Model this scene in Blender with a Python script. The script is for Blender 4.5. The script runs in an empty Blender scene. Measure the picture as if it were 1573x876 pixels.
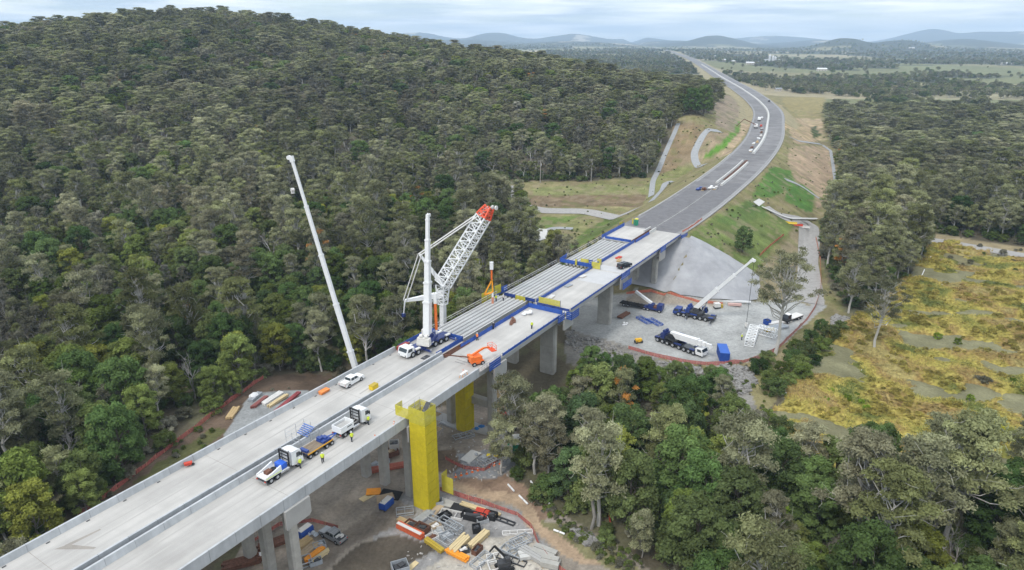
import bpy, math, random
import numpy as np
from mathutils import Vector, Matrix
from mathutils.geometry import delaunay_2d_cdt

# ---------------------------------------------------------------- camera, world, sun, exposure
SC = bpy.context.scene
COL = SC.collection
F, HY, PW, PH = 1050.0, 60.0, 1573.0, 876.0
PITCH = math.atan((438 - HY) / F)
CZ = 80.0
cam_d = bpy.data.cameras.new('camera')
cam_d.sensor_width = 36.0
cam_d.lens = F / PW * 36.0
cam_d.clip_start = 1.0
cam_d.clip_end = 80000.0
cam = bpy.data.objects.new('camera', cam_d)
COL.objects.link(cam)
cam.location = (0, 0, CZ)
cam.rotation_euler = (math.pi / 2 - PITCH, 0, 0)
SC.camera = cam

SUN_EL, SUN_AZ = math.radians(52), math.radians(215)      # azimuth clockwise from +Y: behind, a little to the left
world = bpy.data.worlds.new('World')
SC.world = world
world.use_nodes = True
wn, wl = world.node_tree.nodes, world.node_tree.links
wn.clear()
w_out = wn.new('ShaderNodeOutputWorld')
w_bg = wn.new('ShaderNodeBackground')
w_bg.inputs['Strength'].default_value = 0.1
sky = wn.new('ShaderNodeTexSky')
sky.sky_type = 'NISHITA'
sky.sun_disc = False
sky.sun_elevation = SUN_EL
sky.sun_rotation = SUN_AZ
sky.air_density = 1.0
sky.dust_density = 0.6
tc = wn.new('ShaderNodeTexCoord')
mp = wn.new('ShaderNodeMapping')
mp.inputs['Scale'].default_value = (2.2, 2.2, 26.0)
n1 = wn.new('ShaderNodeTexNoise')
n1.inputs['Scale'].default_value = 2.2
n1.inputs['Detail'].default_value = 7.0
n1.inputs['Roughness'].default_value = 0.58
n1.inputs['Distortion'].default_value = 0.35
cr = wn.new('ShaderNodeValToRGB')
cr.color_ramp.elements[0].position = 0.36
cr.color_ramp.elements[1].position = 0.60
cr.color_ramp.elements[0].color = (0.42, 0.42, 0.42, 1)
cr.color_ramp.elements[1].color = (1, 1, 1, 1)
n2 = wn.new('ShaderNodeTexNoise')
n2.inputs['Scale'].default_value = 3.1
n2.inputs['Detail'].default_value = 6.0
cr2 = wn.new('ShaderNodeValToRGB')
cr2.color_ramp.elements[0].position = 0.38
cr2.color_ramp.elements[1].position = 0.62
cr2.color_ramp.elements[0].color = (4.9, 5.9, 6.9, 1)
cr2.color_ramp.elements[1].color = (10.6, 10.7, 10.8, 1)
sky_gain = wn.new('ShaderNodeMix'); sky_gain.data_type = 'RGBA'; sky_gain.blend_type = 'MULTIPLY'
sky_gain.inputs[0].default_value = 1.0
sky_gain.inputs[7].default_value = (1.15, 1.2, 1.25, 1)
mix = wn.new('ShaderNodeMix'); mix.data_type = 'RGBA'
wl.new(tc.outputs['Generated'], mp.inputs['Vector'])
wl.new(mp.outputs['Vector'], n1.inputs['Vector'])
wl.new(mp.outputs['Vector'], n2.inputs['Vector'])
wl.new(n1.outputs['Fac'], cr.inputs['Fac'])
wl.new(n2.outputs['Fac'], cr2.inputs['Fac'])
wl.new(sky.outputs['Color'], sky_gain.inputs[6])
wl.new(cr.outputs['Color'], mix.inputs[0])
wl.new(sky_gain.outputs[2], mix.inputs[6])
sep = wn.new('ShaderNodeSeparateXYZ'); up = wn.new('ShaderNodeMapRange')       # an overcast sky is brightest overhead
up.inputs[1].default_value = 0.05; up.inputs[2].default_value = 0.9; up.inputs[3].default_value = 1.0; up.inputs[4].default_value = 1.8
cl = wn.new('ShaderNodeVectorMath'); cl.operation = 'SCALE'
wl.new(tc.outputs['Generated'], sep.inputs[0]); wl.new(sep.outputs[2], up.inputs[0])
wl.new(cr2.outputs['Color'], cl.inputs[0]); wl.new(up.outputs[0], cl.inputs['Scale'])
wl.new(cl.outputs[0], mix.inputs[7])
wl.new(mix.outputs[2], w_bg.inputs['Color'])
wl.new(w_bg.outputs['Background'], w_out.inputs['Surface'])

sun_d = bpy.data.lights.new('sun', 'SUN')
sun_d.energy = 1.5
sun_d.angle = math.radians(11)
sun_d.color = (1.0, 0.96, 0.90)
sun = bpy.data.objects.new('sun', sun_d)
COL.objects.link(sun)
sun.location = (0, 0, 300)
sd = Vector((math.sin(SUN_AZ) * math.cos(SUN_EL), math.cos(SUN_AZ) * math.cos(SUN_EL), math.sin(SUN_EL)))
sun.rotation_euler = sd.to_track_quat('Z', 'Y').to_euler()
SC.view_settings.view_transform = 'Standard'
SC.view_settings.look = 'None'
SC.view_settings.gamma = 1.0
SC.view_settings.use_curve_mapping = False
SC.view_settings.exposure = 0.40
SC.render.engine = 'CYCLES'
SC.cycles.max_bounces = 5
SC.cycles.diffuse_bounces = 3
SC.cycles.glossy_bounces = 2
SC.cycles.transparent_max_bounces = 8
SC.cycles.transmission_bounces = 2
SC.cycles.volume_bounces = 1
SC.cycles.use_fast_gi = False

# ---------------------------------------------------------------- numeric helpers
rng = np.random.default_rng(7)
random.seed(7)
SP, CP = math.sin(PITCH), math.cos(PITCH)

def ray(px, py):
    cx = (px - PW / 2) / F
    cy = -(py - 438) / F
    return np.array([cx, CP + cy * SP, -SP + cy * CP])

def at(px, py, z):
    r = ray(px, py)
    k = (z - CZ) / r[2]
    return np.array([r[0] * k, r[1] * k, z])

def proj(x, y, z):
    d = y * CP - (z - CZ) * SP
    u = y * SP + (z - CZ) * CP
    d = np.where(d < 0.1, 0.1, d)
    return PW / 2 + F * x / d, 438 - F * u / d, d

def hash2(ix, iy, seed):
    n = (ix.astype(np.int64) * 374761393 + iy.astype(np.int64) * 668265263 + seed * 982451653) & 0x7fffffff
    n = ((n ^ (n >> 13)) * 1274126177) & 0x7fffffff
    n = n ^ (n >> 16)
    return (n & 0xffff) / 65535.0

def vnoise(x, y, seed=0):
    x = np.asarray(x, float); y = np.asarray(y, float)
    ix = np.floor(x); iy = np.floor(y)
    fx = x - ix; fy = y - iy
    fx = fx * fx * (3 - 2 * fx); fy = fy * fy * (3 - 2 * fy)
    a = hash2(ix, iy, seed); b = hash2(ix + 1, iy, seed)
    c = hash2(ix, iy + 1, seed); d = hash2(ix + 1, iy + 1, seed)
    return (a * (1 - fx) + b * fx) * (1 - fy) + (c * (1 - fx) + d * fx) * fy

def fbm(x, y, seed=0, octs=4):
    s = 0; a = 0.5; t = 0
    for i in range(octs):
        s = s + a * vnoise(x * 2 ** i + i * 17.3, y * 2 ** i - i * 9.1, seed + i)
        t += a; a *= 0.5
    return s / t

def sstep(a, b, x):
    t = np.clip((x - a) / (b - a), 0, 1)
    return t * t * (3 - 2 * t)

def inpoly(x, y, poly):
    x = np.asarray(x, float); y = np.asarray(y, float)
    c = np.zeros(x.shape, bool)
    n = len(poly)
    for i in range(n):
        x1, y1 = poly[i]; x2, y2 = poly[(i + 1) % n]
        if y1 == y2: continue
        m = ((y1 > y) != (y2 > y)) & (x < (x2 - x1) * (y - y1) / (y2 - y1) + x1)
        c ^= m
    return c

# bridge frame: s along the bridge, n to the right of its right edge
BA = math.radians(32.1)
TX, TY = math.sin(BA), math.cos(BA)
OX, OY = -20.97, 100.0
BROT = math.pi / 2 - BA
def B(s, n, z=0.0):
    return np.array([OX + s * TX + n * TY, OY + s * TY - n * TX, z])
def sn(x, y):
    dx, dy = x - OX, y - OY
    return dx * TX + dy * TY, dx * TY - dy * TX
ZD = 17.0                                       # deck level

# motorway centre line beyond the bridge
_cy = np.array([226.2, 240, 287, 340, 395, 470, 546, 640, 735, 907, 1183, 1700, 2200, 3750, 6000])
_cx = np.array([45.0, 54.5, 81.5, 110.5, 138, 171.5, 200, 234, 260, 299, 354, 460, 560, 827, 1150])
_yy = np.concatenate([np.arange(226, 1000, 4.0), np.arange(1000, 6000, 40.0)])
def _hermite(x, xp, fp):
    m = np.gradient(fp, xp)
    i = np.clip(np.searchsorted(xp, x) - 1, 0, len(xp) - 2)
    h = xp[i + 1] - xp[i]; t = (x - xp[i]) / h
    return (2*t**3 - 3*t**2 + 1) * fp[i] + (t**3 - 2*t**2 + t) * h * m[i] + (-2*t**3 + 3*t**2) * fp[i + 1] + (t**3 - t**2) * h * m[i + 1]
_xx = _hermite(_yy, _cy, _cx)
_k = np.hanning(31); _k /= _k.sum()
_nn = int((_yy < 1000).sum())
_pad = np.concatenate([_xx[0] + (np.arange(-15, 0)) * (_xx[1] - _xx[0]), _xx[:_nn], _xx[_nn - 1] + np.arange(1, 16) * (_xx[_nn - 1] - _xx[_nn - 2])])
_xs = np.concatenate([np.convolve(_pad, _k, 'valid'), _xx[_nn:]])
RC = np.stack([_xs, _yy], 1)
_hwy = np.array([226, 340, 560, 735, 950, 1500, 6000]); _hww = np.array([11.0, 11.5, 12.0, 13.0, 14.0, 13.0, 13.0])
def road_hw(y): return np.interp(y, _hwy, _hww)
_tan = np.gradient(RC, axis=0); _tan /= np.linalg.norm(_tan, axis=1)[:, None]
RN = np.stack([_tan[:, 1], -_tan[:, 0]], 1)     # right-hand normal

def road_d(x, y):
    """signed distance right of the centre line, and y of the nearest centre point"""
    x = np.asarray(x, float); y = np.asarray(y, float)
    xc = np.interp(y, RC[:, 1], RC[:, 0])
    # first guess along y, then project on the tangent twice
    yc = y.copy()
    for _ in range(4):
        i = np.interp(yc, RC[:, 1], np.arange(len(RC)))
        ii = np.clip(i.astype(int), 0, len(RC) - 1)
        cx = np.interp(yc, RC[:, 1], RC[:, 0])
        t = _tan[ii]
        yc = np.clip(yc + ((x - cx) * t[:, 0] + (y - yc) * t[:, 1]) * t[:, 1] * 0.8, 226, 5990) if x.ndim else yc
    i = np.clip(np.interp(yc, RC[:, 1], np.arange(len(RC))).astype(int), 0, len(RC) - 1)
    cx = np.interp(yc, RC[:, 1], RC[:, 0])
    nn = RN[i]
    return (x - cx) * nn[:, 0] + (y - yc) * nn[:, 1], yc

# ---------------------------------------------------------------- terrain
def az_px(az):                                   # bearing -> photo column on the horizon
    return PW / 2 + math.sqrt(F * F + (438 - HY) ** 2) * np.tan(az)
_rx = np.array([-900, -300, 0, 150, 200, 340, 420, 520, 600, 640, 720, 800, 880, 950, 1040, 1090, 1140, 1200])
_rtop = np.array([44, 38, 31, 20, 12, 8, 17, 25, 38, 46, 58, 66, 80, 92, 104, 112, 120, 130])
_rD = np.array([1000, 950, 900, 930, 950, 950, 920, 900, 880, 860, 800, 760, 720, 680, 600, 560, 520, 500])
HILLS = [(760, 49, 11000, 46), (880, 52, 11500, 60), (985, 57, 12500, 50), (1100, 54, 7500, 52), (1190, 55, 13500, 90),
         (1300, 57, 5200, 50), (1385, 60, 5600, 60), (1430, 47, 14500, 62), (1520, 51, 14000, 90), (1650, 48, 13500, 120), (640, 50, 12000, 60),
         (700, 60, 8000, 110), (880, 62, 6500, 90), (1040, 61, 9000, 60), (1260, 60, 9500, 70), (1480, 59, 8000, 80), (500, 50, 12000, 90)]

def H(x, y):
    shp = np.shape(x)
    x = np.atleast_1d(np.asarray(x, float)).ravel(); y = np.atleast_1d(np.asarray(y, float)).ravel()
    r = np.hypot(x, y)
    az = np.arctan2(x, y)
    front = np.abs(az) < 1.35
    px = np.where(front, az_px(np.clip(az, -1.35, 1.35)), np.where(az < 0, -3000, 5000))
    s, n = sn(x, y)
    z = 0.6 + (fbm(x / 60, y / 60, 3) - 0.5) * 3.0 * sstep(30, 140, np.abs(n + 5)) * sstep(60, 200, r)
    # creek
    cs = 47 + 6 * np.sin(n / 40.0) + np.maximum(n - 5, 0) * -0.25
    z = z - 5.0 * np.exp(-((s - cs) / 15.0) ** 2) * sstep(-180, -60, n) * (1 - sstep(60, 90, n))
    # crane pad: level gravel
    pad = sstep(62, 74, s) * (1 - sstep(150, 175, s)) * sstep(-8, -2, n) * (1 - sstep(46, 56, n))
    z = z * (1 - pad) + 1.0 * pad
    site = (1 - sstep(14, 27, s)) * sstep(-30, -20, n) * (1 - sstep(30, 42, n))
    z = z * (1 - site) + 0.0 * site
    swamp = sstep(54, 64, n - np.maximum(110 - s, 0) * 0.05) * (1 - sstep(330, 380, s)) * sstep(40, 70, s + n * .2)
    z = z * (1 - swamp) - 0.9 * swamp
    # left hill
    top = np.interp(px, _rx, _rtop); D = np.interp(px, _rx, _rD)
    E = CZ + (60 - top) / 1116.0 * D - 22.0
    r0 = np.interp(px, [0, 600, 1040], [300, 320, 370])
    t = np.clip((r - r0) / np.maximum(D - r0, 50), 0, 1)
    prof = 0.35 * t + 0.65 * t * t * (3 - 2 * t)
    fall = sstep(0, 700, r - D)
    hill = E * prof * (1 - 0.8 * fall)
    hill = hill + (fbm(x / 130, y / 130, 11, 3) - 0.5) * 22 * sstep(0.05, 0.3, t) * (1 - sstep(0.75, 0.98, t))
    wgt = 1 - sstep(1100, 1230, px)
    z = z + hill * wgt
    # plain beyond
    z = z + sstep(700, 2500, r) * (8 + 14 * (fbm(x / 900, y / 900, 21, 3) - 0.4)) * (1 - wgt * (1 - fall))
    for (hp, hy, hD, hw) in HILLS:
        hh = (60 - hy) / 1116.0 * hD + CZ - 8
        prox = np.exp(-((px - hp) / hw) ** 2) * np.exp(-((r - hD) / (hD * 0.11)) ** 2)
        z = np.maximum(z, z * (1 - prox) + hh * prox * (0.90 + 0.16 * fbm(px / 22.0, r / 600.0, 31 + int(hp), 3))) if True else z
    # motorway embankment and cutting
    d, yc = road_d(x, y)
    hw = road_hw(yc)
    ds = np.maximum(0, 149.5 - s)
    nd = np.maximum(0, np.abs(n + 10.6) - 11.5)
    before = (s < 149.5) & (y < 300)
    dout = np.where(before, np.hypot(ds * 1.02, nd * 0.92), np.maximum(0, np.abs(d) - hw - 0.8))
    bank = ZD - 0.28 - dout * 0.545 - np.where(before & (ds > 0) & (nd < 3), 1.2 * sstep(0, 2, ds), 0)
    cut = ZD - 0.28 + np.maximum(0, np.where(before, 99, np.abs(d) - hw - np.where(d < 0, 7, 9))) * 0.42
    z = np.maximum(z, bank)
    z = np.minimum(z, cut)
    # underpass of the local road
    u = (x - 100) * 0.18 + (y - 322)
    und = (1 - sstep(4.5, 7.0, np.abs(u))) * (np.abs(d) < 40)
    return z.reshape(shp) if shp else float(z[0])

_ts = np.geomspace(60, 6000, 2600)
def hit(px, py, lift=0.0):
    """where the ray through a photo point meets the ground"""
    r = ray(px, py)
    P = r[None, :] * _ts[:, None]
    g = H(P[:, 0], P[:, 1]) + lift - (P[:, 2] + CZ)
    i = int(np.argmax(g > 0))
    if i == 0: i = 1 if g[0] > 0 else len(_ts) - 1
    a, b = g[i - 1], g[i]
    f = a / (a - b) if a != b else 0
    k = _ts[i - 1] + (_ts[i] - _ts[i - 1]) * f
    q = r * k
    return np.array([q[0], q[1], H(q[0], q[1])])
def hits(pts): return [hit(*p)[:2] for p in pts]

# ---------------------------------------------------------------- object helpers
def tag(o, label=None, cat=None, group=None, kind=None):
    if label: o['label'] = label
    if cat: o['category'] = cat
    if group: o['group'] = group
    if kind: o['kind'] = kind
    return o

def thing(name, label, cat, loc=(0, 0, 0), rotz=0.0, group=None):
    o = bpy.data.objects.new(name, None)
    COL.objects.link(o)
    o.location = Vector([float(v) for v in loc]); o.rotation_euler = (0, 0, rotz)
    o.empty_display_size = 0.5
    return tag(o, label, cat, group)

def link_mesh(name, me, parent=None, loc=None):
    o = bpy.data.objects.new(name, me)
    COL.objects.link(o)
    if parent: o.parent = parent
    if loc is not None: o.location = loc
    return o

def copy_tree(o, parent=None):
    c = o.copy(); COL.objects.link(c)
    if parent: c.parent = parent
    for ch in [k for k in KIDS.get(o.name, o.children)]:
        copy_tree(ch, c)
    return c
KIDS = {}

def dup(root, loc, rotz, label=None, group=None, scale=None):
    KIDS.clear()
    r = copy_tree(root)
    r.location = Vector([float(v) for v in loc]); r.rotation_euler = (0, 0, rotz)
    if label: r['label'] = label
    if group: r['group'] = group
    if scale: r.scale = (scale,) * 3
    return r

class MB:
    """collects shapes, links them as one mesh object"""
    def __init__(self): self.v = []; self.f = []; self.m = []; self.mi = 0
    def add(self, vs, fs):
        o = len(self.v)
        self.v += [tuple(float(c) for c in p) for p in vs]
        self.f += [tuple(i + o for i in f) for f in fs]
        self.m += [self.mi] * len(fs)
        return self
    def box(self, c, s, rz=0.0, tilt=None, taper=1.0):
        hx, hy, hz = s[0] / 2, s[1] / 2, s[2] / 2
        vs = []
        for z, k in ((-hz, 1), (hz, taper)):
            for x, y in ((-hx, -hy), (hx, -hy), (hx, hy), (-hx, hy)):
                vs.append(Vector((x * k, y * k, z)))
        M = Matrix.Rotation(rz, 3, 'Z')
        if tilt: M = M @ Matrix.Rotation(tilt[0], 3, tilt[1])
        c = Vector([float(q) for q in c])
        vs = [M @ p + c for p in vs]
        return self.add(vs, [(3, 2, 1, 0), (4, 5, 6, 7), (0, 1, 5, 4), (1, 2, 6, 5), (2, 3, 7, 6), (3, 0, 4, 7)])
    def b3(self, x0, x1, y0, y1, z0, z1):
        return self.box(((x0 + x1) / 2, (y0 + y1) / 2, (z0 + z1) / 2), (x1 - x0, y1 - y0, z1 - z0))
    def tube(self, p0, p1, r0, r1=None, n=8, cap=True):
        r1 = r0 if r1 is None else r1
        p0 = Vector([float(q) for q in p0]); p1 = Vector([float(q) for q in p1])
        d = p1 - p0
        if d.length < 1e-6: return self
        q = d.to_track_quat('Z', 'Y')
        vs = []
        for p, r in ((p0, r0), (p1, r1)):
            for i in range(n):
                a = 2 * math.pi * i / n
                vs.append(p + q @ Vector((r * math.cos(a), r * math.sin(a), 0)))
        fs = [(i, (i + 1) % n, n + (i + 1) % n, n + i) for i in range(n)]
        if cap: fs += [tuple(range(n - 1, -1, -1)), tuple(range(n, 2 * n))]
        return self.add(vs, fs)
    def beam(self, p0, p1, w, h=None, up=(0, 0, 1)):
        h = w if h is None else h
        p0 = Vector([float(q) for q in p0]); p1 = Vector([float(q) for q in p1])
        d = (p1 - p0).normalized(); u = Vector(up)
        if abs(d.dot(u)) > 0.98: u = Vector((1, 0, 0))
        x = d.cross(u).normalized(); u = x.cross(d).normalized()
        vs = []
        for p in (p0, p1):
            for a, b in ((-1, -1), (1, -1), (1, 1), (-1, 1)):
                vs.append(p + x * (a * w / 2) + u * (b * h / 2))
        return self.add(vs, [(3, 2, 1, 0), (4, 5, 6, 7), (0, 1, 5, 4), (1, 2, 6, 5), (2, 3, 7, 6), (3, 0, 4, 7)])
    def taperbeam(self, p0, p1, w0, h0, w1, h1, up=(0, 0, 1)):
        p0 = Vector([float(q) for q in p0]); p1 = Vector([float(q) for q in p1])
        d = (p1 - p0).normalized(); u = Vector(up)
        if abs(d.dot(u)) > 0.98: u = Vector((1, 0, 0))
        x = d.cross(u).normalized(); u = x.cross(d).normalized()
        vs = []
        for p, w, h in ((p0, w0, h0), (p1, w1, h1)):
            for a, b in ((-1, -1), (1, -1), (1, 1), (-1, 1)):
                vs.append(p + x * (a * w / 2) + u * (b * h / 2))
        return self.add(vs, [(3, 2, 1, 0), (4, 5, 6, 7), (0, 1, 5, 4), (1, 2, 6, 5), (2, 3, 7, 6), (3, 0, 4, 7)])
    def prism(self, prof, a0, a1, axis='x'):
        """closed profile (u, z) extruded along x (u = y) or along y (u = x)"""
        n = len(prof); vs = []
        for a in (a0, a1):
            for u, z in prof:
                vs.append((a, u, z) if axis == 'x' else (u, a, z))
        fs = [(i, (i + 1) % n, n + (i + 1) % n, n + i) for i in range(n)]
        fs += [tuple(range(n - 1, -1, -1)), tuple(range(n, 2 * n))]
        return self.add(vs, fs)
    def poly(self, pts): return self.add(pts, [tuple(range(len(pts)))])
    def path(self, pts, r, n=6):
        for a, b in zip(pts, pts[1:]): self.tube(a, b, r, r, n)
        return self
    def blob(self, c, r, seed=0, rough=0.25, seg=(8, 6), flat=1.0):
        rs = random.Random(seed)
        nu, nv = seg; vs = []; fs = []
        c = Vector([float(q) for q in c])
        for j in range(1, nv):
            th = math.pi * j / nv
            for i in range(nu):
                ph = 2 * math.pi * i / nu
                k = r * (1 + rs.uniform(-rough, rough))
                vs.append(c + Vector((k * math.sin(th) * math.cos(ph), k * math.sin(th) * math.sin(ph), k * flat * math.cos(th))))
        vs.append(c + Vector((0, 0, r * flat))); vs.append(c - Vector((0, 0, r * flat)))
        t, b = len(vs) - 2, len(vs) - 1
        for j in range(nv - 2):
            for i in range(nu):
                fs.append((j * nu + i, (j + 1) * nu + i, (j + 1) * nu + (i + 1) % nu, j * nu + (i + 1) % nu))
        for i in range(nu):
            fs.append((t, i, (i + 1) % nu)); fs.append((b, (nv - 2) * nu + (i + 1) % nu, (nv - 2) * nu + i))
        return self.add(vs, fs)
    def mesh(self, name, mats, smooth=False):
        me = bpy.data.meshes.new(name)
        me.from_pydata(self.v, [], self.f)
        mats = mats if isinstance(mats, (list, tuple)) else [mats]
        for m in mats: me.materials.append(m)
        if len(mats) > 1: me.polygons.foreach_set('material_index', self.m)
        if smooth: me.polygons.foreach_set('use_smooth', [True] * len(self.f))
        me.update()
        return me
    def build(self, name, mats, parent=None, loc=None, smooth=False):
        return link_mesh(name, self.mesh(name, mats, smooth), parent, loc)

# ---------------------------------------------------------------- materials
def mat(name, col, rough=0.7, var=0.15, scale=1.0, metal=0.0, bump=0.0, spec=0.3, second=None, coords='Object', detail=5.0, stretch=None, emit=None, alpha=None, blotch=None):
    m = bpy.data.materials.new(name); m.use_nodes = True
    nt = m.node_tree; N = nt.nodes; L = nt.links
    p = N['Principled BSDF']
    p.inputs['Roughness'].default_value = rough
    p.inputs['Metallic'].default_value = metal
    p.inputs['Specular IOR Level'].default_value = spec
    t = N.new('ShaderNodeTexCoord')
    src = t.outputs[coords]
    if stretch:
        mm = N.new('ShaderNodeMapping'); mm.inputs['Scale'].default_value = stretch
        L.new(src, mm.inputs['Vector']); src = mm.outputs['Vector']
    nz = N.new('ShaderNodeTexNoise')
    nz.inputs['Scale'].default_value = scale; nz.inputs['Detail'].default_value = detail; nz.inputs['Roughness'].default_value = 0.65
    L.new(src, nz.inputs['Vector'])
    r = N.new('ShaderNodeValToRGB')
    a = [max(0, c * (1 - var)) for c in col]; b = [min(1, c * (1 + var)) for c in col]
    if second: b = list(second)
    r.color_ramp.elements[0].color = (*a, 1); r.color_ramp.elements[1].color = (*b, 1)
    r.color_ramp.elements[0].position = 0.3; r.color_ramp.elements[1].position = 0.7
    L.new(nz.outputs['Fac'], r.inputs['Fac'])
    src_c = r.outputs['Color']
    if blotch:                                     # broad stains and drag marks over the fine mottling
        for sc_, st_, amt_ in blotch:
            m2 = N.new('ShaderNodeMapping'); m2.inputs['Scale'].default_value = st_; L.new(t.outputs[coords], m2.inputs['Vector'])
            z2 = N.new('ShaderNodeTexNoise'); z2.inputs['Scale'].default_value = sc_; z2.inputs['Detail'].default_value = 9; z2.inputs['Roughness'].default_value = .6
            L.new(m2.outputs['Vector'], z2.inputs['Vector'])
            g2 = N.new('ShaderNodeMapRange'); g2.inputs[1].default_value = .38; g2.inputs[2].default_value = .62; g2.inputs[3].default_value = 1 - amt_; g2.inputs[4].default_value = 1 + amt_ * .6
            L.new(z2.outputs['Fac'], g2.inputs[0])
            v2 = N.new('ShaderNodeVectorMath'); v2.operation = 'SCALE'; L.new(src_c, v2.inputs[0]); L.new(g2.outputs[0], v2.inputs['Scale']); src_c = v2.outputs[0]
    L.new(src_c, p.inputs['Base Color'])
    if bump:
        bp = N.new('ShaderNodeBump'); bp.inputs['Strength'].default_value = bump; bp.inputs['Distance'].default_value = 0.1
        L.new(nz.outputs['Fac'], bp.inputs['Height']); L.new(bp.outputs['Normal'], p.inputs['Normal'])
    if alpha is not None:
        p.inputs['Alpha'].default_value = alpha
    return m
# ---------------------------------------------------------------- the ground, one sheet to the horizon
CLEAR = {
 'left': [(60, 860), (180, 752), (240, 705), (300, 660), (335, 632), (375, 603), (405, 580), (440, 572), (500, 575), (560, 575), (640, 640), (430, 760), (200, 876), (60, 960)],
 'site': [(250, 1500), (250, 1000), (345, 880), (420, 760), (545, 690), (640, 640), (720, 610), (790, 625), (800, 690), (790, 738), (820, 765), (855, 784), (902, 812), (952, 841), (1000, 872), (1060, 1000), (1060, 1500)],
 'pad': [(868, 470), (868, 520), (900, 550), (960, 552), (1000, 575), (1090, 590), (1135, 640), (1175, 640), (1205, 590), (1262, 530), (1300, 490), (1292, 462), (1272, 440), (1262, 400), (1260, 345), (1288, 320),
         (1288, 235), (1274, 215), (1268, 180), (1268, 150), (1190, 132), (1130, 118), (1100, 118), (1108, 140), (1096, 175), (1042, 180), (1032, 205), (1004, 272), (900, 279), (820, 278), (775, 285), (778, 305), (800, 318), (806, 345), (800, 365), (830, 395), (850, 400), (880, 420)],
 'swamp': [(1190, 640), (1215, 570), (1290, 500), (1330, 470), (1400, 420), (1430, 372), (1573, 400), (1750, 440), (1900, 800), (1573, 745), (1400, 755), (1300, 745), (1220, 720)],
 'road_right': [(1385, 352), (1480, 364), (1573, 378), (1800, 415), (1800, 470), (1573, 410), (1395, 372)],
}
def is_clear(x, y, z):
    px, py, d = proj(x, y, z)
    c = np.zeros(np.shape(px), bool)
    ok = (np.hypot(x, y) < 1100) & (y > 30)
    for P in CLEAR.values(): c |= inpoly(px, py, P)
    c &= ok
    s, n = sn(x, y)
    c |= (s > -140) & (s < 150) & (n > -26) & (n < 3)
    dd, yc = road_d(x, y)
    c |= (y > 226) & (np.abs(dd) < road_hw(yc) + 9 + 6 * (y > 900))
    return c

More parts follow.
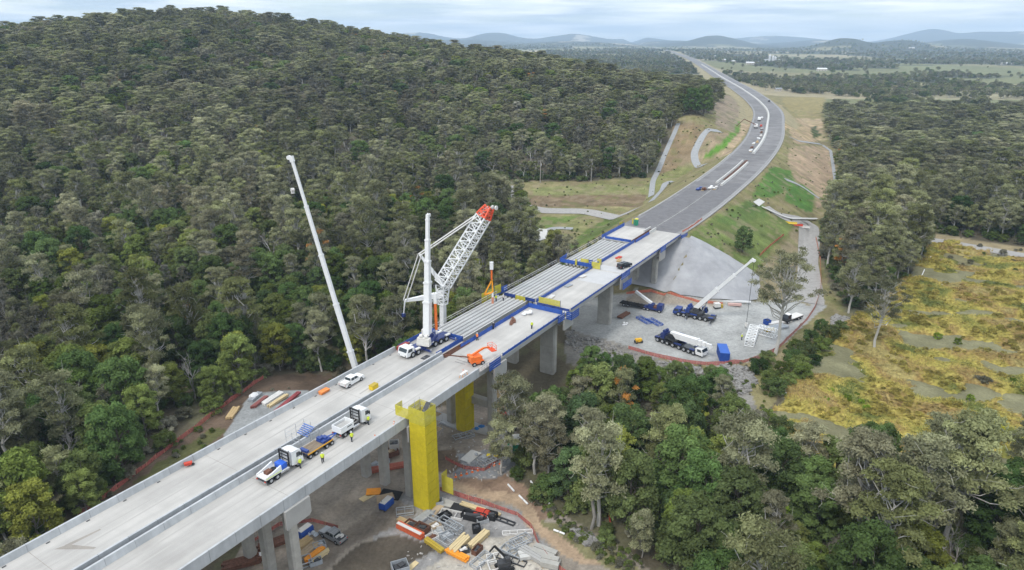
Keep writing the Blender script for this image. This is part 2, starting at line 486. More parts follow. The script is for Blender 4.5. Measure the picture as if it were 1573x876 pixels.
def build_ground():
    rad = np.concatenate([[4, 12, 22, 32], np.geomspace(40, 430, 345), np.geomspace(436, 1500, 110), np.geomspace(1530, 16500, 130)])
    ang = np.concatenate([np.arange(-180, -90, 5.0), np.arange(-90, -46, 1.0), np.arange(-46, 46, 0.19), np.arange(46, 90, 1.0), np.arange(90, 180.1, 5.0)])
    ang = np.radians(ang)
    R, A = np.meshgrid(rad, ang, indexing='ij')
    x = (R * np.sin(A)).ravel(); y = (R * np.cos(A)).ravel()
    z = np.concatenate([H(x[i:i + 40000], y[i:i + 40000]) for i in range(0, len(x), 40000)])
    nr, na = R.shape
    # ---- colour of the ground itself, by place
    px, py, d = proj(x, y, z)
    r = R.ravel()
    j1 = (fbm(x / 7, y / 7, 41) - 0.5); j2 = (fbm(x / 7, y / 7, 47) - 0.5)
    jx = j1 * np.clip(1600 / np.maximum(d, 60), 0.5, 14); jy = j2 * np.clip(1000 / np.maximum(d, 60), 0.4, 8)
    C = np.empty((len(x), 3))
    C[:] = (0.115, 0.098, 0.066)
    m = fbm(x / 9, y / 9, 51)[:, None]
    C = C * (0.7 + 0.6 * m) + np.where(m > 0.55, 1, 0) * np.array([0.012, 0.022, 0.004])
    # far plain: paddocks and woods
    far = (r > 700) & ((px > 1060) | (r > 1200))
    cx = np.floor(x / 260 + 0.35 * vnoise(x / 400, y / 400, 5)); cyy = np.floor(y / 340 + 0.35 * vnoise(x / 400, y / 400, 6))
    hsh = hash2(cx, cyy, 77)
    pal = np.array([(0.22, 0.20, 0.11), (0.17, 0.18, 0.095), (0.29, 0.25, 0.16), (0.16, 0.165, 0.085), (0.27, 0.245, 0.155), (0.20, 0.185, 0.105)])
    fc = pal[(hsh * 5.99).astype(int)]
    fc = fc * (0.8 + 0.4 * fbm(x / 60, y / 60, 8)[:, None])
    wood = fbm(x / 420 + 3, y / 600, 61, 4)
    wood = np.where(r > 2600, wood + 0.05, np.where(px > 1040, wood - .105, wood))
    fc = np.where(((wood > 0.52) & (r > 1350))[:, None], np.array([0.055, 0.062, 0.04]), fc)
    hill_up = ((z > 42) & (r > 3800)) | ((r > 6500) & (vnoise(x / 900, y / 700, 17) > .3))
    fc = np.where(hill_up[:, None], np.array([0.045, 0.055, 0.042]) * (0.75 + 0.6 * fbm(x / 260, y / 260, 9)[:, None]), fc)
    quarry = (r > 2500) & (fbm(x / 500, y / 900, 91, 3) > 0.74)
    fc = np.where(quarry[:, None], np.array([0.38, 0.33, 0.25]), fc)
    C = np.where(far[:, None], fc, C)
    def paint(poly, col, r0=40, r1=1100, var=0.25, sc=4.0, jit=1.0, amt=1.0, seed=1):
        nonlocal C
        q = inpoly(px + jx * jit, py + jy * jit, poly) & (r > r0) & (r < r1) & (y > 20)
        k = (1 - var + 2 * var * fbm(x / sc, y / sc, 100 + seed))[:, None]
        C = np.where(q[:, None], C * (1 - amt) + np.array(col) * k * amt, C)
    DG = (0.20, 0.175, 0.085); GR = (0.095, 0.15, 0.035); TAN = (0.34, 0.25, 0.165); DIRT = (0.285, 0.245, 0.20); GV = (0.30, 0.30, 0.285); BR = (0.12, 0.085, 0.06)
    paint(CLEAR['left'], BR, seed=2, jit=2, var=.45)
    paint([(330, 720), (345, 665), (380, 612), (400, 603), (470, 600), (500, 612), (440, 690)], (0.26, 0.265, 0.26), seed=3)
    paint([(190, 752), (330, 650), (350, 660), (240, 735)], (0.10, 0.10, 0.04), seed=33, jit=3)
    paint(CLEAR['site'], DIRT, seed=4, var=.3)
    # laydown yard: grey gravel, pale dusty part, dark damp oval
    paint([(640, 742), (700, 752), (800, 790), (850, 850), (865, 900), (640, 960), (560, 800)], (0.265, 0.255, 0.245), seed=5, jit=2)
    paint([(600, 960), (640, 880), (720, 835), (810, 820), (850, 856), (870, 960)], (0.40, 0.365, 0.31), seed=6, jit=3, sc=6)
    paint([(505, 900), (515, 868), (556, 834), (604, 822), (660, 834), (668, 846), (628, 866), (585, 890)], (0.105, 0.088, 0.068), seed=7, jit=1.5)
    paint([(470, 860), (540, 800), (610, 770), (640, 790), (600, 815), (552, 828), (510, 866), (480, 900)], (0.22, 0.185, 0.15), seed=8, jit=2)
    paint([(690, 738), (730, 730), (800, 738), (835, 770), (850, 800), (900, 850), (940, 868), (905, 872), (860, 850), (800, 790), (740, 758), (690, 748)], (0.37, 0.27, 0.18), seed=9, jit=2.5, var=.35, sc=3)
    paint([(700, 735), (770, 715), (790, 735), (830, 762), (860, 790), (840, 800), (790, 760)], (0.24, 0.165, 0.115), seed=10, jit=2.5, var=.45, sc=2.5)
    paint([(838, 795), (900, 812), (960, 850), (1010, 876), (960, 880), (905, 860)], (0.19, 0.175, 0.09), seed=11, jit=3, var=.5, sc=2)
    paint([(690, 700), (740, 690), (800, 680), (800, 712), (760, 735), (700, 730), (680, 715)], (0.235, 0.24, 0.245), seed=12)
    paint([(640, 700), (700, 688), (710, 715), (690, 730), (650, 720)], (0.16, 0.12, 0.085), seed=13)
    # motorway verges
    paint(CLEAR['pad'], DG, seed=14, jit=1.2, sc=14, var=.35)
    paint([(870, 465), (980, 445), (1100, 458), (1160, 462), (1215, 462), (1262, 455), (1270, 470), (1200, 530), (1160, 556), (1100, 562), (1040, 555), (970, 540), (880, 520)], (0.34, 0.34, 0.325), seed=15, jit=.8, var=.10, sc=14)
    paint([(868, 505), (960, 530), (1000, 545), (1040, 560), (1110, 567), (1150, 585), (1165, 640), (1100, 600), (1000, 580), (930, 570), (868, 560)], (0.22, 0.205, 0.18), seed=16, jit=1.5)
    paint([(958, 455), (1000, 446), (1060, 458), (1120, 466), (1100, 473), (1020, 466), (965, 468)], (0.30, 0.26, 0.21), seed=17)
    paint([(1165, 420), (1200, 380), (1222, 350), (1244, 350), (1244, 470), (1225, 462), (1165, 462)], (0.24, 0.20, 0.12), seed=18)
    paint([(1060, 362), (1100, 330), (1160, 300), (1175, 318), (1222, 345), (1185, 385), (1160, 418)], (0.13, 0.165, 0.05), seed=19, var=.5, sc=6)
    paint([(1100, 340), (1160, 302), (1180, 330), (1130, 350)], (0.095, 0.145, 0.04), seed=20, var=.3)
    paint([(1185, 255), (1215, 262), (1225, 285), (1185, 305), (1155, 300)], (0.075, 0.15, 0.03), seed=21, jit=.7)
    paint([(1210, 283), (1238, 283), (1253, 300), (1245, 328), (1205, 308)], (0.07, 0.15, 0.028), seed=22, jit=.7)
    paint([(1215, 225), (1272, 225), (1285, 260), (1285, 300), (1255, 322), (1250, 295), (1222, 275), (1210, 250)], TAN, seed=23, var=.3)
    paint([(1196, 180), (1262, 182), (1268, 215), (1222, 222), (1212, 200)], (0.36, 0.27, 0.17), seed=24, jit=.6)
    paint([(1218, 196), (1258, 192), (1262, 214), (1236, 216)], (0.38, 0.28, 0.17), seed=25, jit=.6)
    paint([(1186, 160), (1200, 162), (1222, 188), (1205, 200)], (0.38, 0.28, 0.17), seed=26, jit=.5)
    paint([(1200, 150), (1266, 148), (1262, 182), (1215, 182)], (0.24, 0.20, 0.09), seed=27)
    paint([(1244, 196), (1252, 193), (1262, 208), (1250, 213)], (0.05, 0.07, 0.025), seed=28)
    # left verges
    paint([(1036, 190), (1080, 190), (1095, 205), (1068, 225), (1062, 250), (1020, 272), (1005, 276)], (0.225, 0.165, 0.095), seed=29, var=.3, sc=8)
    paint([(1085, 203), (1125, 206), (1100, 235), (1070, 250), (1068, 225)], (0.26, 0.20, 0.13), seed=30)
    paint([(1137, 166), (1137, 200), (1110, 232), (1086, 245), (1082, 240), (1128, 200), (1130, 166)], (0.09, 0.20, 0.025), seed=31, jit=.4)
    paint([(1140, 160), (1156, 175), (1152, 195), (1120, 238), (1095, 245), (1135, 205)], (0.36, 0.27, 0.175), seed=32, jit=.4)
    paint([(1100, 140), (1130, 150), (1136, 168), (1128, 205), (1100, 195), (1098, 165)], (0.25, 0.20, 0.145), seed=34, sc=3)
    paint([(1000, 275), (1060, 250), (1080, 250), (1030, 280), (980, 320), (985, 300)], (0.19, 0.19, 0.075), seed=35)
    paint([(815, 290), (905, 283), (1000, 286), (998, 296), (900, 300), (820, 302)], (0.20, 0.20, 0.085), seed=36, jit=.8)
    paint([(808, 300), (995, 300), (985, 318), (806, 318)], (0.17, 0.125, 0.075), seed=37, jit=.8, var=.35)
    paint([(800, 330), (950, 330), (930, 345), (850, 395), (800, 360)], (0.20, 0.185, 0.085), seed=38)
    paint([(820, 335), (890, 332), (860, 345), (820, 356)], (0.12, 0.165, 0.045), seed=39, jit=1)
    paint([(930, 335), (960, 335), (860, 400), (845, 392)], (0.095, 0.13, 0.035), seed=40, jit=1, var=.4)
    paint([(800, 400), (840, 385), (865, 400), (835, 425)], (0.32, 0.27, 0.20), seed=42, jit=1)
    # swamp
    sw = inpoly(px + jx * 1.5, py + jy * 1.5, CLEAR['swamp']) & (r < 900) & (y > 20)
    base = np.array([0.185, 0.175, 0.10])[None] * (0.75 + 0.5 * fbm(x / 5, y / 5, 63)[:, None])
    C = np.where(sw[:, None], base, C)
    paint([(1385, 352), (1480, 366), (1573, 380), (1800, 418), (1800, 440), (1573, 398), (1400, 366)], (0.27, 0.22, 0.13), seed=44, jit=.7)
    paint([(1400, 378), (1573, 404), (1573, 420), (1480, 412), (1400, 410)], (0.17, 0.15, 0.075), seed=45, jit=1.2, amt=.7)
    # patchy cover on the batters: tussocks, bare scalds and rills running down the slope
    vg = inpoly(px, py, CLEAR['pad']) & (r < 900) & (y > 150) & ~inpoly(px, py, [(870, 462), (980, 442), (1100, 455), (1262, 452), (1275, 472), (1200, 535), (1100, 566), (960, 545), (860, 520)])
    dd, yc = road_d(x, y)
    p1 = fbm(x / 4.5, y / 4.5, 131, 4); p2 = fbm(yc / 2.2, np.abs(dd) / 16, 137, 3)
    k = 1 + .55 * (p1 - .5) + .5 * (p2 - .5)
    C = np.where(vg[:, None], C * k[:, None], C)
    C = np.where((vg & (p1 > .60))[:, None], C * .55 + np.array([0.10, 0.125, 0.035]) * .45, C)
    C = np.where((vg & (p1 < .38))[:, None], C * .6 + np.array([0.29, 0.23, 0.15]) * .4, C)
    st = inpoly(px, py, CLEAR['site']) & (r < 300) & (y > 20)
    q1 = fbm(x / 3.2, y / 3.2, 141, 4); s_, n_ = sn(x, y); ruts = np.abs(((n_ + 3 * np.sin(s_ / 9)) / 2.1) % 1 - .5)
    C = np.where(st[:, None], C * (1 + .5 * (q1 - .5) - .12 * (ruts < .10) * (fbm(x / 8, y / 8, 143) > .5))[:, None], C)
    # far bank strip beside the motorway
    dd, yc = road_d(x, y)
    strip = (y > 560) & (np.abs(dd) < road_hw(yc) + 12) & (r < 5500)
    C = np.where(strip[:, None], np.array([0.29, 0.25, 0.15]), C)
    C = np.clip(C, 0.005, 0.8)

    idx = np.arange(nr * na).reshape(nr, na)
    f = np.stack([idx[:-1, :-1], idx[1:, :-1], idx[1:, 1:], idx[:-1, 1:]], -1).reshape(-1, 4)
    me = bpy.data.meshes.new('ground')
    me.vertices.add(len(x)); me.vertices.foreach_set('co', np.stack([x, y, z], 1).ravel())
    me.loops.add(f.size); me.polygons.add(len(f))
    me.loops.foreach_set('vertex_index', f[:, ::-1].ravel().astype(np.int32) if False else f.ravel().astype(np.int32))
    me.polygons.foreach_set('loop_start', np.arange(0, f.size, 4, dtype=np.int32))
    me.polygons.foreach_set('use_smooth', np.ones(len(f), bool))
    me.update(calc_edges=True)
    at_ = me.attributes.new('soil', 'FLOAT_COLOR', 'POINT')
    at_.data.foreach_set('color', np.concatenate([C, np.ones((len(x), 1))], 1).ravel())
    m = bpy.data.materials.new('soil_and_grass'); m.use_nodes = True
    N = m.node_tree.nodes; L = m.node_tree.links; p = N['Principled BSDF']
    p.inputs['Roughness'].default_value = 0.95; p.inputs['Specular IOR Level'].default_value = 0.1
    a = N.new('ShaderNodeAttribute'); a.attribute_name = 'soil'
    t = N.new('ShaderNodeTexCoord')
    n1 = N.new('ShaderNodeTexNoise'); n1.inputs['Scale'].default_value = 1.6; n1.inputs['Detail'].default_value = 8; n1.inputs['Roughness'].default_value = .7
    n2 = N.new('ShaderNodeTexNoise'); n2.inputs['Scale'].default_value = 0.16; n2.inputs['Detail'].default_value = 6; n2.inputs['Roughness'].default_value = .65
    L.new(t.outputs['Object'], n1.inputs['Vector']); L.new(t.outputs['Object'], n2.inputs['Vector'])
    r1 = N.new('ShaderNodeMapRange'); r1.inputs[1].default_value = .3; r1.inputs[2].default_value = .7; r1.inputs[3].default_value = .76; r1.inputs[4].default_value = 1.22
    r2 = N.new('ShaderNodeMapRange'); r2.inputs[1].default_value = .3; r2.inputs[2].default_value = .7; r2.inputs[3].default_value = .78; r2.inputs[4].default_value = 1.2
    L.new(n1.outputs['Fac'], r1.inputs[0]); L.new(n2.outputs['Fac'], r2.inputs[0])
    mu = N.new('ShaderNodeMath'); mu.operation = 'MULTIPLY'; L.new(r1.outputs[0], mu.inputs[0]); L.new(r2.outputs[0], mu.inputs[1])
    vm = N.new('ShaderNodeVectorMath'); vm.operation = 'SCALE'; L.new(a.outputs['Color'], vm.inputs[0]); L.new(mu.outputs[0], vm.inputs['Scale'])
    L.new(vm.outputs[0], p.inputs['Base Color'])
    bp = N.new('ShaderNodeBump'); bp.inputs['Strength'].default_value = .5; bp.inputs['Distance'].default_value = .25
    L.new(n1.outputs['Fac'], bp.inputs['Height']); L.new(bp.outputs['Normal'], p.inputs['Normal'])
    me.materials.append(m)
    return tag(link_mesh('ground', me), kind='structure')
build_ground()

# ---------------------------------------------------------------- draped sheets, roads
def resample(poly, step):
    out = []
    for (a, b) in zip(poly, poly[1:] + poly[:1]):
        a = np.array(a, float); b = np.array(b, float)
        k = max(1, int(np.linalg.norm(b - a) / step))
        for i in range(k): out.append(a + (b - a) * i / k)
    return out

def drape(name, poly, material, lift=0.12, step=2.0, rough=0.0, thick=0.0):
    bd = resample([tuple(p) for p in poly], step)
    bx = np.array(bd)
    gx, gy = np.meshgrid(np.arange(bx[:, 0].min(), bx[:, 0].max(), step), np.arange(bx[:, 1].min(), bx[:, 1].max(), step))
    gx = (gx + rng.uniform(-.2, .2, gx.shape) * step).ravel(); gy = (gy + rng.uniform(-.2, .2, gy.shape) * step).ravel()
    ins = inpoly(gx, gy, [tuple(p) for p in bd])
    gx, gy = gx[ins], gy[ins]
    co = [Vector((float(p[0]), float(p[1]))) for p in bd] + [Vector((float(a), float(b))) for a, b in zip(gx, gy)]
    nb = len(bd)
    r = delaunay_2d_cdt(co, [(i, (i + 1) % nb) for i in range(nb)], [list(range(nb))], 1, 0.01)
    v = np.array([(p.x, p.y) for p in r[0]])
    z = H(v[:, 0], v[:, 1]) + lift
    if rough: z = z + rough * (fbm(v[:, 0] / 2.5, v[:, 1] / 2.5, 71) - .3)
    fs = [tuple(f) for f in r[2]]
    out = []
    for f in fs:
        a, b, c = (v[i] for i in f[:3])
        out.append(f if (b[0] - a[0]) * (c[1] - a[1]) - (b[1] - a[1]) * (c[0] - a[0]) > 0 else f[::-1])
    me = bpy.data.meshes.new(name)
    me.from_pydata([(float(a), float(b), float(c)) for (a, b), c in zip(v, z)], [], out)
    me.polygons.foreach_set('use_smooth', [True] * len(out))
    me.materials.append(material)
    return link_mesh(name, me)

def ribbon(name, pts, width, material, lift=0.12, zs=None, parent=None, cols=3, thick=0.0):
    """a strip along world points; follows the ground unless zs is given"""
    P = []
    pts = [np.array(p[:2], float) for p in pts]
    for a, b in zip(pts, pts[1:]):
        k = max(1, int(np.linalg.norm(b - a) / 2.0))
        for i in range(k): P.append(a + (b - a) * i / k)
    P.append(pts[-1]); P = np.array(P)
    if len(P) > 9:
        k = np.ones(5) / 5
        Q = P.copy()
        for c in (0, 1): Q[2:-2, c] = np.convolve(P[:, c], k, 'valid')
        P = Q
    t = np.gradient(P, axis=0); t /= np.linalg.norm(t, axis=1)[:, None] + 1e-9
    nn = np.stack([t[:, 1], -t[:, 0]], 1)
    w = np.broadcast_to(np.asarray(width, float), (len(P),)) if np.ndim(width) == 0 else np.interp(np.linspace(0, 1, len(P)), np.linspace(0, 1, len(width)), width)
    V = []; Fc = []
    for j in range(cols):
        u = (j / (cols - 1) - 0.5)
        q = P + nn * (w * u)[:, None]
        zz = H(q[:, 0], q[:, 1]) + lift if zs is None else np.full(len(q), zs)
        V.append(np.column_stack([q, zz]))
    V = np.stack(V, 1)
    n = len(P)
    for i in range(n - 1):
        for j in range(cols - 1):
            a = i * cols + j
            Fc.append((a, a + 1, a + cols + 1, a + cols))
    me = bpy.data.meshes.new(name)
    me.from_pydata([tuple(map(float, p)) for p in V.reshape(-1, 3)], [], Fc)
    me.materials.append(material)
    return link_mesh(name, me, parent)

M_asphalt = mat('asphalt', (0.18, 0.172, 0.172), .85, .16, .12, second=(0.215, 0.208, 0.206), spec=.25, blotch=[(.03, (1, 1, 1), .16), (.3, (1, 1, 1), .08)])
M_seal = mat('fresh_seal', (0.145, 0.14, 0.142), .85, .2, .5)
M_shoulder = mat('road_shoulder', (0.25, 0.245, 0.24), .9, .15, .4)
M_conc = mat('concrete', (0.37, 0.36, 0.34), .8, .10, .35, spec=.25, detail=8)
M_conc_deck = mat('concrete_deck', (0.445, 0.425, 0.395), .82, .09, .18, spec=.25, detail=9, stretch=(.35, 1, 1), blotch=[(.09, (1, 1, 1), .10), (.55, (.05, 1, 1), .09), (.5, (.6, .12, 1), .05)])
M_conc_bar = mat('concrete_barrier', (0.43, 0.44, 0.445), .75, .08, .6, spec=.3, blotch=[(.25, (1, 1, .2), .10), (1.4, (1, 1, .15), .07)])
M_conc_old = mat('concrete_weathered', (0.38, 0.365, 0.33), .85, .18, .6, detail=8)
M_conc_new = mat('concrete_white', (0.52, 0.51, 0.48), .8, .08, .8)
M_gravel_road = mat('gravel_road', (0.32, 0.305, 0.285), .95, .18, .9)
M_fabric = mat('geotextile', (0.31, 0.31, 0.32), .9, .12, .12, detail=8, second=(0.37, 0.37, 0.375), blotch=[(.06, (1, 1, 1), .08), (.5, (1, .2, 1), .05)])
M_rock = mat('rock', (0.22, 0.21, 0.195), .9, .4, 1.2)

def build_motorway():
    Y = RC[:, 1]; hw = road_hw(Y)
    def strip(name, u0, u1, lift, material, i0=0, i1=None, kind=True):
        i1 = len(RC) if i1 is None else i1
        cols = 5
        V = []; Fc = []
        for k, i in enumerate(range(i0, i1)):
            for j in range(cols):
                a = u0(i) + (u1(i) - u0(i)) * j / (cols - 1)
                p = RC[i] + RN[i] * a
                V.append((float(p[0]), float(p[1]), ZD - 0.1 + lift))
        for k in range(i1 - i0 - 1):
            for j in range(cols - 1):
                a = k * cols + j
                Fc.append((a, a + 1, a + cols + 1, a + cols))
        me = bpy.data.meshes.new(name); me.from_pydata(V, [], Fc); me.materials.append(material)
        o = link_mesh(name, me)
        if kind: tag(o, kind='structure')
        return o
    strip('motorway', lambda i: -hw[i] - .6, lambda i: hw[i] + .6, 0, M_asphalt)
    strip('road_shoulder_strip', lambda i: -hw[i] - .2, lambda i: -hw[i] + 1.1, .006, M_shoulder, 22)
    strip('road_shoulder_strip', lambda i: hw[i] - 1.6, lambda i: hw[i] + .3, .006, M_shoulder, 2)
    e = np.searchsorted(Y, 330)
    strip('road_seal_patch', lambda i: -hw[i] + 1.5, lambda i: -1.2, .006, M_seal, 2, 20)
    strip('road_seal_patch', lambda i: 0.6, lambda i: hw[i] - 2.2, .006, M_seal, 1, 24)
    M_line = mat('road_line', (0.42, 0.41, 0.39), .7, .1, 2)
    strip('road_line', lambda i: -0.3, lambda i: -.16, .012, M_line, 3, 26)
    # median barrier, far part
    def wall(name, u, i0, i1, w, h, label, grp, material=M_conc_new):
        V = []; Fc = []
        for i in range(i0, i1):
            for a, z in ((-w / 2, 0), (-w / 4, h), (w / 4, h), (w / 2, 0)):
                p = RC[i] + RN[i] * (u(i) + a)
                V.append((float(p[0]), float(p[1]), ZD - .09 + z))
        for k in range(i1 - i0 - 1):
            for j in range(3):
                a = k * 4 + j; Fc.append((a, a + 1, a + 5, a + 4))
        Fc += [(0, 1, 2, 3), tuple(len(V) - 4 + q for q in (3, 2, 1, 0))]
        me = bpy.data.meshes.new(name); me.from_pydata(V, [], Fc); me.materials.append(material)
        o = link_mesh(name, me); tag(o, label, 'barrier', grp); return o
    ix = lambda yy: int(np.searchsorted(Y, yy))
    wall('median_barrier', lambda i: -0.2 + 0 * i, ix(402), ix(1900), 2.0, 1.1, 'long pale concrete median barrier curving along the far motorway', None)
    wall('median_kerb_wall', lambda i: -1.6, ix(314), ix(378), 1.0, .9, 'left one of two parallel new white concrete walls in the motorway median', None)
    wall('median_kerb_wall', lambda i: 1.6, ix(308), ix(374), 1.3, .9, 'right one of two parallel new white concrete walls in the motorway median', None)
    wall('edge_kerb', lambda i: -hw[i] - .3, ix(245), ix(398), .6, .35, 'long pale concrete kerb along the left edge of the motorway', None, M_conc)
    wall('edge_kerb', lambda i: hw[i] + .2, ix(238), ix(560), .5, .3, 'long pale concrete kerb along the right edge of the motorway', None, M_conc)
    # dark formwork and starter bars between the two white walls
    M_rustf = mat('rust_steel', (0.16, 0.075, 0.045), .8, .35, 3)
    mb = MB()
    for i in range(ix(320), ix(376)):
        for u in (-.5, 0, .5):
            p = RC[i] + RN[i] * u; q = RC[i + 1] + RN[i + 1] * u
            mb.beam((p[0], p[1], ZD + .12), (q[0], q[1], ZD + .12), .22, .22)
    tag(mb.build('reinforcement_cage', M_rustf), 'rusty reinforcement laid between two white median walls on the motorway', 'rebar')
build_motorway()

# local roads, haul road, drains
o = ribbon('local_road', [hit(775, 286), hit(778, 300), hit(796, 316), hit(830, 324), hit(900, 325), hit(975, 323)], 10.5, M_gravel_road, .18); tag(o, kind='structure')
o = ribbon('local_road', [hit(1404, 366), hit(1440, 371), hit(1500, 381), hit(1573, 394), hit(1650, 409), hit(1780, 436)], 8.0, M_gravel_road, .3); tag(o, kind='structure')
o = ribbon('haul_road', [hit(1178, 318), hit(1200, 334), hit(1243, 342), hit(1243, 365), hit(1241, 400), hit(1243, 435), hit(1235, 465)], [6, 7, 9, 8, 7, 8, 12], M_gravel_road, .16, cols=5); tag(o, kind='structure')
M_drain = mat('drain_concrete', (0.29, 0.295, 0.295), .85, .12, .8)
def drain(pts, w, label, cat='drain', m=M_drain):
    o = ribbon('drain_channel', [hit(*p) for p in pts], w, m, .2); return tag(o, label, cat)
drain([(1042, 190), (1020, 240), (1003, 278), (1000, 302)], 3.0, 'straight grey concrete drain down the left cutting beside the forest')
drain([(1106, 202), (1082, 205), (1076, 215), (1066, 235), (1068, 250), (1082, 254)], 4.5, 'curved grey rock drain on the left batter slope')
drain([(1212, 210), (1225, 217), (1262, 222), (1276, 232), (1282, 270), (1285, 298)], 2.0, 'grey concrete drain bordering the tan slope by the right forest')
drain([(1206, 276), (1228, 284), (1262, 308)], 2.8, 'short grey concrete drain beside the bright green slope')
drain([(880, 352), (850, 350), (830, 362), (815, 366)], 4.0, 'grey rock lined drain beside the local road left of the bridge')
drain([(1000, 310), (1022, 281), (1034, 279)], 3.0, 'small grey rock drain below the motorway at the left road')
o = drape('concrete_apron', hits([(813, 366), (828, 352), (852, 354), (843, 366), (825, 372)]), M_conc_new, .22, 1.5); tag(o, 'pale concrete drain apron in the grass left of the bridge', 'apron')
o = drape('concrete_apron', hits([(1157, 311), (1166, 306), (1175, 311), (1166, 318)]), M_conc_new, .25, 1.5); tag(o, 'small white concrete apron at the culvert on the right embankment', 'apron')
o = ribbon('drain_wall', [hit(1170, 320), hit(1210, 338), hit(1255, 338)], 1.0, M_conc_new, .8); tag(o, 'pale concrete kerb wall beside the culvert road', 'wall')
fab = drape('geotextile_sheet', [tuple(B(149.0, 2.6)[:2]), tuple(B(148.7, -1.5)[:2]), tuple(B(148.7, -19)[:2])] + hits([(930, 425), (960, 436), (1000, 444), (1045, 455), (1090, 461), (1140, 465), (1163, 462), (1168, 440), (1166, 424), (1120, 395), (1085, 375), (1062, 364)]), M_fabric, .42, 1.6, .2)
tag(fab, 'large wrinkled grey geotextile sheet covering the abutment slope', 'ground sheet')
# ---------------------------------------------------------------- trees
def leaf_mat(name, cols, trans=.36, vary=.35):
    m = bpy.data.materials.new(name); m.use_nodes = True
    N = m.node_tree.nodes; L = m.node_tree.links; N.clear()
    out = N.new('ShaderNodeOutputMaterial')
    oi = N.new('ShaderNodeObjectInfo')
    nz = N.new('ShaderNodeTexNoise'); nz.inputs['Scale'].default_value = 0.012; nz.inputs['Detail'].default_value = 3
    L.new(oi.outputs['Location'], nz.inputs['Vector'])
    ad = N.new('ShaderNodeMath'); ad.operation = 'MULTIPLY_ADD'
    L.new(nz.outputs['Fac'], ad.inputs[0]); ad.inputs[1].default_value = 1.5; 
    rr = N.new('ShaderNodeMath'); rr.operation = 'MULTIPLY_ADD'; rr.inputs[1].default_value = .75; rr.inputs[2].default_value = -.62
    L.new(oi.outputs['Random'], rr.inputs[0]); L.new(rr.outputs[0], ad.inputs[2])
    cr = N.new('ShaderNodeValToRGB')
    e = cr.color_ramp.elements
    n = len(cols)
    while len(e) < n: e.new(.5)
    for i, c in enumerate(cols):
        e[i].position = i / (n - 1); e[i].color = (*c, 1)
    L.new(ad.outputs[0], cr.inputs['Fac'])
    a = N.new('ShaderNodeAttribute'); a.attribute_name = 'tint'
    mr = N.new('ShaderNodeMapRange'); mr.inputs[3].default_value = 1 - vary; mr.inputs[4].default_value = 1 + vary * 1.5
    L.new(a.outputs['Fac'], mr.inputs[0])
    fr = N.new('ShaderNodeMath'); fr.operation = 'MULTIPLY'; fr.inputs[1].default_value = 7.31; L.new(oi.outputs['Random'], fr.inputs[0])
    f2 = N.new('ShaderNodeMath'); f2.operation = 'FRACT'; L.new(fr.outputs[0], f2.inputs[0])
    m3 = N.new('ShaderNodeMapRange'); m3.inputs[3].default_value = .66; m3.inputs[4].default_value = 1.30; L.new(f2.outputs[0], m3.inputs[0])
    nb = N.new('ShaderNodeTexNoise'); nb.inputs['Scale'].default_value = 0.009; nb.inputs['Detail'].default_value = 2     # lighter and darker stands
    L.new(oi.outputs['Location'], nb.inputs['Vector'])
    m4 = N.new('ShaderNodeMapRange'); m4.inputs[1].default_value = .36; m4.inputs[2].default_value = .64; m4.inputs[3].default_value = .86; m4.inputs[4].default_value = 1.36; L.new(nb.outputs['Fac'], m4.inputs[0])
    m5 = N.new('ShaderNodeMath'); m5.operation = 'MULTIPLY'; L.new(m3.outputs[0], m5.inputs[0]); L.new(m4.outputs[0], m5.inputs[1])
    mm = N.new('ShaderNodeMath'); mm.operation = 'MULTIPLY'; L.new(mr.outputs[0], mm.inputs[0]); L.new(m5.outputs[0], mm.inputs[1])
    vm = N.new('ShaderNodeVectorMath'); vm.operation = 'SCALE'
    L.new(cr.outputs['Color'], vm.inputs[0]); L.new(mm.outputs[0], vm.inputs['Scale'])
    d = N.new('ShaderNodeBsdfDiffuse'); t = N.new('ShaderNodeBsdfTranslucent'); mx = N.new('ShaderNodeMixShader')
    mx.inputs[0].default_value = trans
    L.new(vm.outputs[0], d.inputs['Color']); L.new(vm.outputs[0], t.inputs['Color'])
    L.new(d.outputs[0], mx.inputs[1]); L.new(t.outputs[0], mx.inputs[2]); L.new(mx.outputs[0], out.inputs['Surface'])
    return m
M_gumleaf = leaf_mat('gum_leaves', [(.165, .172, .092), (.220, .222, .130), (.175, .188, .078), (.245, .242, .150), (.190, .175, .112)])
M_darkleaf = leaf_mat('dark_leaves', [(0.055, 0.100, 0.032), (0.081, 0.129, 0.041), (0.106, 0.148, 0.049), (0.071, 0.112, 0.049)])
M_midleaf = leaf_mat('green_leaves', [(0.106, 0.157, 0.041), (0.148, 0.187, 0.045), (0.129, 0.165, 0.065), (0.190, 0.210, 0.059)])
M_yelleaf = leaf_mat('wattle_leaves', [(0.174, 0.206, 0.045), (0.226, 0.235, 0.051), (0.148, 0.187, 0.055), (0.201, 0.201, 0.067)])
M_barkleaf = leaf_mat('paperbark_leaves', [(.190, .182, .122), (.235, .225, .168), (.160, .155, .098), (.260, .252, .205)])
M_brownleaf = leaf_mat('rusty_leaves', [(0.322, 0.161, 0.056), (0.387, 0.193, 0.049), (0.273, 0.161, 0.081)])
M_gold = leaf_mat('gold_grass_blades', [(.31, .26, .07), (.36, .30, .085), (.27, .245, .065), (.33, .27, .075)], trans=.2)
M_limeleaf = leaf_mat('lime_leaves', [(0.172, 0.264, 0.026), (0.211, 0.277, 0.040)])
M_flower = leaf_mat('yellow_flowers', [(0.686, 0.660, 0.040), (0.554, 0.554, 0.066)])
M_greytwig = leaf_mat('bare_twigs', [(.27, .255, .24), (.33, .31, .295), (.24, .22, .205)], trans=.05, vary=.25)
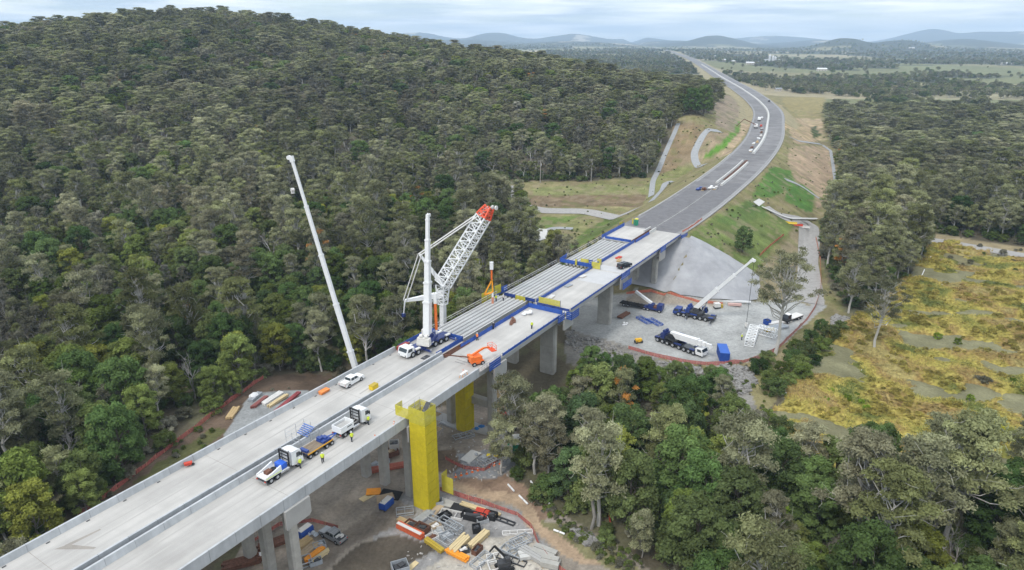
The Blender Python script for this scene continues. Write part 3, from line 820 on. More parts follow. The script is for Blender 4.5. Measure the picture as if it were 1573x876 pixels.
M_palebark = mat('pale_bark', (.60, .58, .54), .85, .2, 1.5, second=(.42, .40, .36), stretch=(1, 1, .25))
M_darkbark = mat('dark_bark', (.13, .11, .09), .95, .35, 2.5, stretch=(1, 1, .25))
M_greybark = mat('grey_bark', (.27, .25, .225), .95, .3, 2.0, stretch=(1, 1, .25))

def leaves_mesh(name, cen, rad, flat, count, size, material, r, shell=.55, droop=0.0, aspect=.5, extra=None):
    """leaf faces spread through clumps; one point attribute for light and dark clumps"""
    k = len(cen)
    w = rad ** 2; w = w / w.sum()
    ci = r.choice(k, count, p=w)
    d = r.normal(size=(count, 3)); d /= np.linalg.norm(d, axis=1)[:, None]
    d[:, 2] = np.where(d[:, 2] < -0.35, -d[:, 2] * .6, d[:, 2])
    rr = (shell + (1 - shell) * r.random(count)) ** 1.0
    lump = 1 + .22 * np.sin(d[:, 0] * 5 + ci) * np.cos(d[:, 1] * 4 + ci * 2)
    off = d * (rad[ci] * rr * lump)[:, None]
    off[:, 2] *= flat
    P = cen[ci] + off
    nrm = d * .9 + r.normal(size=(count, 3)) * .55 + np.array([0, 0, .45])
    nrm /= np.linalg.norm(nrm, axis=1)[:, None]
    a = np.cross(nrm, r.normal(size=(count, 3))); a /= np.linalg.norm(a, axis=1)[:, None] + 1e-9
    if droop: 
        a[:, 2] -= droop; a /= np.linalg.norm(a, axis=1)[:, None]
    b = np.cross(nrm, a)
    s = size * r.uniform(.6, 1.35, count)
    A = a * s[:, None]; Bv = b * (s * aspect)[:, None]
    V = np.stack([P - A, P - Bv, P + A, P + Bv], 1).reshape(-1, 3)
    clump_t = r.random(k)
    tint = np.clip(.5 + (clump_t[ci] - .5) * .9 + r.normal(size=count) * .16, 0, 1)
    me = bpy.data.meshes.new(name)
    n4 = count * 4
    me.vertices.add(n4); me.vertices.foreach_set('co', V.ravel())
    me.loops.add(n4); me.polygons.add(count)
    me.loops.foreach_set('vertex_index', np.arange(n4, dtype=np.int32))
    me.polygons.foreach_set('loop_start', np.arange(0, n4, 4, dtype=np.int32))
    me.update(calc_edges=True)
    t = me.attributes.new('tint', 'FLOAT', 'POINT'); t.data.foreach_set('value', np.repeat(tint, 4))
    mats = material if isinstance(material, (list, tuple)) else [material]
    for m in mats: me.materials.append(m)
    if len(mats) > 1:                              # some whole clumps carry the second leaf colour
        sel = (clump_t[ci] > 1 - extra).astype(np.int32); me.polygons.foreach_set('material_index', sel)
    return me

def limb(mb, p, q, r0, r1, r, bend=.12, n=5, seg=3):
    p = np.array(p, float); q = np.array(q, float); L = np.linalg.norm(q - p)
    pts = [p + (q - p) * t + (r.normal(size=3) * L * bend * math.sin(math.pi * t) if 0 < t < 1 else 0) for t in np.linspace(0, 1, seg + 1)]
    for i in range(seg):
        a, b = i / seg, (i + 1) / seg
        mb.tube(pts[i], pts[i + 1], r0 + (r1 - r0) * a, r0 + (r1 - r0) * b, n, cap=False)
    return pts

def make_tree(seed, h, rad, base, clumps, crad, flat, leaves, lsize, bark, leafm, trunk_r, shape='open', shell=.5, droop=0.0, lean=.025, extra=.12, aspect=.5, twigs=0):
    r = np.random.default_rng(seed)
    mb = MB()
    top = np.array([r.normal() * h * lean, r.normal() * h * lean, h * (.86 if shape != 'dome' else .7)])
    tp = limb(mb, (0, 0, -.8), top, trunk_r, trunk_r * .22, r, .014, 7, 5)
    cen = []; rads = []
    for i in range(clumps):
        u = (i + .5) / clumps
        ang = i * 2.399 + r.normal() * .4
        if shape == 'open':
            zz = base + (1 - base) * u; rr = rad * math.sin(math.pi * min(1, .14 + .78 * u)) ** .8 * r.uniform(.3, 1.0)
        elif shape == 'flat':
            zz = base + (1 - base) * (.08 + .92 * r.random()); rr = rad * r.uniform(.15, 1.0) * (1.1 - .6 * (zz - base) / (1 - base))
        elif shape == 'dome':
            zz = base + (1 - base) * u; rr = rad * math.sqrt(max(.02, 1 - ((u - .35) / .68) ** 2)) * r.uniform(.55, .95)
        else:
            zz = base + (1 - base) * u; rr = rad * (1.05 - .75 * u) * r.uniform(.4, 1.0)
        c = np.array([math.cos(ang) * rr, math.sin(ang) * rr, h * zz])
        k = crad * r.uniform(.65, 1.25)
        c[2] = min(c[2], h - k * flat * .8)
        cen.append(c); rads.append(k)
        if shape != 'dome' or i % 2 == 0:
            tz = max(.12, min(.84, zz * r.uniform(.62, .85)))
            f = tz / .86 * 5; j = min(4, int(f)); p0 = tp[j] + (tp[j + 1] - tp[j]) * (f - j) if j < 5 else tp[-1]
            limb(mb, p0, c + np.array([0, 0, -k * flat * .3]), trunk_r * (.42 - .2 * tz), trunk_r * .07, r, .10, 5, 3)
            for _ in range(twigs):
                e = c + r.normal(size=3) * k * .8
                limb(mb, c + np.array([0, 0, -k * flat * .3]), e, trunk_r * .09, trunk_r * .03, r, .1, 4, 2)
    cen = np.array(cen); rads = np.array(rads)
    return mb.mesh('trunk', bark), leaves_mesh('crown', cen, rads, flat, leaves, lsize, leafm, r, shell, droop, aspect, extra)

def make_bare(seed, h, rad, bark, fine=True):
    r = np.random.default_rng(seed); mb = MB(); mb2 = MB()
    def grow(p, d, L, rr, lev, dst):
        q = p + d * L
        pts = limb(dst, p, q, rr, rr * .55, r, .07, 5 if lev < 2 else 3, 2)
        if lev >= 4: return
        for _ in range(r.integers(3, 5)):
            nd = d + r.normal(size=3) * .55 + np.array([0, 0, .12]); nd /= np.linalg.norm(nd)
            st = pts[1] if r.random() < .4 else pts[-1]
            grow(st, nd, L * r.uniform(.5, .75), rr * .5, lev + 1, mb2 if lev >= 1 else dst)
    d0 = np.array([r.normal() * .06, r.normal() * .06, 1.0])
    grow(np.array([0, 0, -.6]), d0 / np.linalg.norm(d0), h * .42, rad, 0, mb)
    return mb.mesh('trunk', bark), mb2.mesh('crown', M_greytwig)

G = [M_gumleaf]; GB = [M_gumleaf, M_brownleaf]
KINDS_T = [  # name, category, height, (trunk, crown)
 ('gum_tree', 'gum tree', 20, make_tree(1, 20, 4.9, .40, 44, 1.5, .72, 13300, 0.207, M_palebark, G, .40, 'open', .3, .35, twigs=1)),
 ('gum_tree', 'gum tree', 17, make_tree(2, 17, 4.6, .36, 40, 1.4, .72, 11900, 0.207, M_palebark, G, .36, 'open', .3, .35, twigs=1)),
 ('gum_tree', 'gum tree', 22, make_tree(3, 22, 6.0, .42, 54, 1.55, .65, 17500, 0.216, M_palebark, G, .40, 'flat', .3, .35, twigs=1)),
 ('gum_tree', 'gum tree', 16, make_tree(4, 16, 4.1, .34, 36, 1.3, .75, 10080, 0.199, M_palebark, G, .28, 'open', .3, .35)),
 ('rainforest_tree', 'tree', 14, make_tree(5, 14, 4.3, .18, 60, 1.25, .85, 16099, 0.216, M_darkbark, [M_darkleaf], .30, 'dome', .5, aspect=.6)),
 ('rainforest_tree', 'tree', 12, make_tree(6, 12, 3.7, .18, 50, 1.15, .85, 13300, 0.216, M_darkbark, [M_midleaf], .26, 'dome', .5, aspect=.6)),
 ('wattle_tree', 'tree', 11, make_tree(7, 11, 3.3, .22, 46, 1.05, .8, 12040, 0.199, M_greybark, [M_yelleaf], .2, 'dome', .45)),
 ('wattle_tree', 'tree', 9, make_tree(8, 9, 2.9, .2, 38, 1.0, .8, 9800, 0.199, M_greybark, [M_midleaf], .17, 'dome', .45)),
 ('paperbark_tree', 'tree', 13, make_tree(9, 13, 3.0, .28, 32, .95, 1.0, 8960, 0.183, M_palebark, [M_barkleaf], .18, 'open', .3, twigs=2)),
 ('paperbark_tree', 'tree', 12, make_tree(10, 12, 3.2, .25, 34, 1.0, .95, 9800, 0.183, M_greybark, [M_gumleaf], .18, 'open', .3, twigs=1)),
 ('bare_tree', 'bare tree', 11, make_bare(11, 11, .2, M_greybark)),
 ('bare_tree', 'bare tree', 13, make_bare(12, 13, .24, M_palebark)),
 ('shrub', 'shrub', 3.2, make_tree(13, 3.2, 1.9, .12, 20, .7, .85, 3360, 0.158, M_darkbark, [M_midleaf], .06, 'dome', .45)),
 ('shrub', 'shrub', 2.4, make_tree(14, 2.4, 1.6, .12, 16, .6, .85, 2520, 0.149, M_darkbark, [M_barkleaf], .05, 'dome', .45)),
 ('shrub', 'shrub', 3.0, make_tree(15, 3.0, 1.9, .1, 20, .7, .85, 3360, 0.158, M_darkbark, [M_darkleaf], .06, 'dome', .45)),
 ('rusty_tree', 'tree', 15, make_tree(16, 15, 3.2, .34, 30, 1.2, .8, 9100, 0.207, M_palebark, [M_gumleaf, M_brownleaf], .22, 'open', .3, .3, extra=.30)),
 ('gum_tree', 'gum tree', 30, make_tree(77, 30, 9.5, .46, 58, 1.75, .6, 12600, 0.224, M_palebark, G, .5, 'flat', .25, .5, lean=.012, twigs=2)),
 ('grass_clump', 'grass clump', 1.2, make_tree(91, 1.2, 1.3, .1, 14, .5, .7, 900, .20, M_darkbark, [M_gold], .03, 'dome', .4, -.6, aspect=.22)),
]
PROTO = {}
TREES = []
def plant(k, x, y, label, group=None, scale=1.0, rot=None, zoff=-.15, name=None, own=False):
    nm, cat, h, (tm, cm) = KINDS_T[k]
    z = H(x, y) + zoff
    t = thing(name or nm, label, cat, (x, y, z), random.uniform(0, 6.28) if rot is None else rot, group)
    t.scale = (scale, scale, scale * random.uniform(.94, 1.06))
    a = link_mesh('trunk', tm, t); b = link_mesh('crown', cm, t)
    if k not in PROTO and not own: PROTO[k] = (a, b)
    TREES.append((x, y, KINDS_T[k][2] * scale))
    return t
def plant_px(k, px, py, label, **kw):
    p = hit(px, py); return plant(k, p[0], p[1], label, **kw)

# --- single trees one can point to
plant_px(16, 1190, 546, 'tall thin gum with a pale straight trunk standing at the edge of the crane pad', scale=1.02, rot=1.0)
plant_px(16, 1343, 541, 'lone thin gum with a bare pale trunk standing in the golden swamp', scale=.78, rot=2.5)
SPEC = [  # kind, px, py of the foot, scale, label
 (2, 1345, 915, 1.12, 'broad grey-green gum with twisting white limbs at the bottom right'),
 (2, 1420, 800, .95, 'tall gum with white trunk and dark canopy in front of the swamp'),
 (4, 1042, 792, 1.25, 'large rounded dark green glossy tree right of the clearing'),
 (5, 1175, 838, .85, 'bright lime green bushy tree among the grey trees at the bottom'),
 (11, 1168, 938, 1.0, 'bare grey twiggy tree at the bottom edge'),
 (10, 1105, 870, 1.0, 'bare grey tree behind a bushy crown at the bottom'),
 (10, 1006, 768, .75, 'small bare white-grey tree beside the big dark green tree'),
 (11, 925, 702, .95, 'bare tree with crooked white limbs above the slender gums'),
 (0, 786, 700, .93, 'slender gum in front of the pier by the rubble heap'),
 (1, 770, 728, .75, 'thin gum with a sparse crown beside the concrete pier'),
 (1, 822, 728, .92, 'slender pale gum left of the trees by the dirt patch'),
 (3, 842, 740, .90, 'slender olive gum at the edge of the white pipe track'),
 (15, 955, 655, .95, 'gum with a rusty orange patch in its crown near the riprap'),
 (2, 1300, 440, 1.0, 'tall gum with heavy pale trunk at the forest edge by the haul road'),
 (15, 1288, 425, 1.05, 'tall gum with orange dying leaves at the forest edge by the haul road'),
 (2, 1398, 372, 1.05, 'tall white trunked gum standing by the bend of the right local road'),
 (0, 1320, 445, .95, 'gum with a straight white trunk just behind the swamp corner'),
 (2, 133, 600, 1.0, 'wide grey gum rising above the forest at the left'),
 (0, 245, 598, 1.0, 'grey gum with a bright white trunk right of the wide grey gum'),
 (2, 385, 470, .95, 'spreading gum with orange leaf patches left of the thin crane boom'),
 (15, 295, 520, 1.05, 'gum with rusty orange leaves in the middle of the left forest'),
 (2, 258, 300, .9, 'tall white trunked gum with an open crown high in the left forest'),
 (0, 127, 330, .9, 'tall gum with a forked white trunk at the upper left'),
 (11, 338, 545, .85, 'dead standing tree with a reddish bare trunk in the left forest'),
 (4, 1140, 388, .72, 'dark green bushy tree on the grass batter beside the grey sheet'),
 (4, 1080, 178, 1.5, 'tall dark tree at the forest edge left of the motorway curve'),
 (4, 1062, 176, 1.3, 'dark tree left of the tallest one at the motorway curve'),
 (1, 1052, 128, 1.5, 'dark spreading tree on the skyline left of the motorway'),
]
for k, px, py, sc_, lab in SPEC:
    if sc_ > 0: plant_px(k, px, py, lab, scale=sc_, own=lab.startswith('bright lime'))
# lime tree and flowering bush get their own leaves
for t in list(COL.objects):
    if t.get('label', '').startswith('bright lime'):
        for c in t.children:
            if c.name.startswith('crown'):
                c.data = c.data.copy(); c.data.materials[0] = M_limeleaf
for (px, py, s_, lab) in [(1517, 678, 1.5, 'tall bush covered in bright yellow flowers at the swamp edge'), (1504, 694, .8, 'small bush with bright yellow flowers below the tall flowering one')]:
    t = plant_px(12, px, py, lab, scale=s_, name='flowering_bush', own=True)
    for c in t.children:
        if c.name.startswith('crown'): c.data = c.data.copy(); c.data.materials[0] = M_flower
# poles of dead trunk at the dirt edge
for px, py, h_, lab in [(908, 812, 15, 'tall bare brown trunk without crown beside the dirt track')]:
    p = hit(px, py); t = thing('dead_trunk', lab, 'dead tree', p)
    mb = MB(); limb(mb, (0, 0, -.5), (.4, .2, h_), .32, .2, np.random.default_rng(3), .02, 7, 5)
    mb.build('trunk', M_greybark, t); MB().tube((.34, .2, h_ * .8), (1.4, .6, h_ * .88), .07, .03, 5).build('branch_stub', M_greybark, t); MB().tube((.3, .15, h_ * .65), (-.7, .5, h_ * .72), .06, .03, 5).build('branch_stub', M_greybark, t)
# row of green shrubs between crane pad and swamp
SH = [(1165, 572), (1182, 590), (1200, 575), (1215, 558), (1228, 570), (1238, 548), (1250, 560), (1262, 540), (1222, 540), (1245, 525), (1275, 522), (1290, 512), (1190, 605), (1212, 592), (1178, 560), (1262, 508), (1230, 585)]
for i, (px, py) in enumerate(SH):
    plant_px(12 if i % 3 else 14, px, py, 'green shrub in the row between the crane pad and the swamp', group='shrubs between the crane pad and the swamp', scale=random.uniform(.9, 1.45))
for i, (px, py) in enumerate([(642, 733), (884, 392), (870, 402), (858, 408), (905, 380), (922, 368), (1300, 420), (1310, 465), (1290, 455), (915, 845), (930, 835)]):
    plant_px(13 if i % 2 else 12, px, py, ['low green shrub on the bare ground beside the bridge works', 'low olive shrub on the bare ground beside the bridge works'][i % 2], group='low shrubs on bare ground', scale=random.uniform(.5, .8))

# --- the forest: candidates on a jittered grid
def candidates():
    out = []
    for (ra, rb, sp_) in ((45, 330, 6.5), (330, 620, 8.0), (620, 1120, 8.8)):
        g = np.arange(-rb, rb, sp_)
        gx, gy = np.meshgrid(g, np.arange(20, rb, sp_))
        gx = gx + rng.uniform(-.42, .42, gx.shape) * sp_; gy = gy + rng.uniform(-.42, .42, gy.shape) * sp_
        gx, gy = gx.ravel(), gy.ravel()
        r = np.hypot(gx, gy); az = np.arctan2(gx, gy)
        k = (r >= ra) & (r < rb) & (np.abs(az) < 1.0)
        out.append(np.stack([gx[k], gy[k]], 1))
    return np.concatenate(out)
cand = candidates()
cz_ = H(cand[:, 0], cand[:, 1])
keep = ~is_clear(cand[:, 0], cand[:, 1], cz_)
# nothing right over the crane-pad edge; thin the grass beyond the right forest
cpx, cpy, cd = proj(cand[:, 0], cand[:, 1], cz_)
rr_ = np.hypot(cand[:, 0], cand[:, 1])
keep &= ~((cpx > 1060) & (rr_ > 850 + 70 * fbm(cand[:, 0] / 50, cand[:, 1] / 50, 303)) & (fbm(cand[:, 0] / 120, cand[:, 1] / 120, 301) < .70))
cand, cz_, cpx, cpy, cd, rr_ = (a[keep] for a in (cand, cz_, cpx, cpy, cd, rr_))
# distance to trees already planted
tx = np.array([(a, b, c) for a, b, c in TREES if c > 5])
md = np.min(np.hypot(cand[:, 0, None] - tx[None, :, 0], cand[:, 1, None] - tx[None, :, 1]), 1)
k = md > 4.2
cand, cz_, cpx, cpy, cd, rr_ = (a[k] for a in (cand, cz_, cpx, cpy, cd, rr_))
n_ = len(cand)
u1 = rng.random(n_); patch = fbm(cand[:, 0] / 70, cand[:, 1] / 70, 201); patch2 = fbm(cand[:, 0] / 45, cand[:, 1] / 45, 209)
kind = np.zeros(n_, int)
s_c, n_c = sn(cand[:, 0], cand[:, 1])
left = n_c < 0
near_creek = (np.abs(s_c - 50 + np.maximum(n_c - 5, 0) * .25) < 30) & (n_c > -130)
rightlow = (n_c > 3) & (s_c < 75)
for i in range(n_):
    u = u1[i]; p = patch[i]
    if near_creek[i] and patch2[i] > .40:
        w = [(4, .38), (5, .25), (6, .10), (2, .10), (1, .10), (10, .03), (7, .04)]
    elif rightlow[i] and cpx[i] < 1150 and p < .56:
        w = [(4, .34), (5, .26), (1, .12), (0, .10), (9, .08), (10, .04), (6, .06)]
    elif rightlow[i]:
        w = [(2, .26), (0, .14), (1, .12), (4, .12), (5, .12), (9, .09), (8, .05), (10, .03), (6, .05), (7, .02)]
    elif left[i] and rr_[i] < 330:
        if p > .54: w = [(6, .20), (5, .22), (4, .18), (0, .10), (1, .10), (7, .12), (10, .04), (8, .04)]
        elif p < .465: w = [(8, .24), (10, .18), (11, .07), (9, .16), (1, .12), (3, .10), (6, .08), (5, .05)]
        else: w = [(1, .18), (0, .14), (2, .07), (9, .16), (8, .10), (6, .12), (5, .10), (7, .06), (10, .05), (15, .02)]
    elif left[i]:
        if p > .52: w = [(0, .22), (1, .22), (3, .16), (9, .15), (6, .10), (2, .05), (8, .07), (10, .05), (11, .04)]
        else: w = [(1, .22), (9, .22), (8, .18), (5, .15), (3, .13), (4, .06), (15, .012), (10, .07), (11, .05)]
    else:
        w = [(0, .22), (1, .24), (3, .18), (2, .08), (9, .12), (8, .06), (5, .05), (4, .04), (15, .01)]
    t = sum(b for _, b in w); c = 0
    for kk, b in w:
        c += b / t
        if u <= c: break
    kind[i] = kk
scl = rng.uniform(.60, 1.28, n_) * np.where(rr_ > 620, 1.0, 1.0)
scl = np.where((near_creek & left), scl * .95, scl)
# keep crowns from hiding the works: shorter trees on the bank in front of the crane pad
hmax = np.full(n_, 40.0)
bank_ = (n_c > 3) & (s_c > 52) & (s_c < 100) & (n_c < 60)
nearb = (n_c < -24) & (n_c > -40) & (s_c < 160)
hmax[nearb] = 15
KH = np.array([k[2] for k in KINDS_T], float)
# canopy line of the wood on the near bank: how tall a tree may stand without hiding what the photo shows behind it
_lx = [600, 700, 760, 800, 820, 852, 872, 900, 930, 960, 1000, 1060, 1100, 1130, 1160, 1200, 1240, 1330, 1380, 1420, 1490, 1498, 1538, 1546, 1573, 1700]
_ly = [760, 700, 640, 606, 596, 592, 545, 520, 535, 548, 545, 555, 549, 575, 640, 640, 650, 640, 580, 582, 640, 690, 690, 630, 612, 600]
lim = np.minimum.reduce([np.interp(cpx + o, _lx, _ly) * 0 + np.interp(cpx + o, _lx, _ly) for o in (0,)])
lim = np.maximum.reduce([np.interp(cpx + o, _lx, _ly) for o in (-18, 0, 18)])
bankm = (n_c > 3) & (s_c < 108) & (rr_ < 250)
hmax = np.where(bankm, np.minimum(hmax, np.maximum((cpy - lim) / (F / cd * .90), 0.5) * rng.uniform(.86, 1.0, n_)), hmax)
scl = np.minimum(scl, hmax / KH[kind])
small = scl < .5
kind[small] = np.where(rng.random(small.sum()) < .5, 7, 5); scl[small] = np.minimum(rng.uniform(.7, 1.1, small.sum()), hmax[small] / KH[kind[small]])
tiny = scl < .4; kind[tiny] = 12; scl[tiny] = np.clip(hmax[tiny] / 3.2, .35, 1.0)
# which trees show largest: inside the frame, nearest first
inf = (cpx > -40) & (cpx < 1613) & (cpy < 1010)
size = KH[kind] * scl / cd * np.where(kind >= 12, .3, 1)
order = np.argsort(-np.where(inf, size, 0))
have = sum(1 for t in TREES if t[2] > 5)
ind = order[:292 - have]
REG = [('left of the near bridge deck', lambda s, n, r: n < 0 and s < 20), ('left of the large cranes', lambda s, n, r: n < 0 and s < 75), ('left of the unfinished spans', lambda s, n, r: n < 0),
       ('in the wood beside the site', lambda s, n, r: n < 30 and s < 75), ('in the wood at the bottom right', lambda s, n, r: s < 75), ('in the forest right of the haul road', lambda s, n, r: True)]
KL = {0: 'tall open grey-green gum with pale trunk', 1: 'medium grey-green gum with pale trunk', 2: 'broad gum with a flat spreading crown', 3: 'small grey-green gum', 4: 'dense dark green tree', 5: 'dense mid green tree', 6: 'yellow-green bushy tree', 7: 'small green bushy tree',
      8: 'narrow brownish paperbark', 9: 'narrow olive paperbark', 10: 'bare grey twiggy tree', 11: 'bare pale tree', 12: 'green shrub', 13: 'olive shrub', 14: 'dark shrub', 15: 'gum with rusty orange leaves', 16: 'very tall sparse gum', 17: 'golden grass clump'}
for i in ind:
    reg = next(a for a, f_ in REG if f_(s_c[i], n_c[i], rr_[i]))
    lab = KL[int(kind[i])] + ' ' + reg
    t = plant(int(kind[i]), cand[i, 0], cand[i, 1], lab, lab.replace(' tree ', ' trees ').replace(' gum ', ' gums '), scale=float(scl[i]))
mask = np.ones(n_, bool); mask[ind] = False
fx, fy, fz, fk, fs = cand[mask, 0], cand[mask, 1], cz_[mask], kind[mask], scl[mask]

# undergrowth shrubs, near
g = np.arange(-330, 330, 4.6)
gx, gy = np.meshgrid(g, np.arange(30, 400, 4.6)); gx = (gx + rng.uniform(-2, 2, gx.shape)).ravel(); gy = (gy + rng.uniform(-2, 2, gy.shape)).ravel()
gz = H(gx, gy)
ok = (~is_clear(gx, gy, gz)) & (np.abs(np.arctan2(gx, gy)) < .85)
ok2 = inpoly(*proj(gx, gy, gz)[:2], CLEAR['left']) & (rng.random(len(gx)) < .06)
gx, gy, gz = gx[ok], gy[ok], gz[ok]
uk = rng.choice([12, 13, 14], len(gx), p=[.35, .35, .3]); us = rng.uniform(.6, 1.5, len(gx))
# low weeds and tussocks on the batters and the edges of the dirt
def weeds(poly, n, avoid, s0, s1):
    xs = [p[0] for p in poly]; ys = [p[1] for p in poly]; out = []
    qx_ = rng.uniform(min(xs), max(xs), n * 6); qy_ = rng.uniform(min(ys), max(ys), n * 6)
    ok_ = inpoly(qx_, qy_, poly)
    for a in avoid: ok_ &= ~inpoly(qx_, qy_, a)
    for a, b in list(zip(qx_[ok_], qy_[ok_]))[:n]:
        p = hit(a, b)
        s_, n_ = sn(p[0], p[1]); d_, y_ = road_d(np.array([p[0]]), np.array([p[1]]))
        if (p[1] > 224 and abs(d_[0]) < road_hw(y_[0]) + 2.5) or (-25 < n_ < 3 and s_ < 152): continue
        if fbm(p[0] / 9, p[1] / 9, 411) < .47: continue
        out.append((p[0], p[1], p[2], rng.uniform(s0, s1)))
    return out
_gravel = [(870, 440), (960, 430), (1062, 360), (1168, 418), (1200, 470), (1225, 350), (1262, 350), (1275, 470), (1200, 540), (1100, 566), (960, 545), (860, 510)]
_w = weeds(CLEAR['pad'], 900, [_gravel], .12, .34) + weeds(CLEAR['left'], 260, [[(330, 720), (345, 665), (380, 612), (400, 603), (470, 600), (500, 612), (440, 690)]], .15, .4) + weeds([(780, 738), (840, 765), (870, 800), (950, 835), (1000, 876), (960, 880), (900, 850), (850, 800), (810, 770)], 200, [], .12, .34) + weeds([(1385, 352), (1800, 415), (1800, 470), (1573, 425), (1395, 400)], 160, [], .2, .5)
_w = np.array(_w)
gx = np.concatenate([gx, _w[:, 0]]); gy = np.concatenate([gy, _w[:, 1]]); gz = np.concatenate([gz, _w[:, 2] + .15])
uk = np.concatenate([uk, rng.choice([12, 13], len(_w), p=[.45, .55])]); us = np.concatenate([us, _w[:, 3]])
# far woods on the plain and hills
fr = 1000 * (6.0 ** (rng.random(30000)))
fa = rng.uniform(-.78, .80, 30000)
qx, qy = fr * np.sin(fa), fr * np.cos(fa); qpx_ = az_px(fa)
wood = fbm(qx / 420 + 3, qy / 600, 61, 4); wood = np.where(fr > 2600, wood + .05, np.where(qpx_ > 1040, wood - .105, wood))
hed = ((np.abs(((qx + 60 * vnoise(qx / 300, qy / 300, 15)) / 260) % 1 - .5) > .475) | (np.abs((qy / 340) % 1 - .5) > .482)) & (vnoise(qx / 150, qy / 150, 19) > np.where(qpx_ > 1040, .68, .45))
dd_, yc_ = road_d(qx, qy)
qpx = az_px(fa)
rim = (fr < np.interp(qpx, _rx, _rD) * 1.25) & (qpx < 1060)
okf = ((wood > .52) | hed | (rng.random(30000) < np.where((qpx_ > 1040) & (fr > 1150), .05, .012))) & ((np.abs(dd_) > road_hw(yc_) + 14)) & ((qpx > 640) | (fr < 1300))
okf &= ~((qpx > 1060) & (fr < 1150) & (wood < .55))
qx, qy, fr = qx[okf], qy[okf], fr[okf]
qz = H(qx, qy)
qk = rng.choice([0, 1, 4, 5, 9], len(qx), p=[.25, .25, .2, .2, .1]); qs = rng.uniform(.5, .95, len(qx)) * np.where(fr > 2500, 1.15, 1)

def scatter(name, x, y, z, k, s, label):
    n = len(x)
    me = bpy.data.meshes.new(name)
    me.vertices.add(n); me.vertices.foreach_set('co', np.stack([x, y, z - .2], 1).ravel())
    a = me.attributes.new('sort', 'INT', 'POINT'); a.data.foreach_set('value', k.astype(np.int32))
    a = me.attributes.new('size', 'FLOAT_VECTOR', 'POINT'); hr = np.hypot(x, y); wide = 1 + .42 * sstep(300, 650, hr); low = 1 - .33 * sstep(250, 600, hr); a.data.foreach_set('vector', np.stack([s * wide, s * wide, s * low], 1).ravel().astype(np.float32))
    a = me.attributes.new('turn', 'FLOAT', 'POINT'); a.data.foreach_set('value', rng.uniform(0, 6.28, n).astype(np.float32))
    me.update()
    o = link_mesh(name, me); tag(o, label, None, kind='stuff')
    ng = bpy.data.node_groups.new(name, 'GeometryNodeTree')
    ng.interface.new_socket('Geometry', in_out='INPUT', socket_type='NodeSocketGeometry')
    ng.interface.new_socket('Geometry', in_out='OUTPUT', socket_type='NodeSocketGeometry')
    N, L = ng.nodes, ng.links
    gi = N.new('NodeGroupInput'); go = N.new('NodeGroupOutput'); join = N.new('GeometryNodeJoinGeometry')
    def attr(nm, ty):
        q = N.new('GeometryNodeInputNamedAttribute'); q.data_type = ty; q.inputs['Name'].default_value = nm; return q.outputs['Attribute']
    a_k, a_s, a_t = attr('sort', 'INT'), attr('size', 'FLOAT_VECTOR'), attr('turn', 'FLOAT')
    cx = N.new('ShaderNodeCombineXYZ'); L.new(a_t, cx.inputs[2])
    for kk in sorted(set(k.tolist())):
        ta, ca = PROTO[kk]
        jj = N.new('GeometryNodeJoinGeometry')
        for src in (ta, ca):
            oi = N.new('GeometryNodeObjectInfo'); oi.transform_space = 'ORIGINAL'; oi.inputs['Object'].default_value = src
            L.new(oi.outputs['Geometry'], jj.inputs[0])
        g2 = N.new('GeometryNodeGeometryToInstance'); L.new(jj.outputs[0], g2.inputs[0])
        cmp = N.new('FunctionNodeCompare'); cmp.data_type = 'INT'; cmp.operation = 'EQUAL'
        L.new(a_k, cmp.inputs[2]); cmp.inputs[3].default_value = kk
        ip = N.new('GeometryNodeInstanceOnPoints')
        L.new(gi.outputs[0], ip.inputs['Points']); L.new(cmp.outputs[0], ip.inputs['Selection']); L.new(g2.outputs[0], ip.inputs['Instance'])
        L.new(cx.outputs[0], ip.inputs['Rotation']); L.new(a_s, ip.inputs['Scale'])
        L.new(ip.outputs[0], join.inputs[0])
    L.new(join.outputs[0], go.inputs[0])
    md = o.modifiers.new('scatter', 'NODES'); md.node_group = ng
    return o
for kk in set(fk.tolist()) | set(uk.tolist()) | set(qk.tolist()):
    if kk not in PROTO:
        i = int(np.argmax(kind == kk)); plant(kk, cand[i, 0], cand[i, 1], KL[kk] + ' deep in the left forest', KL[kk] + 's deep in the forest', scale=.8)
print('forest', len(fx), 'under', len(gx), 'far', len(qx), 'single', len(TREES))
scatter('forest', np.concatenate([fx, qx]), np.concatenate([fy, qy]), np.concatenate([fz, qz]), np.concatenate([fk, qk]), np.concatenate([fs, qs]), 'wide eucalypt forest covering the hill, the plain and the far woods')
scatter('undergrowth', gx, gy, gz, uk, us, 'low undergrowth shrubs on the forest floor')
# ---------------------------------------------------------------- the bridge
M_blue = mat('blue_screen', (.025, .085, .36), .55, .2, .8, spec=.4)
M_blue2 = mat('blue_paint', (.02, .05, .22), .4, .2, 1.0, spec=.5)
M_yel = mat('yellow_net', (.62, .50, .022), .85, .10, 1.2, alpha=.86, blotch=[(.35, (1, 1, 1), .07), (2.2, (1, 1, .2), .05)])
M_yelthin = mat('yellow_net_thin', (.62, .55, .06), .8, .15, 1.2, alpha=.62)
M_steel = mat('galvanised_steel', (.42, .43, .44), .5, .15, 2, metal=.3)
M_rust = mat('rusty_steel', (.15, .07, .045), .85, .4, 2.5)
M_white = mat('white_paint', (.74, .74, .73), .4, .05, 1.5, spec=.5)
M_offw = mat('dusty_white', (.62, .60, .57), .6, .1, 1.0)
M_black = mat('black_rubber', (.022, .022, .023), .85, .25, 4)
M_dark = mat('dark_metal', (.045, .046, .05), .55, .25, 2, spec=.5)
M_glass = mat('dark_glass', (.03, .04, .045), .08, .2, 1, spec=.8)
M_orange = mat('orange_paint', (.78, .17, .03), .5, .12, 1.5)
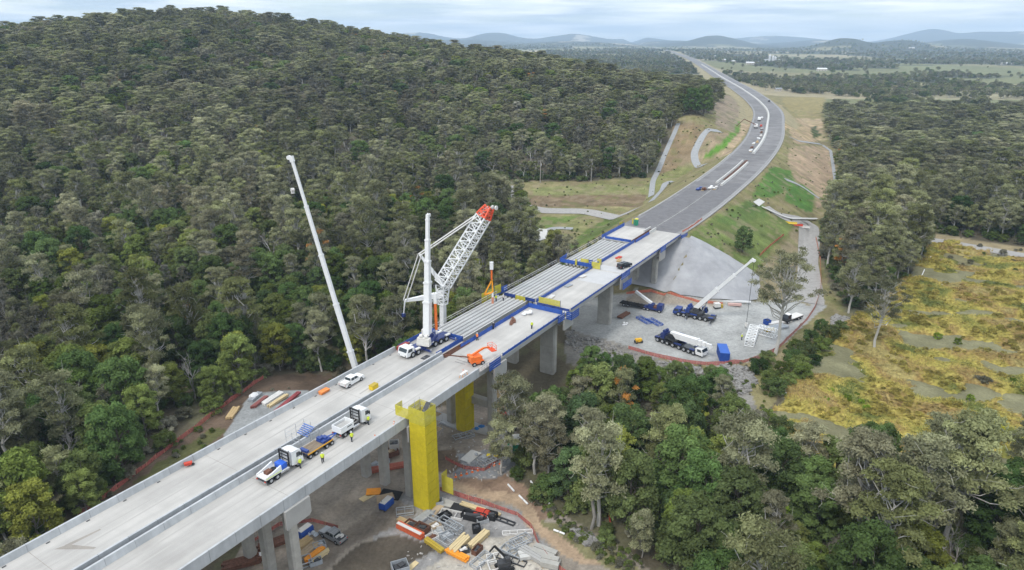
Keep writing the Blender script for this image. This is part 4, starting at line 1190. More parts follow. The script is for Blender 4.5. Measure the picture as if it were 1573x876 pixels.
M_red = mat('red_paint', (.50, .055, .03), .5, .15, 1.5)
M_chrome = mat('bright_metal', (.55, .55, .56), .25, .1, 1, metal=.9)
M_girder = mat('girder_concrete', (.46, .455, .44), .8, .12, .5, stretch=(.3, 1, 1))
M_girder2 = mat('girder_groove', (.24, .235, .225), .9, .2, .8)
M_timber = mat('timber', (.46, .33, .17), .85, .2, 2.0, stretch=(.3, 2, 2))
M_ply = mat('plywood', (.42, .32, .21), .85, .15, 1.5)
M_net = mat('orange_net', (.66, .19, .12), .85, .2, 2, alpha=.6)
M_netred = mat('red_net', (.50, .15, .125), .85, .25, 2, alpha=.58)

PIERS = [-72, -46, -20, 7, 34.4, 65, 99, 130]
G0 = 1.7   # girder depth + bearing: deck soffit 16.75, girders 15.1 .. 16.75

def carriageway(nm, label, y0, deck, bars, spans, col_n, blade_n):
    """y0: local y (to the left) of the right edge; deck: (s0, s1) slabs"""
    t = thing(nm, label, 'bridge', B(0, 0, 0), BROT)
    W = 10.2
    for a, b in deck:
        mb = MB(); mb.b3(a, b, y0 + .12, y0 + W - .12, ZD - .26, ZD)
        mb.build('deck', M_conc_deck, t)
    for side, a, b in bars:
        mb = MB(); x = a
        yo = y0 if side == 'r' else y0 + W
        sg = 1 if side == 'r' else -1
        while x < b - .1:
            x2 = min(x + 4.0, b)
            prof = [(yo, ZD - .85), (yo, ZD + 1.05), (yo + sg * .32, ZD + 1.05), (yo + sg * .45, ZD + .35), (yo + sg * .52, ZD + .004), (yo + sg * .115, ZD + .004), (yo + sg * .115, ZD - .85)]
            mb.prism(prof, x + .02, x2 - .02, 'x'); x = x2
        mb.build('barrier', M_conc_bar, t)
    for a, b in spans:
        for i in range(4):
            yc = y0 + 1.35 + i * 2.5
            mb = MB()
            mb.prism([(yc - .9, ZD - .265), (yc + .9, ZD - .265), (yc + .9, ZD - .40), (yc + .62, ZD - .5), (yc + .42, ZD - 1.75), (yc - .42, ZD - 1.75), (yc - .62, ZD - .5), (yc - .9, ZD - .40)], a + .25, b - .25, 'x')
            mb.build('girder', M_girder, t)
    for ps in PIERS:
        blade = ps in (65, 99)
        mb = MB()
        zt = ZD - 1.76; 
        mb.prism([(y0 + .3, zt), (y0 + W - .3, zt), (y0 + W - .3, zt - .9), (y0 + W - 1.6, zt - 1.7), (y0 + 1.6, zt - 1.7), (y0 + .3, zt - .9)], ps - 1.0, ps + 1.0, 'x')
        cap = mb.build('pier_crosshead', M_conc_old if ps < 40 else M_conc, t)
        fin = MB()
        ye = y0 - .25 if y0 < 5 else y0 + W + .25
        fin.prism([(ps - 2.3, zt - 2.1), (ps + 1.9, zt - 2.1), (ps + 2.3, zt - 1.7), (ps + 2.3, zt + 1.0), (ps - 2.3, zt + 1.0)], ye - .22, ye + .22, 'y')
        fin.build('pier_end_panel', M_conc, cap)
        ys = [y0 + W / 2] if blade else [y0 + 1.9, y0 + W - 1.9]
        for yy in ys:
            s_, n_ = ps, -yy
            q = B(s_, n_)
            zg = H(q[0], q[1]) - 1.0
            mb = MB()
            hx, hy, ch = (.95, 2.1, .35) if blade else (.82, .88, .28)
            prof = [(-hx + ch, -hy), (hx - ch, -hy), (hx, -hy + ch), (hx, hy - ch), (hx - ch, hy), (-hx + ch, hy), (-hx, hy - ch), (-hx, -hy + ch)]
            zs = [zg] + [z for z in np.arange(2.5, zt - 2.5, 4.2) if z > zg + 1] + [zt - 1.72]
            for z0, z1 in zip(zs, zs[1:]):
                vs = [(ps + x, yy + y, z0 + .015) for x, y in prof] + [(ps + x, yy + y, z1 - .015) for x, y in prof]
                mb.add(vs, [(i, (i + 1) % 8, 8 + (i + 1) % 8, 8 + i) for i in range(8)] + [tuple(range(7, -1, -1)), tuple(range(8, 16))])
            mb.build('column', M_conc_old, cap)
        if ps == 34.4:
            mb = MB(); mb.b3(ps - .7, ps + .7, y0 + 2.8, y0 + W - 2.8, 4.9, 6.6); mb.build('tie_beam', M_conc_old, cap)
        if ps == 34.4:
            q = B(ps, -(y0 + W / 2)); zg = H(q[0], q[1])
            mb = MB(); mb.b3(ps - 2.2, ps + 2.2, y0 + .4, y0 + W - .4, zg - .8, zg + .35); mb.build('pile_cap', M_conc, cap)
    return t
sp_full = [(-98, -72)] + list(zip(PIERS, PIERS[1:])) + [(130, 149)]
br = carriageway('bridge_carriageway', 'right hand concrete bridge carriageway carrying two white trucks, on tall piers', 0.0,
    [(-110, 32.0), (32.03, 63.3), (66.4, 99.5), (99.53, 149.2)], [('r', -110, 27.0), ('l', -110, 28.2)], sp_full, None, None)
bl = carriageway('bridge_carriageway', 'left hand concrete bridge carriageway carrying the white crane, unfinished beyond it', 11.2,
    [(-110, 37.6), (130.2, 149.2)], [('r', -110, 29.5), ('l', -110, 26.0)], [(a, b) for a, b in sp_full if b <= 35 or a >= 130], None, None)
# bearing plinths and starter bars on the open edges belong to the carriageways
mb = MB()
for s_ in np.arange(27.5, 63, .9): mb.tube((s_, .25, ZD), (s_, .25, ZD + .55), .03, n=4)
for s_ in np.arange(67, 148, 1.2): mb.tube((s_, .25, ZD), (s_, .25, ZD + .5), .03, n=4)
mb.build('starter_bars', M_rust, br)
mb = MB()
for s_ in np.arange(29, 37.5, .8):
    for y in (9.9, 10.2, 10.6, 11.0): mb.beam((s_, y, ZD + .05), (s_ + .8, y, ZD + .05), .12, .5)
mb.build('starter_bars', M_rust, br)
mb = MB()
for s_ in np.arange(131, 148.5, .9):
    for y in (9.6, 10.4, 11.1): mb.beam((s_, y, ZD + .1), (s_ + .8, y, ZD + .1), .14, .7)
mb.build('starter_bars', M_rust, bl)
mb = MB()
for a, b, y in ((143.5, 149.5, 9.6), (143.5, 149.5, 11.6)): mb.prism([(y - .25, ZD - .1), (y + .25, ZD - .1), (y + .16, ZD + 1.05), (y - .16, ZD + 1.05)], a, b, 'x')
mb.build('barrier', M_conc_new, bl)
# weathered pour, joints and stains: thin shallow marks that stay
M_stain = mat('deck_stain', (.27, .245, .215), .9, .2, .5)
M_wet = mat('deck_pale_pour', (.45, .445, .44), .8, .06, .4)
M_joint = mat('deck_joint', (.10, .095, .09), .8, .2, 2)
def mark(x0, x1, y0, y1, m, z=.006): 
    mb = MB(); mb.poly([(x0, y0, ZD + z), (x1, y0, ZD + z), (x1, y1, ZD + z), (x0, y1, ZD + z)]); return mb.build('deck_mark', m, br)
for a in (-46, -20, 7): mark(a - .03, a + .03, .6, 9.6, M_stain)
for a in (-46, -20, 7):
    mb = MB(); mb.poly([(a - .03, 11.8, ZD + .006), (a + .03, 11.8, ZD + .006), (a + .03, 20.8, ZD + .006), (a - .03, 20.8, ZD + .006)]); mb.build('deck_mark', M_stain, bl)
for i, a in enumerate((28.6, 29.6, 30.8, 31.8)): mark(a, a + .12, 4.6, 7.2 + .3 * i, M_joint)
for a in np.arange(-70, 26, 5.2):
    mb = MB(); mb.poly([(a, 20.45, ZD + .007), (a + .5, 20.45, ZD + .007), (a + .5, 20.75, ZD + .007), (a, 20.75, ZD + .007)]); mb.build('drain_grate', M_dark, bl)
mark(99.6, 104.0, 1.2, 8.6, M_wet)
mark(88, 98.6, 1.0, 9.0, M_wet)
mb = MB(); mb.add([(-44, 18.6, ZD + .007), (-41.2, 14.2, ZD + .007), (-40.8, 14.3, ZD + .007), (-42.5, 18.0, ZD + .007)], [(0, 1, 2, 3)]); mb.build('deck_mark', M_stain, bl)
mb = MB(); mb.add([(-43, 17.6, ZD + .008), (-38.6, 17.2, ZD + .008), (-38.6, 17.5, ZD + .008), (-42.8, 18.2, ZD + .008)], [(0, 1, 2, 3)]); mb.build('deck_mark', M_stain, bl)

M_tyre = mat('tyre_mark', (.385, .367, .34), .9, .12, .6, stretch=(.2, 1, 1))
for s0, s1, n0, n1, tgt in [(-60, 2, 6.1, 6.3, br), (-60, 2, 7.9, 8.1, br), (-30, 24, 3.2, 2.6, br), (-30, 24, 4.8, 4.3, br), (-70, 20, 15.2, 16.6, bl), (-70, 20, 16.9, 18.3, bl), (8, 31, 14.0, 15.6, bl)]:
    mb = MB(); mb.poly([(s0, n0, ZD + .005), (s1, n1, ZD + .005), (s1, n1 + .32, ZD + .005), (s0, n0 + .32, ZD + .005)]); mb.build('tyre_mark', M_tyre, tgt)

# girders of the spans still without a deck, each its own thing
def girder_mesh(L):
    mb = MB(); w, d = .58, 1.5
    prof = [(-.32, -d), (.32, -d), (.42, -.25), (w, -.12), (w, 0), (.30, 0), (.24, -.30), (-.24, -.30), (-.30, 0), (-w, 0), (-w, -.12), (-.42, -.25)]
    mb.prism(prof, 0, L, 'x')
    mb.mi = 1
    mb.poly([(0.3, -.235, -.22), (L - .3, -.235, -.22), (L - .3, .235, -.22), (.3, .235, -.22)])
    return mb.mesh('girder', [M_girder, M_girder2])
def girders(s0, s1, ns, z, grp, lab):
    L = s1 - s0
    me = girder_mesh(L)
    for i, n in enumerate(ns):
        p = B(s0, n, z)
        o = link_mesh('bridge_girder', me, None, Vector(p)); o.rotation_euler = (0, 0, BROT)
        tag(o, lab(i, len(ns)), 'girder', grp)
side = lambda i, n: 'leftmost' if i == 0 else ('rightmost' if i == n - 1 else ('second from left' if i == 1 else ('second from right' if i == n - 2 else 'inner')))
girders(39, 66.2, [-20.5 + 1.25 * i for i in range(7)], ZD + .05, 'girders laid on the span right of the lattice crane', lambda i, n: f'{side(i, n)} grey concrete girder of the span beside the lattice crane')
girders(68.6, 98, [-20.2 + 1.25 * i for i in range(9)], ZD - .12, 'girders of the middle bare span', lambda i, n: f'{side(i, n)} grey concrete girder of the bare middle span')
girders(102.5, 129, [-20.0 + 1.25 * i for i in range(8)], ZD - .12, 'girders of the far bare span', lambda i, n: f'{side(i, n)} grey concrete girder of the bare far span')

# edge protection: blue solid screens, slatted platforms, hand rails
def screen(s0, n0, s1, n1, z, h, label, slats=False, m=None, name='edge_screen', cat='safety screen', grp=None):
    a, b = B(s0, n0, z), B(s1, n1, z)
    L = float(np.hypot(*(b - a)[:2])); rz = math.atan2(b[1] - a[1], b[0] - a[0])
    t = thing(name, label, cat, a, rz, grp)
    mb = MB()
    if slats:
        for k in range(4): mb.b3(0, L, -.03, .03, .1 + k * h / 4, .1 + k * h / 4 + h / 4 * .72)
    else:
        x = 0
        while x < L - .05:
            x2 = min(L, x + 2.4); mb.b3(x + .02, x2 - .02, -.035, .035, .05, h); x = x2
    mb.build('panel', m or M_blue, t)
    k = max(1, int(L / 2.4))
    mb = MB()
    for i in range(k + 1): mb.b3(i * L / k - .04 if i else 0, i * L / k + .04, .036, .12, 0, h + .12)
    mb.build('post', M_blue2, t)
    return t
screen(34.5, -9.9, 63, -9.9, ZD, 1.0, 'long blue screen along the median edge beside the bare near span')
screen(63, -9.9, 63, -.4, ZD, 1.2, 'blue screen across the deck end at the tall pier')
screen(36, -.15, 61, -.15, ZD, .65, 'low blue screen along the right edge before the tall pier')
screen(67, -9.9, 100, -9.9, ZD - .1, .95, 'long blue screen along the median beside the middle bare span')
screen(101.5, -9.9, 131, -9.9, ZD - .1, 1.1, 'blue screen along the median beside the far bare span')
screen(131, -9.5, 143, -9.5, ZD - .1, 1.1, 'short blue screen by the rusty bars near the abutment')
screen(67.2, -19.8, 67.2, -10.6, ZD - .2, .9, 'dark blue screen across the near end of the middle bare span', m=M_blue2)
screen(99.8, -20.6, 99.8, -10.4, ZD - .05, 1.2, 'blue screen across the pier between the two bare spans')
screen(99.8, -20.8, 105, -21.2, ZD - .05, 1.3, 'short blue screen at the left corner of the middle pier')
screen(130.4, -20.2, 130.4, -11, ZD, .9, 'blue screen across the near edge of the far slab')
screen(130, -21.2, 149, -21.2, ZD - .4, 1.6, 'blue screen along the left edge of the far slab')
screen(38, -20.9, 38, -12.2, ZD, 1.0, 'blue screen behind the white crane across the deck end')
screen(28.5, -11.9, 38, -11.9, ZD, 1.0, 'blue screen beside the white crane along the median')
screen(27.2, -21.2, 37.5, -21.2, ZD, 1.0, 'blue screen at the left edge behind the white crane')
screen(66.3, -9.4, 66.3, -.2, ZD - .3, .7, 'dark blue edge board under the front of the middle deck', m=M_blue2)
screen(67, .0, 98, .0, ZD - .1, .55, 'slatted blue guard along the right edge of the middle deck', slats=True)
screen(101, .0, 148, .0, ZD - .1, .5, 'slatted blue guard along the right edge of the far deck', slats=True)
screen(63.8, 1.9, 67.5, 1.9, ZD - 1.2, 2.1, 'slatted blue platform guard outside the tall pier', slats=True)
screen(63.6, .4, 63.6, 1.8, ZD - 1.2, 2.1, 'small slatted blue end guard at the tall pier', slats=True)
screen(59.4, .5, 62.6, .5, ZD - .9, 2.0, 'slatted blue guard just before the tall pier', slats=True)
screen(30.2, .5, 34.2, .5, ZD - 1.0, 2.0, 'slatted blue guard beside the orange boom lift', slats=True)
screen(95.5, 1.0, 101.5, 1.0, ZD - .6, 2.0, 'upper slatted blue platform guard at the second pier', slats=True)
screen(95.5, 1.6, 101.5, 1.6, ZD - 3.4, 2.0, 'lower slatted blue platform guard at the second pier', slats=True)
screen(126.5, .9, 131, .9, ZD - .7, 1.9, 'slatted blue platform guard at the far pier', slats=True)
screen(145.5, 1.0, 150, 1.6, ZD - .6, 1.2, 'slatted blue guard at the far abutment corner', slats=True)
# yellow nets
NETS = [(66.8, -9.2, 66.8, -3.0, ZD - .4, 2.2, 'wide yellow debris net hung across the median at the tall pier'),
        (66.9, -16.2, 66.9, -13.2, ZD - 1.2, 2.0, 'small yellow debris net on the blue screen of the middle span'),
        (100.3, -14.2, 100.3, -11.6, ZD - .1, 2.2, 'yellow debris net left of the blue panel at the second pier'),
        (99.4, -10.2, 99.4, -7.4, ZD, 2.0, 'yellow debris net right of the blue panel at the second pier'),
        (103.6, -10.4, 103.6, -9.0, ZD, 1.8, 'small yellow debris net behind the second pier'),
        (99.4, -15.6, 99.4, -14.9, ZD, 1.9, 'narrow yellow debris net at the second pier'),
        (66.0, -22.2, 60.5, -22.6, ZD - 1.0, 2.8, 'yellow debris net at the left edge under the lifting gear'),
        (68.8, -21.8, 66.0, -22.2, ZD - .2, 2.4, 'yellow debris net left of the blue corner screen'),
        (54.0, -12.0, 61.0, -12.0, ZD - 7.4, 6.6, 'tall yellow net hanging below the girders between the carriageways'),
        (146.0, -22.0, 149.0, -22.0, ZD, 1.6, 'narrow yellow net at the far left deck corner'),
        (153.0, -20.0, 153.0, -19.4, ZD, 2.0, 'slim yellow net beside the green toilet')]
for a in NETS: screen(*a, m=M_yelthin, name='debris_net', cat='debris net')
screen(100.4, -12.6, 100.4, -10.4, ZD, 2.1, 'tall blue slatted panel between the yellow nets', slats=True)
screen(66.2, -22.2, 71.5, -21.6, ZD - .6, 1.8, 'blue corner screen behind the worker at the left edge')
def handrail(s0, s1, n, z, label):
    a = B(s0, n, z); L = s1 - s0
    t = thing('handrail', label, 'handrail', a, BROT)
    mb = MB()
    for x in np.linspace(0, L, int(L / 2.4) + 1): mb.tube((x, 0, 0), (x, 0, 1.1), .03, n=5)
    mb.build('post', M_steel, t)
    mb = MB(); mb.tube((0, 0, 1.1), (L, 0, 1.1), .05, n=5); mb.tube((0, 0, .55), (L, 0, .55), .04, n=5); mb.build('rail', M_offw, t)
handrail(39, 66, -21.4, ZD, 'thin pale handrail along the left edge of the lifted girders')
handrail(69, 98, -21.0, ZD, 'thin pale handrail along the left edge of the middle bare span')
handrail(104, 129, -20.8, ZD, 'thin pale handrail along the left edge of the far bare span')
handrail(27.2, 35.8, -.1, ZD, 'dark edge rail beside the orange boom lift')

# yellow stair towers, scaffolds
def stair_tower(s0, n0, w, l, z0, z1, label, open_top=3.0, wing=True):
    t = thing('stair_tower', label, 'scaffold tower', B(s0, n0, z0), BROT)
    h = z1 - z0; mb = MB()
    zt = h - open_top
    step = 2.0; z = 1.9
    lv = [0.02] + list(np.arange(2.0, zt, 2.0)) + [zt]
    for a, b in zip(lv, lv[1:]):
        mb.b3(0, l, -.02, .02, a, b - .07); mb.b3(0, l, w - .02, w + .02, a, b - .03)
        mb.b3(-.02, .02, .021, w - .021, a, b - .03); mb.b3(l - .02, l + .02, .021, w - .021, a, b - .03)
    mb.build('net_cladding', M_yel, t)
    mb = MB()
    for k in range(2):
        a, b = zt + k * open_top / 2, zt + (k + 1) * open_top / 2
        mb.b3(0, l, -.02, .02, a, b - .05); mb.b3(0, l, w - .02, w + .02, a, b - .05); mb.b3(-.02, .02, .03, w - .03, a, b - .05); mb.b3(l - .02, l + .02, .03, w - .03, a, b - .05)
    mb.build('upper_net', M_yelthin, t)
    mb = MB()
    for x in (.1, l / 2, l - .1):
        for y in (.1, w - .1): mb.tube((x, y, 0), (x, y, h + .5), .035, n=5)
    for zz in np.arange(2, h, 2):
        for y in (.1, w - .1): mb.tube((.1, y, zz), (l - .1, y, zz), .03, n=4)
    for zz in (h - .2, h - 1.2):
        for x in (.1, l - .1): mb.tube((x, .1, zz), (x, w - .1, zz), .03, n=4)
    mb.build('scaffold_frame', M_steel, t)
    mb = MB()
    for i, zz in enumerate(np.arange(1, h - 1.5, 2.0)):
        y0, y1 = (w * .15, w * .48) if i % 2 else (w * .52, w * .85)
        x0, x1 = (.5, l - .5) if i % 2 else (l - .5, .5)
        mb.beam((x0, (y0 + y1) / 2, zz), (x1, (y0 + y1) / 2, zz + 2.0), .9, .12)
    mb.build('stair_flight', M_dark, t)
    mb = MB(); mb.b3(.2, l - .2, .2, w - .2, h - 2.6, h - 2.5); mb.build('platform', M_steel, t)
    if wing:
        mb = MB(); mb.b3(-.03, .03, w, w + 3.0, h - 2.6, h - .6); mb.b3(0, l * .6, w + 3.0, w + 3.04, h - 2.6, h - .6); mb.build('walkway_net', M_yelthin, t)
    return t
zt = H(*B(6, 2)[:2])
stair_tower(4.6, 4.3, 3.5, 3.1, zt - .1, ZD + 3.6, 'tall yellow netted stair tower standing against the right edge of the bridge')
mb = MB(); mb.b3(0, 1.6, -.03, .03, 0, 3.6); mb.b3(-.03, .03, -2.6, -.03, 0, 3.4)
o = mb.build('debris_net', M_yelthin, None, Vector(B(9.4, 3.6, 1.5))); o.rotation_euler = (0, 0, BROT); tag(o, 'low yellow net wing at the foot of the tall stair tower', 'debris net')
_q = at(716, 675, -3.0); _s, _n = sn(_q[0], _q[1]); z2 = H(_q[0], _q[1]) - .2
stair_tower(float(_s), float(_n), 2.6, 3.2, z2, 14.9, 'yellow netted stair tower behind the twin columns under the deck', 2.0, False)
def scaffold(s0, n0, w, l, z0, h, label):
    t = thing('scaffold', label, 'scaffold', B(s0, n0, z0), BROT)
    mb = MB()
    xs = np.linspace(0, l, max(2, int(l / 2) + 1)); ys = np.linspace(0, w, max(2, int(w / 2) + 1))
    for x in xs:
        for y in ys: mb.tube((x, y, 0), (x, y, h), .04, n=4)
    for zz in np.arange(1.8, h, 1.8):
        for y in ys: mb.tube((0, y, zz), (l, y, zz), .035, n=4)
        for x in xs: mb.tube((x, 0, zz), (x, w, zz), .035, n=4)
        for a, b in zip(xs, xs[1:]): mb.tube((a, 0, zz - 1.8), (b, 0, zz), .03, n=4)
    mb.build('scaffold_frame', M_steel, t)
    mb = MB()
    for zz in np.arange(1.8, h, 3.6): mb.b3(0, l, 0, w, zz - .06, zz)
    mb.build('plank_deck', M_timber, t)
scaffold(20, -9.0, 4, 6, H(*B(22, -10)[:2]), 13.0, 'grey tube scaffold under the deck behind the tall yellow tower')
scaffold(37.5, -2.0, 3, 4, H(*B(39, -3)[:2]), 14.0, 'narrow grey tube scaffold behind the twin columns')
# ---------------------------------------------------------------- vehicles and cranes
def on_ray(px, py, Y):
    r = ray(px, py); k = Y / r[1]
    return np.array([r[0] * k, Y, CZ + r[2] * k])
def Bdeck(px, py, z=ZD):
    return at(px, py, z)
def wheel(parent, x, y, r=.5, w=.32, side=1):
    mb = MB(); mb.tube((x, y - w / 2, r), (x, y + w / 2, r), r, n=14)
    o = mb.build('wheel', M_black, parent, smooth=False)
    mb = MB(); a = y + side * w / 2
    mb.tube((x, a - side * .03, r), (x, a + side * .02, r), r * .55, r * .5, n=12); mb.build('rim', M_steel, o)
    return o
def wheels(parent, xs, half, r=.5, w=.32):
    for x in xs:
        for sd in (-1, 1): wheel(parent, x, sd * half, r, w, sd)

def make_ute(label, loc, rz, paint, tray='open', lights=None, group=None, kind='ute'):
    t = thing('ute', label, kind, loc, rz, group)
    mb = MB(); W = .9
    lower = [(2.62, .42), (2.62, .82), (2.45, 1.02), (1.25, 1.10), (-2.55, 1.10), (-2.62, .95), (-2.62, .42)]
    vs = [(x, z) for x, z in lower]
    n = len(vs)
    for y in (-W, W): pass
    pts = [(x, -W * (1 - .04 * (z > .8)), z) for x, z in vs] + [(x, W * (1 - .04 * (z > .8)), z) for x, z in vs]
    mb.add(pts, [(i, (i + 1) % n, n + (i + 1) % n, n + i) for i in range(n)] + [tuple(range(n - 1, -1, -1)), tuple(range(n, 2 * n))])
    mb.build('body', paint, t)
    mb = MB()
    a = [(1.25, 1.10), (.55, 1.70), (-.95, 1.74), (-1.15, 1.10)]
    n = 4; pts = [(x, -W * (.97 if z < 1.2 else .8), z) for x, z in a] + [(x, W * (.97 if z < 1.2 else .8), z) for x, z in a]
    mb.add(pts, [(i, (i + 1) % n, n + (i + 1) % n, n + i) for i in range(n)] + [(3, 2, 1, 0), (4, 5, 6, 7)])
    cab = mb.build('cabin', paint, t)
    mb = MB()
    def q(p): mb.poly(p)
    q([(1.20, -.80, 1.15), (1.20, .80, 1.15), (.60, .68, 1.67), (.60, -.68, 1.67)])
    mb.build('windscreen', M_glass, cab)
    for sd in (-1, 1):
        mb = MB()
        for x0, x1, x2, x3 in ((1.02, .50, -.12, -.12), (-.2, -.2, -.9, -1.0)):
            p = [(x0, sd * .885, 1.18), (x1, sd * .755, 1.64), (x2, sd * .755, 1.64), (x3, sd * .885, 1.18)]
            mb.poly(p if sd < 0 else p[::-1])
        mb.build('side_window', M_glass, cab)
    mb = MB(); mb.poly([(-1.145, .74, 1.2), (-1.145, -.74, 1.2), (-.99, -.66, 1.66), (-.99, .66, 1.66)]); mb.build('rear_window', M_glass, cab)
    if tray == 'open':
        mb = MB(); mb.b3(-2.5, -1.25, -.78, .78, 1.102, 1.13); mb.build('tray_floor', M_dark, t)
        mb = MB(); mb.b3(-2.2, -1.7, -.5, .1, 1.13, 1.5); mb.b3(-1.6, -1.3, -.2, .6, 1.13, 1.42); mb.build('load', M_offw, t)
        mb = MB()
        for y in (-.72, .72): mb.beam((-1.25, y, 1.75), (.4, y, 1.80), .06)
        for x in (-1.2, -.4, .3): mb.beam((x, -.72, 1.79), (x, .72, 1.79), .05)
        mb.build('roof_rack', M_steel, t)
    elif tray == 'canopy':
        mb = MB(); mb.prism([(-.82, 1.10), (.82, 1.10), (.74, 1.68), (-.74, 1.68)], -2.55, -1.2, 'x'); mb.build('canopy', paint, t)
    elif tray == 'tray':
        mb = MB(); mb.b3(-2.75, -1.25, -.95, .95, 1.0, 1.08); mb.b3(-2.75, -2.71, -.95, .95, 1.08, 1.35)
        for y in (-.95, .91): mb.b3(-2.75, -1.25, y, y + .04, 1.08, 1.35)
        mb.build('tray', M_offw, t)
    wheels(t, (1.65, -1.6), .82, .40, .26)
    for sd in (-1, 1):
        mb = MB(); mb.b3(2.60, 2.64, sd * .62 - .16, sd * .62 + .16, .72, .88); mb.build('headlight', M_chrome, t)
        mb = MB(); mb.b3(-2.65, -2.61, sd * .78 - .08, sd * .78 + .08, .75, .98); mb.build('tail_light', M_red, t)
    mb = MB(); mb.b3(2.6, 2.70, -.85, .85, .42, .62); mb.b3(-2.72, -2.62, -.85, .85, .45, .6); mb.build('bumper', M_dark, t)
    return t
M_silver = mat('silver_paint', (.30, .31, .32), .35, .06, 1, metal=.4, spec=.5)
M_blackp = mat('black_paint', (.02, .022, .026), .25, .1, 1, spec=.6)
M_navy = mat('navy_paint', (.018, .035, .15), .4, .15, 1, spec=.5)
M_hivis = mat('hi_vis', (.62, .72, .06), .8, .08, 2)
M_hivo = mat('hi_vis_orange', (.85, .25, .06), .8, .08, 2)

def bz(px, py, z=ZD): p = at(px, py, z); return p
make_ute('white ute parked on the left carriageway by the barrier', bz(541, 589), BROT + .03, M_white, 'tray')
make_ute('dark grey car parked on the far right deck', bz(959, 411), BROT - .25, M_blackp, 'canopy', kind='car')
p = hit(512, 827); q = hit(530, 834); make_ute('silver ute parked on the bare ground below the bridge', p, math.atan2(*(hit(497, 817) - hit(528, 834))[1::-1]), M_silver, 'open')

